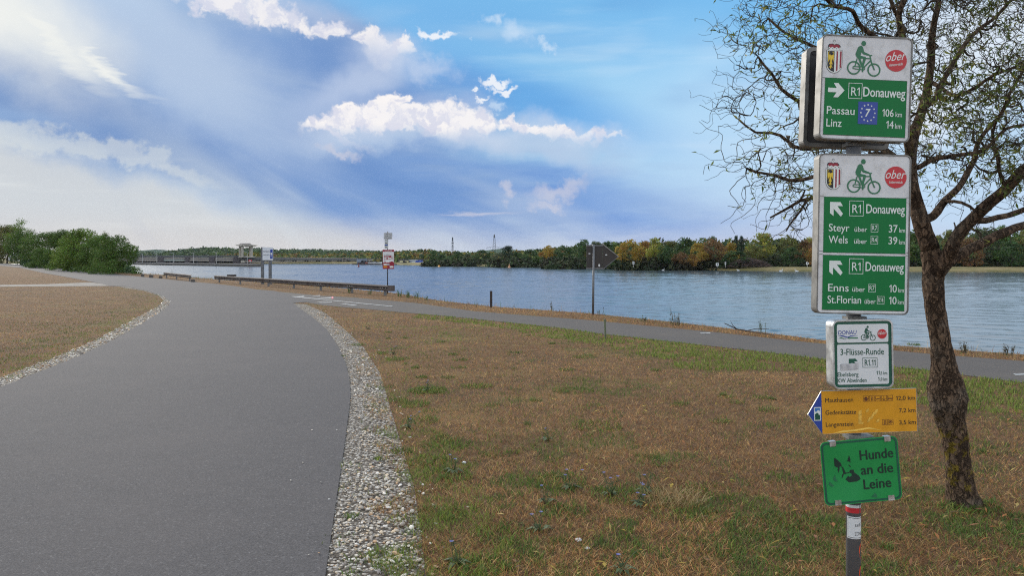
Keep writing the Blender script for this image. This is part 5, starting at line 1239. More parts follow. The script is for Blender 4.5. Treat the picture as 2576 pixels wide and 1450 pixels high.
# narrow leaves hanging from the whips, denser in some patches
LP = []; LD = []; 
for o_ in tips:
    mid = o_[len(o_) // 2]
    dens = max(0.0, mnoise.noise(mid * 2.2 + Vector((4, 2, 8))) * 3.4 + .12 + (.8 if mid.x + WO.x > 2.9 and mid.z + WO.z > 2.2 else 0))
    up = mid.z + WO.z
    if up < 2.0: dens *= .25
    for k in range(int(dens * 5.5 + rnd.random())):
        LP.append(rnd.choice(o_[len(o_) // 4:])[:]); LD.append((rnd.gauss(0, 1), rnd.gauss(0, 1), rnd.gauss(-.5, .8)))
LP = np.array(LP); LD = np.array(LD); LD /= np.linalg.norm(LD, axis=1)[:, None]; N = len(LP)
sdv = np.cross(LD, RNG.standard_normal((N, 3))); sdv /= np.linalg.norm(sdv, axis=1)[:, None]
Ln = (0.026 + .032 * RNG.random(N))[:, None]; Wn = Ln * .13; bend = np.cross(sdv, LD) * Ln * RNG.normal(0, .22, (N, 1))
V = np.stack([LP, LP + LD * Ln * .45 + sdv * Wn + bend, LP + LD * Ln, LP + LD * Ln * .45 - sdv * Wn + bend], 1).reshape(-1, 3)
WL = [[0.13, 0.17, 0.03], [0.09, 0.13, 0.028], [0.18, 0.20, 0.04], [0.065, 0.10, 0.028], [0.22, 0.20, 0.05]]
arrays_mesh('leaves', V, np.arange(N * 4).reshape(-1, 4), m_leaf, wroot, np.repeat(pick(WL, N), 4, 0))

# ================================================================== BROADLEAF TREES AND SHRUBS
def leaf_mat(name, col, var=0.35):
    m, T, b = mat(name, col, 0.7, 0, 0.2)
    a = T.new('ShaderNodeAttribute', attribute_name='tint')
    c = T.mix(1.0, a.outputs['Color'], tuple(col) + (1,), 'MULTIPLY')
    T.l.new(c, b.inputs['Base Color'])
    tr = T.new('ShaderNodeBsdfTranslucent'); T.l.new(c, tr.inputs[0]); mx = T.new('ShaderNodeMixShader'); mx.inputs[0].default_value = 0.25
    T.l.new(b.outputs[0], mx.inputs[1]); T.l.new(tr.outputs[0], mx.inputs[2]); T.l.new(mx.outputs[0], m.node_tree.nodes['Material Output'].inputs[0])
    return m
LM = {k: leaf_mat(k + '_foliage', tuple(v * (1.0 if 'green' == k or 'fresh' in k else 1.3) for v in c)) for k, c in dict(deep_green=(.042, .075, .026), green=(.085, .14, .032), fresh_green=(.125, .19, .036), olive=(.105, .11, .032), yellow_green=(.20, .205, .04),
      golden=(.25, .17, .032), amber=(.21, .12, .032), rust=(.15, .088, .040), grey_green=(.090, .108, .058), dark_pine=(.026, .044, .027)).items()}
m_wood = vmat('tree_bark', (.075, .06, .048), .95, 0, .3, 4, spec=0.1)
def crown_mesh(seed, kind='round', nclump=34, nleaf=2600, leaf=.030):
    """leaf cloud in a unit box (height 1, base 0); clumps give the uneven outline and the gaps"""
    g = np.random.default_rng(seed); cl = []
    while len(cl) < nclump:
        z = g.random(); a = g.random() * 6.283; q_ = math.sqrt(g.random())
        if kind == 'round': R_ = .46 * math.sin(math.pi * min(1, (z * .86 + .12))) ** .55; z0 = .07 + z * .84
        elif kind == 'tall': R_ = .26 * (1 - abs(z - .45) ** 1.6 * 1.2); z0 = .14 + z * .80
        elif kind == 'bush': R_ = .62 * math.sqrt(max(0.05, 1 - z ** 2.2)); z0 = .03 + z * .87
        elif kind == 'pine': R_ = .24 * (1 - z) + .03; z0 = .12 + z * .84
        else: R_ = .34 * math.sin(math.pi * min(1, z * .8 + .2)) ** .6; z0 = .30 + z * .64
        cl.append((R_ * q_ * math.cos(a), R_ * q_ * math.sin(a), z0, (.075 + .07 * g.random()) * (.7 if kind in ('pine', 'sparse') else 1)))
    cl = np.array(cl); w = cl[:, 3] ** 2; i = g.choice(len(cl), nleaf, p=w / w.sum())
    d = g.standard_normal((nleaf, 3)); d /= np.linalg.norm(d, axis=1)[:, None]; d[:, 2] *= .8
    p_ = cl[i, :3] + d * (cl[i, 3] * (.55 + .6 * g.random(nleaf) ** .6))[:, None]
    s_ = int(nleaf * .06); p_[:s_] += g.standard_normal((s_, 3)) * .035
    p_[:, 2] = np.maximum(p_[:, 2], .01)
    nrm = d * .8 + g.standard_normal((nleaf, 3)) * .7; nrm /= np.linalg.norm(nrm, axis=1)[:, None]
    u = np.cross(nrm, g.standard_normal((nleaf, 3))); u /= np.linalg.norm(u, axis=1)[:, None]; v = np.cross(nrm, u)
    s_ = (leaf * (.6 + .8 * g.random(nleaf)))[:, None]
    V = np.stack([p_ - u * s_, p_ - v * s_ * .55, p_ + u * s_, p_ + v * s_ * .55], 1).reshape(-1, 3)
    tn = np.repeat((.7 + .6 * g.random((len(cl), 1)))[i] * (.75 + .5 * g.random((nleaf, 1))), 3, 1) * (1 + .12 * g.standard_normal((nleaf, 3)))
    o = arrays_mesh('crown', V, np.arange(nleaf * 4).reshape(-1, 4), LM['green'], None, np.repeat(np.clip(tn, .2, 2), 4, 0))
    me = o.data; bpy.data.objects.remove(o); return me
def trunk_mesh(seed, h=.5, r=.018, nb=5):
    g = random.Random(seed); m = MB(); p_ = [Vector((0, 0, -.03))]
    for k in range(5): p_.append(Vector((g.gauss(0, .008) * k, g.gauss(0, .008) * k, h * (k + 1) / 5)))
    m.tube(p_, [r * 1.3, r, r * .9, r * .75, r * .6, r * .35], 7)
    for k in range(nb):
        s_ = p_[g.randint(2, 4)]; a = g.uniform(0, 6.28); e_ = s_ + Vector((math.cos(a) * .2, math.sin(a) * .2, .16 + .14 * g.random())); m.tube([s_, (s_ + e_) / 2 + Vector((0, 0, -.02)), e_], [r * .5, r * .35, r * .15], 5)
    me = bpy.data.meshes.new('trunk'); me.from_pydata(m.v, [], m.f); me.materials.append(m_wood); return me
KINDS = {'round': [crown_mesh(s_, 'round', 46, 2600, .030) for s_ in (1, 2, 3)], 'tall': [crown_mesh(s_, 'tall', 40, 2000, .027) for s_ in (4, 5)], 'bush': [crown_mesh(s_, 'bush', 40, 2400, .036) for s_ in (6, 7)],
         'pine': [crown_mesh(8, 'pine', 50, 1700, .022)], 'sparse': [crown_mesh(s_, 'sparse', 30, 900, .020) for s_ in (9, 10)],
         'near_round': [crown_mesh(s_, 'round', 90, 11000, .0155) for s_ in (21, 22)], 'near_bush': [crown_mesh(s_, 'bush', 90, 13000, .017) for s_ in (23, 24)], 'near_sparse': [crown_mesh(25, 'sparse', 46, 3600, .012)]}
TRK = {k: trunk_mesh(i, {'tall': .8, 'pine': .9, 'sparse': .8, 'near_sparse': .8, 'bush': .3, 'near_bush': .25}.get(k, .55), .010 if 'bush' in k else .016) for i, k in enumerate(KINDS)}
def tree(name, kind, pos, height, width, hue, label, cat='tree', group=None, vi=None):
    """width: crown width in metres (unit crowns differ in girth)"""
    girth = {'round': .98, 'near_round': .98, 'tall': .60, 'bush': 1.3, 'near_bush': 1.3, 'pine': .55, 'sparse': .75, 'near_sparse': .75}[kind]
    e = empty(name, pos, rnd.uniform(0, 6.28), label, cat, group); s_ = width / girth; e.scale = (s_, s_, height)
    ms = KINDS[kind]; c_ = bpy.data.objects.new('crown', ms[(vi if vi is not None else rnd.randrange(99)) % len(ms)]); COL.objects.link(c_); c_.parent = e
    c_.material_slots[0].link = 'OBJECT'; c_.material_slots[0].material = LM[hue]
    t_ = bpy.data.objects.new('trunk', TRK[kind]); COL.objects.link(t_); t_.parent = e
    return e
def tree_px(name, kind, x, ytop, d, wpx, hue, label, cat='tree', group=None, zb=0.0, vi=None):
    k_ = d / FOCAL; return tree(name, kind, ((x - HX) * k_, d, zb), (CZ - zb) + (HY - ytop) * k_, wpx * k_, hue, label, cat, group, vi)

# left bank shrubs and trees beside the road
LB = [('shrub', 'near_bush', 295, 594, 73, 92, 'green', 'rounded green shrub nearest the water at the right end of the left thicket'),
      ('shrub', 'near_bush', 252, 589, 80, 84, 'green', 'green shrub second from the water in the left thicket'),
      ('tree', 'near_round', 206, 579, 90, 104, 'fresh_green', 'tall fresh green bushy tree in the middle of the left thicket'),
      ('tree', 'near_sparse', 262, 586, 96, 40, 'olive', 'thin twiggy tree top rising behind the shrubs nearest the water'),
      ('tree', 'near_round', 160, 582, 106, 74, 'green', 'leafy treetop behind the middle of the left thicket'),
      ('shrub', 'near_bush', 176, 617, 92, 80, 'fresh_green', 'low fresh green shrub at the road edge before the left thicket'),
      ('tree', 'near_round', 118, 588, 128, 100, 'green', 'round green tree left of the thicket centre'),
      ('shrub', 'near_bush', 112, 625, 112, 66, 'green', 'low green shrub beneath the round tree by the road'),
      ('tree', 'near_sparse', 52, 553, 180, 62, 'fresh_green', 'tallest airy tree with thin top near the left picture edge'),
      ('tree', 'near_round', 62, 580, 165, 70, 'green', 'green tree beneath the tallest airy tree on the left'),
      ('tree', 'near_round', 18, 570, 200, 84, 'olive', 'broad olive tree at the far left beside the white van'),
      ('tree', 'near_round', -40, 566, 205, 90, 'green', 'green tree cut by the left picture edge'),
      ('shrub', 'near_bush', 84, 636, 140, 42, 'deep_green', 'small dark shrub at the foot of the left trees')]
for i, (nm, kd, x, yt, d, w, hue, lab) in enumerate(LB): tree_px(nm, kd, x, yt - 4, d, w * 1.28, hue, lab, 'tree' if nm == 'tree' else 'shrub', 'trees and shrubs along the left road', 0.0, i)

# far bank wood: individual trees on the right
FB = [(1584, 602, 272, 74, 'round', 'golden', 'golden tree at the left end of the far bank wood'), (1622, 606, 284, 50, 'round', 'amber', 'amber tree just right of the golden end tree'),
      (1648, 599, 276, 54, 'round', 'yellow_green', 'yellow-green round tree in the far wood right of the golden one'), (1676, 616, 270, 46, 'round', 'deep_green', 'low dark green tree between the golden and rust trees'),
      (1692, 606, 290, 44, 'tall', 'olive', 'narrow olive tree in the far wood'), (1722, 599, 282, 62, 'round', 'deep_green', 'broad dark green tree left of the rust trees'), (1712, 634, 266, 48, 'round', 'rust', 'low rust-brown tree at the far bank edge'),
      (1756, 611, 270, 52, 'round', 'golden', 'golden tree in the middle of the far wood'), (1744, 640, 264, 38, 'round', 'amber', 'low amber tree beneath the middle golden tree'), (1796, 600, 272, 66, 'round', 'rust', 'large rust-coloured tree at the centre of the far wood'),
      (1790, 594, 300, 50, 'round', 'grey_green', 'pale bare-topped tree behind the large rust tree'), (1838, 611, 274, 50, 'round', 'golden', 'golden tree right of the large rust tree'), (1852, 594, 290, 26, 'pine', 'dark_pine', 'dark conifer left of the paired one'),
      (1866, 595, 292, 26, 'pine', 'dark_pine', 'dark conifer right of its twin'), (1848, 632, 264, 74, 'round', 'deep_green', 'rounded dark green tree low at the bank below the conifers'), (1896, 612, 272, 54, 'round', 'olive', 'olive tree above the left end of the brush pile'),
      (1916, 586, 280, 60, 'tall', 'yellow_green', 'tallest pale yellow-green tree above the brush pile'), (1950, 610, 284, 50, 'round', 'grey_green', 'grey-green tree above the brush pile centre'), (1985, 590, 282, 56, 'round', 'olive', 'tall olive tree above the right end of the brush pile'),
      (1990, 622, 268, 58, 'round', 'deep_green', 'dark green tree above the right end of the brush pile, low'), (2028, 604, 278, 56, 'round', 'rust', 'brown tree right of the brush pile'), (2052, 592, 284, 56, 'tall', 'yellow_green', 'yellow-green tree just left of the tall sign'),
      (2050, 620, 266, 50, 'round', 'amber', 'amber-brown tree low beside the tall sign'), (2105, 596, 278, 70, 'round', 'olive', 'olive tree hidden behind the tall sign'), (2170, 590, 275, 76, 'round', 'green', 'green tree hidden behind the tall sign'),
      (2240, 590, 278, 76, 'round', 'olive', 'olive tree behind the right edge of the tall sign'), (2305, 578, 270, 70, 'tall', 'green', 'green tree between the tall sign and the willow trunk'), (2340, 600, 262, 62, 'round', 'deep_green', 'dark tree behind the willow fork'),
      (2395, 578, 272, 78, 'round', 'olive', 'olive tree right of the willow trunk'), (2440, 600, 262, 70, 'round', 'rust', 'brown tree beneath the lower right willow limb'), (2480, 572, 275, 70, 'tall', 'grey_green', 'grey-green tall tree behind the right willow limbs'),
      (2530, 566, 270, 80, 'round', 'green', 'green tree near the right picture edge'), (2545, 606, 258, 80, 'round', 'deep_green', 'dark low tree near the right picture edge'), (2590, 570, 262, 80, 'round', 'olive', 'olive tree cut by the right picture edge'),
      (2660, 566, 262, 90, 'round', 'green', 'green tree beyond the right picture edge')]
for i, (x, yt, d, w, kd, hue, lab) in enumerate(FB): tree_px('tree', kd, x, yt, d, w, hue, lab, 'tree', 'trees of the far bank wood', -1.7, i)
# middle distance, between the sheds and the wood
MD = [(1090, 630, 430, 30, 'round', 'deep_green', 'round dark tree right of the blue boat cover'), (1112, 640, 425, 34, 'bush', 'deep_green', 'dark bush at the waterline right of the boat cover'), (1150, 632, 415, 46, 'round', 'deep_green', 'dark green tree below the thin mast'),
      (1178, 638, 405, 44, 'bush', 'grey_green', 'grey-green bush right of the thin mast'), (1215, 629, 410, 56, 'round', 'deep_green', 'dark green tree left of the large pylon'), (1252, 636, 395, 44, 'round', 'grey_green', 'grey-green tree at the foot of the large pylon'),
      (1276, 619, 400, 36, 'tall', 'dark_pine', 'tall dark tree right of the large pylon'), (1300, 634, 385, 44, 'bush', 'deep_green', 'dark bush right of the tall dark tree'), (1335, 628, 390, 48, 'round', 'deep_green', 'dark green tree left of the golden bush'),
      (1382, 617, 370, 50, 'round', 'golden', 'golden round tree left of the arrow board'), (1362, 634, 372, 26, 'round', 'amber', 'small amber tree left of the golden round tree'), (1352, 645, 352, 36, 'bush', 'green', 'green waterside bush below the golden round tree'),
      (1420, 617, 360, 58, 'round', 'deep_green', 'dark tree between the golden tree and the arrow board'), (1400, 646, 338, 60, 'bush', 'deep_green', 'low dark waterside bush left of the arrow board'), (1450, 646, 325, 66, 'bush', 'deep_green', 'low dark waterside bush below the arrow board'),
      (1466, 601, 345, 56, 'round', 'deep_green', 'tall dark tree left of the arrow board'), (1500, 606, 330, 50, 'round', 'grey_green', 'grey-green tree behind the arrow board'), (1530, 608, 312, 52, 'round', 'deep_green', 'dark tree behind the tip of the arrow board'),
      (1500, 648, 305, 60, 'bush', 'deep_green', 'dark bush under the arrow board plate'), (1548, 646, 290, 50, 'bush', 'deep_green', 'dark bush right of the arrow board tip')]
for i, (x, yt, d, w, kd, hue, lab) in enumerate(MD): tree_px('bush' if kd == 'bush' else 'tree', kd, x, yt, d, w, hue, lab, 'bush' if kd == 'bush' else 'tree', 'trees between the sheds and the wood', -2.2 if kd == 'bush' else -1.7, i)

# ---- far woods that read as one mass
def woodland(name, profile, d0, d1, count, leaf, pal, label, zb=-2.0, seed=3):
    """leaf clumps of many crowns filling a belt of wood whose top follows profile [(x, y)]"""
    g = np.random.default_rng(seed); px_, py_ = np.array([q_[0] for q_ in profile]), np.array([q_[1] for q_ in profile])
    nt = count; x = g.uniform(px_[0], px_[-1], nt); f = np.sqrt(g.random(nt)); d = d0 + (d1 - d0) * f
    ytop = np.interp(x, px_, py_); k_ = d / FOCAL; X = (x - HX) * k_
    top = CZ + (HY - ytop) * d1 / FOCAL                     # ridge height at the back
    hh = (top - zb) * (.35 + .65 * f) * (.84 + .22 * g.random(nt))
    cr = leaf * (3.2 + 2.2 * g.random(nt)); nl = 46
    dd = g.standard_normal((nt, nl, 3)); dd /= np.linalg.norm(dd, axis=2)[..., None]
    p_ = np.stack([X[:, None] + dd[..., 0] * cr[:, None], d[:, None] + dd[..., 1] * cr[:, None], zb + hh[:, None] - cr[:, None] + dd[..., 2] * cr[:, None] * 1.15 - (g.random((nt, nl)) ** 2) * hh[:, None] * .6], -1).reshape(-1, 3)
    N = len(p_); nrm = dd.reshape(-1, 3) + g.standard_normal((N, 3)) * .6; nrm /= np.linalg.norm(nrm, axis=1)[:, None]
    u = np.cross(nrm, g.standard_normal((N, 3))); u /= np.linalg.norm(u, axis=1)[:, None]; v = np.cross(nrm, u); s_ = (leaf * (.6 + .9 * g.random(N)))[:, None]
    V = np.stack([p_ - u * s_, p_ - v * s_ * .6, p_ + u * s_, p_ + v * s_ * .6], 1).reshape(-1, 3)
    ci = g.integers(0, len(pal), nt); c_ = np.array(pal)[ci][:, None, :] * (.75 + .5 * g.random((nt, nl, 1)))
    return tag(arrays_mesh(name, V, np.arange(N * 4).reshape(-1, 4), m_leafw, None, np.repeat(c_.reshape(-1, 3), 4, 0)), label, 'wood', kind='stuff')
m_leafw = tint_mat('far_foliage', 0.8, 0.15, 0.1)
G_ = [[.045, .080, .034], [.065, .105, .038], [.085, .13, .04], [.038, .066, .034]]; GA = G_ + [[.13, .16, .04], [.16, .16, .04], [.23, .17, .04], [.17, .10, .045]]
woodland('woodland', [(300, 640), (338, 636), (380, 634), (400, 640), (420, 634), (470, 626), (520, 622), (560, 624), (620, 625), (700, 627), (800, 629.5), (900, 631), (1000, 633), (1090, 636), (1130, 640)], 1150, 1900, 2600, 2.6, G_, 'dark green wooded ridge behind the dam', seed=3)
woodland('woodland', [(560, 640), (660, 637), (760, 638), (860, 639), (960, 637), (1060, 636), (1120, 640)], 700, 900, 900, 1.7, GA[1:], 'lighter autumn wood in front of the ridge behind the powerhouse', seed=4)
woodland('woodland', [(940, 636), (990, 634), (1030, 631), (1070, 628), (1110, 632), (1150, 634), (1200, 636), (1260, 636), (1340, 630), (1420, 622), (1500, 614), (1560, 610)], 480, 640, 1100, 1.25, GA, 'mixed autumn wood behind the sheds and the mast', seed=5)
woodland('woodland', [(1540, 610), (1640, 606), (1760, 604), (1900, 602), (2050, 600), (2300, 592), (2600, 582), (2760, 580)], 290, 380, 1500, .95, GA[:6] + [[.10, .07, .035]], 'mixed wood behind the far bank trees', seed=6)
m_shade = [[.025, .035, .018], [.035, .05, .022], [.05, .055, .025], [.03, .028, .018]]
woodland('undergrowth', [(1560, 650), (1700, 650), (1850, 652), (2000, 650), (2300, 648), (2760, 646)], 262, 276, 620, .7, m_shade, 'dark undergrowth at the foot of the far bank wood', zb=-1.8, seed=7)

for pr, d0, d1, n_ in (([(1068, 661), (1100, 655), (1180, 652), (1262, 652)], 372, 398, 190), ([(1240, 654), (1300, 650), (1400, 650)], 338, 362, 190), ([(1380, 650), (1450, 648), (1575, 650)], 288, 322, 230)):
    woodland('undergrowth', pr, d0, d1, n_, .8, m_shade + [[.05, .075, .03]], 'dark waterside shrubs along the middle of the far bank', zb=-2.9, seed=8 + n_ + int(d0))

woodland('undergrowth', [(185, 655), (260, 652), (330, 664)], 77, 98, 150, .16, G_, 'low dense greenery at the foot of the left thicket near the water', zb=-.25, seed=31)
woodland('undergrowth', [(70, 650), (140, 646), (200, 652)], 108, 140, 130, .18, G_, 'low dense greenery at the foot of the left thicket by the road', zb=-.2, seed=32)
# ================================================================== DAM, SHEDS, BOATS AND MASTS ACROSS THE WATER
m_dam = vmat('grey_dam_concrete', (.17, .165, .16), .9, 0, .2, .15, (.09, .085, .085), .5, .08)
m_pier = vmat('dark_pier_concrete', (.085, .075, .078), .9, 0, .2, .2)
m_gate = vmat('pale_gate_panel', (.29, .265, .235), .8, 0, .15, .2, (.14, .12, .11), .5, .1)
m_gate2 = vmat('green_grey_gate', (.30, .33, .30), .8, 0, .15, .2, (.10, .10, .10), .5, .12)
m_roofg = vmat('grey_roof', (.13, .135, .14), .8, 0, .15, .2)
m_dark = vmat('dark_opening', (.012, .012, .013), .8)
m_cream = vmat('cream_concrete', (.40, .37, .31), .85, 0, .12, .3, (.2, .18, .15), .4, .2)
m_lampp = vmat('pale_lamp_post', (.42, .42, .41), .5, .3, .1, 2)
DW = 549.0; kd = DW / FOCAL
def dx(x, d=DW): return (x - HX) / FOCAL * d
def dz(y, d=DW): return CZ + (HY - y) / FOCAL * d
def blk(mb, x0, x1, y0, y1, d, depth, fr=0.0):
    """box seen between photo columns x0..x1 and rows y0..y1 at distance d"""
    xa, xb, za, zb = dx(x0, d), dx(x1, d), dz(y1, d), dz(y0, d); mb.box(((xa + xb) / 2, depth / 2 - fr, (za + zb) / 2), (xb - xa, depth, zb - za))
weir = empty('weir', (0, DW, 0), 0, 'low grey weir with dark piers and pale gates left of the crane', 'weir')
m = MB(); blk(m, 240, 606, 643.9, 647.6, DW, 14, .3); m.build('bridge_deck', m_roofg, weir)
m = MB(); blk(m, 240, 606, 643.1, 643.7, DW, .3, 1.6); m.build('parapet', m_pier, weir)
for x0, x1 in ((262, 274), (332, 345.5), (398.5, 412.5), (466.5, 478), (527.5, 541), (588, 604)):
    m = MB(); blk(m, x0, x1, 647.4, 664.5, DW, 16, 1.2); blk(m, x0 + 2, x1 - 2, 655, 660, DW, 1, 1.6); m.build('pier', m_pier, weir)
for i, (x0, x1) in enumerate(((274, 332), (345.5, 398.5), (412.5, 466.5), (478, 527.5), (541, 588))):
    m = MB(); blk(m, x0, x1, 648.4, 652.6, DW, .8, .1); m.build('upper_gate', m_gate, weir)
    m = MB(); blk(m, x0, x1, 653.4, 657.6, DW, .8, .5); gt = m.build('lower_gate', m_gate2 if i == 2 else m_gate, weir)
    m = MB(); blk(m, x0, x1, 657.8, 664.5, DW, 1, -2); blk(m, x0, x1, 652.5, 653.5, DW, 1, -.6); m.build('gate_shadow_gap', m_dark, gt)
ph = empty('powerhouse', (0, DW + 1, 0), 0, 'long low power station with grey roof band and pairs of dark openings', 'power station')
m = MB(); vs = []
xa, xb = dx(604), dx(897)
m.add([(xa, 0, dz(664.8)), (xb, 0, dz(664.8)), (xb, 0, dz(656)), (xa, 0, dz(654)), (xa, 18, dz(664.8)), (xb, 18, dz(664.8)), (xb, 18, dz(656)), (xa, 18, dz(654))], [(0, 1, 2, 3), (5, 4, 7, 6), (1, 5, 6, 2), (4, 0, 3, 7), (3, 2, 6, 7)]); m.build('wall', m_cream, ph)
m = MB(); m.add([(xa, -1.2, dz(654.4)), (xb, -1.2, dz(656.4)), (xb, -1.2, dz(651.4)), (xa, -1.2, dz(648.6)), (xa, 19, dz(654.4)), (xb, 19, dz(656.4)), (xb, 19, dz(651.4)), (xa, 19, dz(648.6))], [(0, 1, 2, 3), (5, 4, 7, 6), (1, 5, 6, 2), (4, 0, 3, 7), (3, 2, 6, 7), (0, 4, 5, 1)]); rf = m.build('roof', m_roofg, ph)
m = MB(); m.add([(xa, -1.4, dz(648.7)), (xb, -1.4, dz(651.5)), (xb, -1.4, dz(650.4)), (xa, -1.4, dz(647.4)), (xa, 8, dz(648.7)), (xb, 8, dz(651.5)), (xb, 8, dz(650.4)), (xa, 8, dz(647.4))], [(0, 1, 2, 3), (5, 4, 7, 6), (1, 5, 6, 2), (4, 0, 3, 7), (3, 2, 6, 7)]); m.build('roof_edge', m_gate, rf)
for x in (644.5, 651.5, 664, 671, 706.5, 713, 736.5, 743, 767, 773, 796, 802, 824, 830, 850, 856, 872, 878):
    m = MB(); y_ = 654.6 + (x - 604) * .0068; blk(m, x - 2.1, x + 2.1, y_, y_ + 2.6, DW, 1, .3); m.build('window', m_dark, ph)
m = MB(); blk(m, 604, 945, 661.6, 664.8, DW, 1.2, 1.2); m.build('waterline_wall', m_pier, ph)
m = MB(); blk(m, 862, 872, 649.6, 662, DW, 4, 2.2); st_ = m.build('stair_tower', m_gate, ph)
m = MB(); blk(m, 863.5, 870.5, 651.2, 653.6, DW, 1, 2.5); blk(m, 863.5, 870.5, 656, 658, DW, 1, 2.5); m.build('window_band', m_dark, st_)

cr = empty('gantry_crane', (0, DW - 4, 0), 0, 'concrete portal crane with four legs standing on the dam', 'crane')
for x, yb, yy in ((602.5, 648, 0), (612.5, 647.5, -3), (622, 647, 5), (631.5, 646.5, 0)):
    m = MB(); blk(m, x - 1.7, x + 1.7, 619, yb, DW - 4, 2.2, -yy); m.build('leg', m_cream, cr)
m = MB(); q_ = [(596.2, 617.2), (603, 616.4), (631, 616.4), (638.8, 617.2), (638.4, 618.6), (632, 620.2), (622, 619.6), (614, 621.3), (602, 619.8), (596.6, 618.8)]
m.prism([(dx(x, DW - 4), dz(y, DW - 4)) for x, y in q_], -3, 8); m.build('deck', m_cream, cr)
m = MB(); m.tube([(dx(602.5, DW - 4), 0, dz(617, DW - 4)), (dx(604, DW - 4), 0, dz(614, DW - 4)), (dx(629.5, DW - 4), 0, dz(614, DW - 4)), (dx(631, DW - 4), 0, dz(617, DW - 4))], .28, 6); m.build('top_frame', m_pier, cr)
m = MB(); blk(m, 618, 624.5, 617.6, 622, DW - 4, 3, 1); blk(m, 606, 629, 615.4, 616.8, DW - 4, 3, -2); m.build('trolley', m_dark, cr)
m = MB(); blk(m, 600, 636, 645.6, 649, DW - 4, 6, .5); blk(m, 607, 616, 656, 662, DW - 4, 3, 1.2); m.build('plinth', m_cream, cr)

# quay wall running out in front of the weir, and its lamps
qa, qb = at(150, 666, 560), at(632, 671.7, 371); qa.z = qb.z = 0
qz0, qz1 = WATER_Z - .5, -1.72; dq = (qb - qa).normalized(); nq = Vector((-dq.y, dq.x, 0))
if nq.y < 0: nq = -nq
qo = empty('quay_wall', qb, 0, 'long low concrete quay wall carrying the tall lamp posts', 'quay')
def qbox(mb, t0, t1, o0, o1, z0, z1):
    c_ = [qa + (qb - qa) * t + nq * o - qb for t in (t0, t1) for o in (o0, o1)]
    mb.add([(c.x, c.y, z0) for c in c_] + [(c.x, c.y, z1) for c in c_], [(0, 1, 3, 2), (4, 6, 7, 5), (0, 4, 5, 1), (2, 3, 7, 6), (0, 2, 6, 4), (1, 5, 7, 3)])
m = MB(); qbox(m, 0, 1, 0, 6, qz0, qz1 - .45); m.build('wall', vmat('quay_concrete', (.13, .12, .105), .9, 0, .3, .4, (.05, .045, .04), .7, .3), qo)
m = MB(); qbox(m, 0, 1.0005, -.15, 6.1, qz1 - .45, qz1); m.build('coping', m_dam, qo)
LQ = [(358.7, 638.2), (394.7, 637.4), (437, 636.8), (487, 636.2), (544, 635.2), (622, 633.6)]
for i, (x, yt) in enumerate(LQ):
    lo, hi = 0.0, 1.0
    for _ in range(40):
        t = (lo + hi) / 2; p_ = qa + (qb - qa) * t + nq * 3
        if HX + p_.x / p_.y * FOCAL < x: lo = t
        else: hi = t
    e = empty('lamp_post', (p_.x, p_.y, qz1), 0, ['leftmost tall pale lamp post on the quay wall, beside the thicket', 'second lamp post from the left on the quay wall', 'third lamp post from the left on the quay wall', 'fourth lamp post from the left on the quay wall', 'lamp post on the quay wall nearest left of the crane', 'lamp post near the end of the quay wall beneath the crane'][i], 'lamp post', 'lamp posts on the quay wall')
    h_ = dz(yt, p_.y) - qz1; m = MB(); m.tube([(0, 0, 0), (0, 0, h_ * .93)], [.14, .09], 6); m.build('pole', m_lampp, e)
    m = MB(); m.tube([(0, 0, h_ * .93), (-.35, 0, h_ * .96), (-1.6, 0, h_)], [.085, .07, .06], 5); m.build('arm', m_lampp, e)
    m = MB(); m.box((-1.75, 0, h_ + .02), (.8, .3, .14)); m.build('lamp_head', m_lampp, e)
e = empty('signal_board', (qb.x - 1.5, qb.y + 3, qz1), 0, 'small red and white navigation board at the end of the quay', 'sign')
m = MB(); m.tube([(0, 0, 0), (0, 0, 1.3)], .06, 6); m.build('pole', m_lampp, e)
m = MB(); m.ring(rrect(1.5, .95, .02, 2, 0, 1.6), rrect(.9, .45, .02, 2, 0, 1.6), -.06, 0); m.build('red_frame', m_red, e)
m = MB(); m.box((0, 0.02, 1.6), (.92, .04, .46)); m.build('white_panel', m_swhite2, e)

# sheds, boats and the rail by the sheds
DS = 520.0
def shed(name, label, x0, x1, y0, y1, wallm, depth=9, d=DS, roof=None, opens=(), cat='shed'):
    e = empty(name, (0, d, 0), 0, label, cat); m = MB(); blk(m, x0, x1, y0, y1, d, depth); m.build('wall', wallm, e)
    m = MB(); blk(m, x0 - .6, x1 + .6, y0 - .9, y0, d, depth + .8, .4); m.build('roof', roof or m_roofg, e)
    for a0, b0, a1, b1, mt, nm in opens: m = MB(); blk(m, a0, a1, b0, b1, d, .4, .2); m.build(nm, mt, e)
    return e
m_bgrey = vmat('blue_grey_cladding', (.22, .26, .32), .6, 0, .08, .5); m_ochre = vmat('ochre_wall', (.30, .22, .13), .9, 0, .15, .4); m_yelsh = vmat('pale_yellow_wall', (.52, .48, .28), .8, 0, .08, .5)
shed('boathouse', 'blue-grey clad boathouse with four square windows at the end of the power station', 897.6, 922.8, 651.4, 664, m_bgrey, opens=[(910.5, 655.6, 914.5, 657.4, m_dark, 'window'), (916, 655.6, 920, 657.4, m_dark, 'window'), (910.5, 658.6, 914.5, 660.6, m_dark, 'window'), (916, 658.6, 920, 660.6, m_dark, 'window')], cat='boathouse')
shed('shed', 'pale beige shed joined to the blue-grey boathouse', 923.4, 943.5, 651.8, 661.2, m_cream, d=DS + 2, opens=[(925, 657, 927.5, 660, m_dark, 'window'), (930, 657.2, 933, 660.6, m_bgrey, 'window')])
shed('shed', 'ochre shed between the boats and the red panel', 944.5, 962, 654.4, 663, m_ochre, d=DS + 6, opens=[(955.5, 657, 958, 663, m_dark, 'door')])
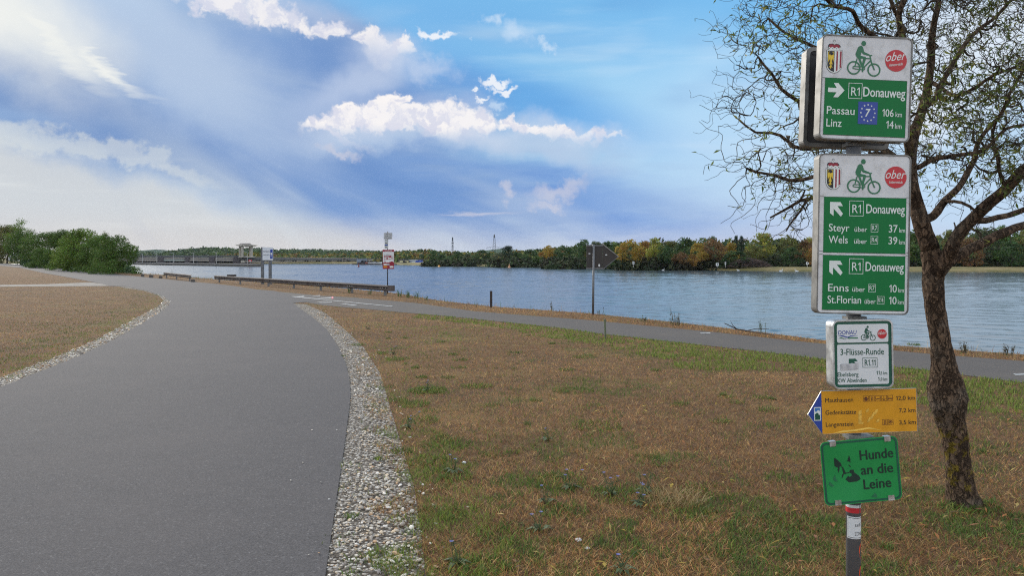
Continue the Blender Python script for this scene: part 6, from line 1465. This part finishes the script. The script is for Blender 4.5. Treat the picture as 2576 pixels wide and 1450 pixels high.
shed('shed', 'pale yellow boat shed with two bright bays', 1003.5, 1029.5, 655, 665.4, m_roofg, d=486, opens=[(1005.5, 656.6, 1013.5, 665.2, m_yelsh, 'door'), (1018.5, 656.6, 1027.5, 665.2, m_yelsh, 'door')])
shed('shed', 'grey boat shed with a white roof edge and large door', 1030.5, 1047.5, 655.4, 665.8, m_bgrey, d=482, roof=m_swhite2, opens=[(1035.5, 657.4, 1045.5, 665.6, m_salu, 'door')])
jt = empty('jetty', (0, 470, 0), 0, 'long low dark landing stage below the sheds', 'jetty')
m = MB(); blk(m, 885, 1075, 664.6, 666.6, 470, 4); m.build('deck', m_pier, jt)
m = MB()
for x in range(890, 1075, 9): blk(m, x, x + 1, 665, 669, 470, .4, .2)
m.build('piles', m_dark, jt)
def boat(label, x, y, L, hull, d=474, cover=None):
    e = empty('motor_boat', ((x - HX) / FOCAL * d, d, dz(y, d)), 0, label, 'boat', 'boats moored by the sheds'); h_ = L * .13
    m = MB(); sec = []
    for t, w_, zt in ((-.5, .13, 1.0), (-.2, .17, .95), (.15, .16, 1.0), (.38, .09, 1.15), (.5, .005, 1.3)): sec.append([(t * L, -w_ * L, zt * h_), (t * L, -w_ * .75 * L, .1 * h_), (t * L, 0, -.3 * h_), (t * L, w_ * .75 * L, .1 * h_), (t * L, w_ * L, zt * h_)])
    vs = [p_ for s_ in sec for p_ in s_]; m.add(vs, [(i * 5 + k, i * 5 + k + 1, (i + 1) * 5 + k + 1, (i + 1) * 5 + k) for i in range(4) for k in range(4)] + [(0, 1, 2, 3, 4)] + [(i * 5, (i + 1) * 5, (i + 1) * 5 + 4, i * 5 + 4) for i in range(4)]); m.build('hull', hull, e)
    m = MB(); m.prism([(-.22 * L, .95 * h_), (.18 * L, .95 * h_), (.05 * L, 1.9 * h_), (-.18 * L, 1.95 * h_)], -.1 * L, .1 * L); m.build('cabin' if not cover else 'cover', cover or m_dark, e)
    return e
boat('dark motor boat at the foot of the blue-grey boathouse', 914, 664.2, 7, m_pier); boat('reddish motor boat in front of the beige shed', 925, 664, 6.5, vmat('faded_red_hull', (.40, .16, .13), .4))
boat('white motor boat moored left of the red panel', 935.5, 664, 7, m_swhite2); boat('white low motor boat right of its twin, by the ochre shed', 946.5, 664.4, 7, m_swhite2)
boat('grey speedboat in front of the pale yellow shed', 1020, 665.6, 7, m_salu); boat('blue covered boat right of the grey boat shed', 1053, 665.4, 9, m_swhite2, cover=m_blue)
tp_ = empty('tarpaulin', ((1056 - HX) / FOCAL * 478, 478, 0), 0, 'big blue tarpaulin over a boat frame beside the waterside bushes', 'cover'); m = MB()
a_ = [(1044, 666), (1048, 657.5), (1054, 655), (1062, 656), (1063.5, 666)]; m.prism([(dx(x, 478) - tp_.location.x, dz(y, 478)) for x, y in a_], 0, 4); m.build('sheet', vmat('blue_tarpaulin', (.03, .06, .28), .5, 0, .3, .6), tp_)
fe = empty('railing', (0, 500, 0), 0, 'long dark lattice railing on a bank behind the sheds', 'railing'); m = MB()
for yy in (651.2, 653.2): blk(m, 945, 1120, yy, yy + .5, 500, .3)
blk(m, 945, 1120, 655.2, 656.4, 500, .6); m.build('rails', m_pier, fe)
m = MB()
for x in np.arange(946, 1120, 2.6): blk(m, x, x + .5, 651, 656, 500, .2, -.2)
m.build('uprights', m_pier, fe)

# masts and pylons
m_mast = vmat('dark_lattice_steel', (.07, .08, .095), .6, .3, .15, 1)
def lattice(mb, x, z0, z1, w0, w1, n, r_):
    for k in range(n):
        t0, t1 = k / n, (k + 1) / n; za, zb = z0 + (z1 - z0) * t0, z0 + (z1 - z0) * t1; wa, wb = w0 + (w1 - w0) * t0, w0 + (w1 - w0) * t1
        for sx, sy in ((-1, -1), (1, -1), (1, 1), (-1, 1)): mb.tube([(x + sx * wa, sy * wa, za), (x + sx * wb, sy * wb, zb)], r_, 4)
        for sy in (-1, 1): mb.tube([(x - wa, sy * wa, za), (x + wb, sy * wb, zb)], r_ * .6, 3); mb.tube([(x + wa, sy * wa, za), (x - wb, sy * wb, zb)], r_ * .6, 3)
def mast(name, label, x, yt, yb, d, wb, wt, arms, r_, cat, tip=0):
    e = empty(name, ((x - HX) / FOCAL * d, d, -1.6), 0, label, cat, 'power pylons beyond the river' if cat == 'pylon' else None); h_ = dz(yt, d) + 1.6; k_ = d / FOCAL
    m = MB(); lattice(m, 0, 0, h_ * .97, wb, wt, 10, r_); m.build('tower', m_mast, e)
    for y_, half in arms:
        z_ = dz(y_, d) + 1.6; m = MB(); w_ = half * k_
        m.tube([(-w_, 0, z_), (0, 0, z_ + w_ * .02), (w_, 0, z_)], r_ * .9, 4); m.tube([(-w_, 0, z_), (0, 0, z_ + w_ * .22), (w_, 0, z_)], r_ * .7, 4)
        for s_ in (-1, -.5, .5, 1): m.tube([(s_ * w_, 0, z_), (s_ * w_, 0, z_ - 1.6)], r_ * .8, 4)
        m.build('cross_arm', m_mast, e)
    m = MB(); m.tube([(0, 0, h_ * .86), (0, 0, h_)], [wt * 1.1, wt * .5], 6); m.build('tip', m_mast, e)
    return e
mast('pylon', 'largest power pylon with two cross arms and a dark tip', 1243.5, 590, 655, 1200, 3.6, .9, ((624, 19), (641, 13)), .26, 'pylon'); mast('pylon', 'small distant pylon left of the largest one', 1205, 629, 655, 2100, 3.2, .9, ((643, 11),), .34, 'pylon')
mast('pylon', 'tiny distant pylon right of the largest one', 1309.5, 640, 655, 2700, 3.0, 1.0, ((645, 9),), .4, 'pylon'); mast('radio_mast', 'thin dark radio mast left of the pylons', 1138.5, 597, 655, 900, 1.0, .55, ((611, 2.4), (620, 2.0)), .22, 'mast')
def wire(x0, y0, d0, x1, y1, d1, lab):
    a_, b2 = at(x0, y0, d0), at(x1, y1, d1); c_ = [a_.lerp(b2, t) - Vector((0, 0, 4 * t * (1 - t) * (b2 - a_).length * .012)) for t in np.linspace(0, 1, 13)]
    m = MB(); m.tube([p_ - a_ for p_ in c_], .07, 4); o_ = m.build('power_line', m_mast); o_.location = a_; tag(o_, lab, 'power line', 'power lines between the pylons')
wire(1262, 625, 1200, 1317, 646, 2700, 'power line sloping right from the largest pylon'); wire(1225, 625, 1200, 1196, 644, 2100, 'power line from the largest pylon to the small left one')

# far bank details
def fb(x, y): d = (CZ + 1.7) * FOCAL / max(y - HY, 1); return d
def small_sign(label, x, y0, y1, d, w, h, mt, shape='rect'):
    e = empty('bank_sign', ((x - HX) / FOCAL * d, d, -1.9), 0, label, 'sign', 'small boards on the far bank'); k_ = d / FOCAL; zt = dz(y0, d) + 1.9
    m = MB(); m.tube([(0, .08, 0), (0, .08, zt)], .07, 6); m.build('pole', m_lampp, e)
    m = MB(); W_, H_ = w * k_, h * k_
    o_ = [(-W_ / 2, zt - H_), (W_ / 2, zt - H_), (W_ / 2, zt), (-W_ / 2, zt)] if shape == 'rect' else [(-W_ / 2, zt - H_), (W_ * .2, zt - H_), (W_ * .7, zt - H_ / 2), (W_ * .2, zt), (-W_ / 2, zt)]
    m.prism(o_, -.03, .03); p_ = m.build('board', mt, e)
    m = MB(); m.box((0, -.05, zt - H_ * .45), (W_ * .35, .03, H_ * .4)); m.build('symbol', m_pier, p_)
small_sign('white kilometre board on the far bank right of the arrow board', 1593.5, 659, 671, 262, 4.6, 6.5, m_swhite2); small_sign('squat white board on the far bank left of the brush pile', 1804.5, 662.5, 671.5, 256, 7, 7.5, m_swhite2)
small_sign('narrow white board at the left end of the brush pile', 1825, 660, 672, 256, 3.2, 7, m_swhite2); small_sign('white arrow board on the far bank left of the tall sign', 2031, 660, 675, 250, 6.5, 7, m_swhite2, 'arrow')
bpile = empty('brush_pile', ((1884 - HX) / FOCAL * 262, 262, -1.75), 0, 'wide heap of grey-brown cut branches on the far bank', 'brush pile')
m = MB()
for k in range(520):
    x = rnd.uniform(-6.8, 6.8); hm = 2.9 * (1 - (abs(x) / 7.2) ** 2.4); p_ = Vector((x, rnd.uniform(-1.6, 1.6), hm * rnd.random() ** .7)); a = rnd.uniform(-.5, .5); L = rnd.uniform(.8, 2.6)
    d_ = Vector((math.cos(a) * rnd.choice((-1, 1)), rnd.uniform(-.5, .5), math.sin(a))) * L / 2; m.tube([p_ - d_, p_ + Vector((0, 0, .08)), p_ + d_], [.07, .06, .03], 4, cap=False)
m.build('branches', vmat('cut_brushwood', (.10, .072, .062), .95, 0, .5, 1.2), bpile, fix=False)

def swan(label, x, y, d, L=1.1, mt=None, fac=1):
    e = empty('swan', ((x - HX) / FOCAL * d, d, WATER_Z), 0, label, 'swan', 'swans on the river'); e.scale = (fac, 1, 1)
    me = bpy.data.meshes.new('body'); sk = [(-.55, 0, .22, .05), (-.38, 0, .18, .15), (-.1, 0, .16, .22), (.2, 0, .17, .20), (.36, 0, .22, .12), (.43, 0, .42, .065), (.40, 0, .62, .05), (.44, 0, .76, .05), (.54, 0, .78, .055), (.68, 0, .74, .018)]
    mb = MB(); mb.tube([(a * L, b_ * L, c_ * L) for a, b_, c_, r_ in sk], [r_ * L for *_, r_ in sk], 10); mb.build('body', m_swhite2, e, smooth=True)
    mb = MB(); mb.tube([(.62 * L, 0, .76 * L), (.74 * L, 0, .72 * L)], [.02 * L, .008 * L], 6); mb.build('bill', m_orange, e)
swan('white swan swimming left of the tall sign, facing right', 1964.5, 683.5, 243); swan('white swan closest to the tall sign on the far water', 2004, 684, 240, fac=-1); swan('small white swan near the far bank below the golden trees', 1668, 678.8, 262, .9); swan('small white swan by the bank below the brush pile', 1857, 681, 254, .9, fac=-1)
def buoy(label, x, y, d, mt, tall=1.0):
    e = empty('buoy', ((x - HX) / FOCAL * d, d, WATER_Z), 0, label, 'buoy', 'buoys on the river'); m = MB(); m.tube([(0, 0, -.2), (0, 0, .1), (0, 0, .35), (0, 0, .5)], [.5, .62, .55, .2], 10); m.build('float', mt, e, smooth=True)
    m = MB(); m.tube([(0, 0, .4), (0, 0, .8 * tall), (0, 0, 1.5 * tall)], [.28, .22, .16], 8); m.build('marker', mt, e)
buoy('yellow buoy on the far water below the radio mast', 1104.5, 671.8, 368, m_orange, .6); buoy('orange and white buoy on the far water right of the pylons', 1281, 674, 338, vmat('pale_orange_paint', (.6, .3, .15), .5)); buoy('dark red buoy left of the red panel', 902, 672, 366, vmat('dark_red_paint', (.16, .03, .03), .5), 1.1)

# white van glimpsed under the left trees
vn = empty('camper_van', ((50 - HX) / FOCAL * 228, 228, 0), 0, 'white camper van half hidden under the far left trees', 'van'); m = MB()
m.prism([(-2.9, .45), (2.9, .45), (2.95, 1.2), (2.5, 1.35), (1.9, 2.2), (1.5, 2.75), (-2.85, 2.75)], -1, 1); m.build('body', m_swhite2, vn)
m = MB(); m.prism([(1.1, 1.4), (2.3, 1.4), (1.85, 2.1), (1.1, 2.1)], -1.02, -1.0); m.build('window', m_dark, vn); m = MB(); m.prism([(-2.0, 1.5), (-.6, 1.5), (-.6, 2.1), (-2.0, 2.1)], -1.02, -1.0); m.build('window', m_dark, vn)
for x in (-1.8, 1.8): m = MB(); m.tube([(x, -1.03, .36), (x, -.78, .36)], .36, 14); m.build('wheel', m_dark, vn)

# ================================================================== THINGS LYING OR GROWING ON THE LAWN
m_stem = vmat('chicory_stem', (.060, .085, .030), .8, 0, .3, 40); m_petal = vmat('chicory_petal', (.19, .22, .55), .6, 0, .15, 30)
def chicory(x, y, n, label):
    g = gp(x, y); e = empty('chicory_plant', g, rnd.uniform(0, 6), label, 'wild flower', 'blue chicory flowers in the lawn'); sm = MB(); heads = []
    for k in range(3 + n):
        a = rnd.uniform(0, 6.28); l = rnd.uniform(.06, .16); d_ = Vector((math.cos(a) * rnd.uniform(.15, .6), math.sin(a) * rnd.uniform(.15, .6), 1)).normalized(); p1 = d_ * l * .5 + Vector((rnd.gauss(0, .01), rnd.gauss(0, .01), 0)); p2 = d_ * l + Vector((rnd.gauss(0, .02), rnd.gauss(0, .02), 0))
        sm.tube([(0, 0, 0), p1, p2], [.0028, .0022, .0014], 4, cap=False); heads.append(p2)
        for j in range(3): t_ = rnd.uniform(.3, .9); q_ = p1.lerp(p2, t_); sm.tube([q_, q_ + Vector((rnd.gauss(0, .03), rnd.gauss(0, .03), .02))], [.0018, .0008], 3, cap=False)
    for k in range(10):
        a = rnd.uniform(0, 6.28); L = rnd.uniform(.05, .10); c_, s_ = math.cos(a), math.sin(a); w_ = L * .16
        sm.add([(0, 0, .004), (c_ * L * .5 - s_ * w_, s_ * L * .5 + c_ * w_, .03), (c_ * L, s_ * L, .012), (c_ * L * .5 + s_ * w_, s_ * L * .5 - c_ * w_, .03)], [(0, 1, 2, 3)])
    sm.build('stems', m_stem, e, fix=False)
    for k in range(n):
        fm = MB(); c_ = heads[k]; pl = 12; r_ = .012; vs = [c_]
        for j in range(pl):
            a = 6.28 * j / pl
            for da, rr in ((-.10, .95), (.10, 1.0)): vs.append(c_ + Vector((math.cos(a + da * 1.4) * r_ * rr, math.sin(a + da * 1.4) * r_ * rr, .006)))
        fm.add(vs, [(0, 1 + 2 * j, 2 + 2 * j) for j in range(pl)]); fm.build('flower', m_petal, e, fix=False)
CH = [(990, 893, 3, 'blue chicory by the gravel high up the lawn, two flowers showing'), (1076, 985, 2, 'chicory standing in the yellow-green weed patch by the gravel'), (1142, 1190, 2, 'chicory with one bright flower beside the broad gravel'), (1030, 1078, 3, 'chicory at the very edge of the gravel'),
      (1435, 1232, 3, 'bushy chicory with three flowers in mid lawn'), (1535, 1250, 3, 'chicory with small flowers right of the bushy one'), (1625, 1240, 2, 'tall chicory nearest the pale grass tussock'), (1612, 1275, 3, 'low chicory by the pale grass tussock'), (1358, 1340, 2, 'dark chicory in the front lawn with two flowers'),
      (1375, 1270, 1, 'chicory almost without flowers left of the bushy one'), (1565, 1442, 1, 'single chicory flower at the bottom picture edge'), (1150, 1425, 1, 'chicory at the bottom left of the lawn'), (1380, 1110, 1, 'faint chicory high in the middle lawn'), (925, 830, 2, 'distant chicory near the narrow end of the gravel')]
for c_ in CH: chicory(*c_)
# pale tussock of straw
m_st = m_grass; cnt = 210; g = gp(1690, 1265); a = RNG.random(cnt) * 6.283; q_ = .20 * np.sqrt(RNG.random(cnt))
V, F, C_ = blades(q_ * np.cos(a), q_ * np.sin(a) * .8, .09 + .09 * RNG.random(cnt), np.full(cnt, .0022), .6 + .38 * RNG.random(cnt), pick([[.36, .27, .13], [.32, .22, .10], [.42, .32, .16]], cnt))
o_ = arrays_mesh('grass_tussock', V, F, m_grass, cols=C_); o_.location = g; tag(o_, 'pale straw-coloured grass tussock in the middle of the lawn', 'tussock')
def scrap(name, x, y, r_, mt, label, cat, flat=.5, sd_=1):
    bm = bmesh.new(); bmesh.ops.create_icosphere(bm, subdivisions=3, radius=1)
    for v in bm.verts: v.co *= 1 + .35 * mnoise.noise(v.co * 2 + Vector((sd_, 0, 0))); v.co.z *= flat; v.co *= r_
    me = bpy.data.meshes.new(name); bm.to_mesh(me); bm.free(); o_ = link_mesh(name, me, mt); me.polygons.foreach_set('use_smooth', [True] * len(me.polygons)); g = gp(x, y); o_.location = (g.x, g.y, r_ * flat * .7); o_.rotation_euler = (0, 0, sd_); tag(o_, label, cat)
m_pap = vmat('crumpled_tissue', (.66, .66, .65), .8, 0, .1, 60, bump=.6, bscale=90)
scrap('crumpled_tissue', 1168, 1168, .015, m_pap, 'small white crumpled tissue on the lawn beside the gravel', 'litter', .7, 1)
scrap('crumpled_tissue', 1455, 1363, .018, m_pap, 'larger white crumpled tissue in the front lawn', 'litter', .5, 2); scrap('paper_scrap', 1478, 1383, .017, m_pap, 'flat white scrap just beyond the larger tissue', 'litter', .3, 3)
scrap('pale_stone', 828, 1262, .012, vmat('pale_stone_face', (.5, .48, .44), .8), 'pale pebble lying alone on the asphalt edge', 'stone', .7, 4); scrap('dark_clod', 722, 1348, .010, m_rust, 'small dark clod lying alone on the asphalt', 'clod', .5, 5)
# drift branch and tall weeds on the bank
db = empty('drift_branch', gp(1868, 842), 0, 'bare dark branch lying along the water edge', 'branch'); m = MB()
m.tube([(-.35, .1, .22), (-.1, .05, .10), (.08, 0, .07), (.25, -.35, .06), (.42, -.75, .05)], [.008, .012, .014, .012, .006], 6); m.tube([(.08, 0, .07), (.22, -.10, .12), (.45, -.3, .14)], [.010, .008, .004], 5); m.tube([(-.1, .05, .1), (-.2, .0, .18), (-.25, 0, .28)], [.009, .007, .003], 5); m.build('bough', vmat('wet_dark_wood', (.045, .03, .022), .8, 0, .3, 20), db)
def reed(x, y, h, label, n=5, hue=m_stem):
    g = gp(x, y); o_ = MB()
    for k in range(n):
        a = rnd.uniform(0, 6.28); l = h * rnd.uniform(.5, 1); tip_ = Vector((math.cos(a) * l * .2, math.sin(a) * l * .2, l)); b0 = Vector((rnd.gauss(0, .05), rnd.gauss(0, .03), 0)); o_.tube([b0, b0 + tip_ * .5 + Vector((.01, 0, 0)), b0 + tip_], [.006, .0045, .002], 4, cap=False)
        for j in range(7):
            t_ = rnd.uniform(.25, 1); q_ = b0 + tip_ * t_; s_ = Vector((rnd.gauss(0, 1), rnd.gauss(0, 1), rnd.uniform(0, 1))).normalized() * rnd.uniform(.03, .08); u_ = s_.cross(Vector((0, 0, 1))).normalized() * .009; o_.add([q_, q_ + s_ * .5 + u_, q_ + s_, q_ + s_ * .5 - u_], [(0, 1, 2, 3)])
    r_ = o_.build('tall_weed', hue, fix=False); r_.location = g; tag(r_, label, 'weed', 'tall weeds on the bank')
m_gw = vmat('fresh_weed_green', (.075, .15, .03), .75, 0, .3, 30); m_dw = vmat('dry_weed', (.10, .085, .05), .9, 0, .3, 30)
for x, y, h, n, hue, lab in ((1004, 747, .30, 16, m_gw, 'fresh green weed clump right of the guardrail end'), (1026, 750, .34, 18, m_gw, 'tall fresh green weed clump by the long guardrail'), (1048, 752, .28, 14, m_gw, 'green weed clump third from the guardrail'), (1072, 756, .16, 8, m_gw, 'low green weeds tapering off beside the clumps'),
                          (1508, 793, .20, 3, m_stem, 'single dark weed right of the arrow board pole'), (1388, 782, .34, 4, m_dw, 'tall dry seed stalks left of the arrow board'), (1690, 815, .42, 5, m_dw, 'tall dry stalks beside the drift branch, leaning'), (1700, 820, .24, 12, m_dw, 'dry grey weed clump left of the drift branch'),
                          (1912, 838, .30, 6, m_stem, 'dark leafy weed right of the drift branch'), (1620, 810, .12, 8, m_stem, 'low dark weeds between the board pole and the drift branch'), (2425, 889, .20, 10, m_dw, 'dry weeds on the bank right of the willow trunk'), (2535, 895, .18, 9, m_dw, 'dry weeds on the bank at the right picture edge'),
                          (432, 696, .7, 4, m_dw, 'thin dry stalks above the short guardrail'), (412, 697, .4, 5, m_dw, 'thin stalks at the left end of the short guardrail'), (880, 738, .32, 14, m_gw, 'green weeds under the right part of the guardrail'), (930, 742, .28, 10, m_gw, 'green weeds under the guardrail end post')):
    reed(x, y, h, lab, n, hue)

# ================================================================== THE AIR
m_haze = bpy.data.materials.new('haze'); m_haze.use_nodes = True; T = NT(m_haze.node_tree); T.n.clear()
v_ = T.new('ShaderNodeVolumePrincipled'); v_.inputs['Color'].default_value = (.80, .88, 1.0, 1); v_.inputs['Density'].default_value = 2.2e-5; v_.inputs['Anisotropy'].default_value = 0.3
T.l.new(v_.outputs[0], T.new('ShaderNodeOutputMaterial').inputs['Volume'])
m = MB(); m.box((0, 2650, 29), (13000, 8700, 72.0)); hz = m.build('haze', m_haze); tag(hz, 'thin pale blue haze over the river valley', 'haze', kind='stuff')
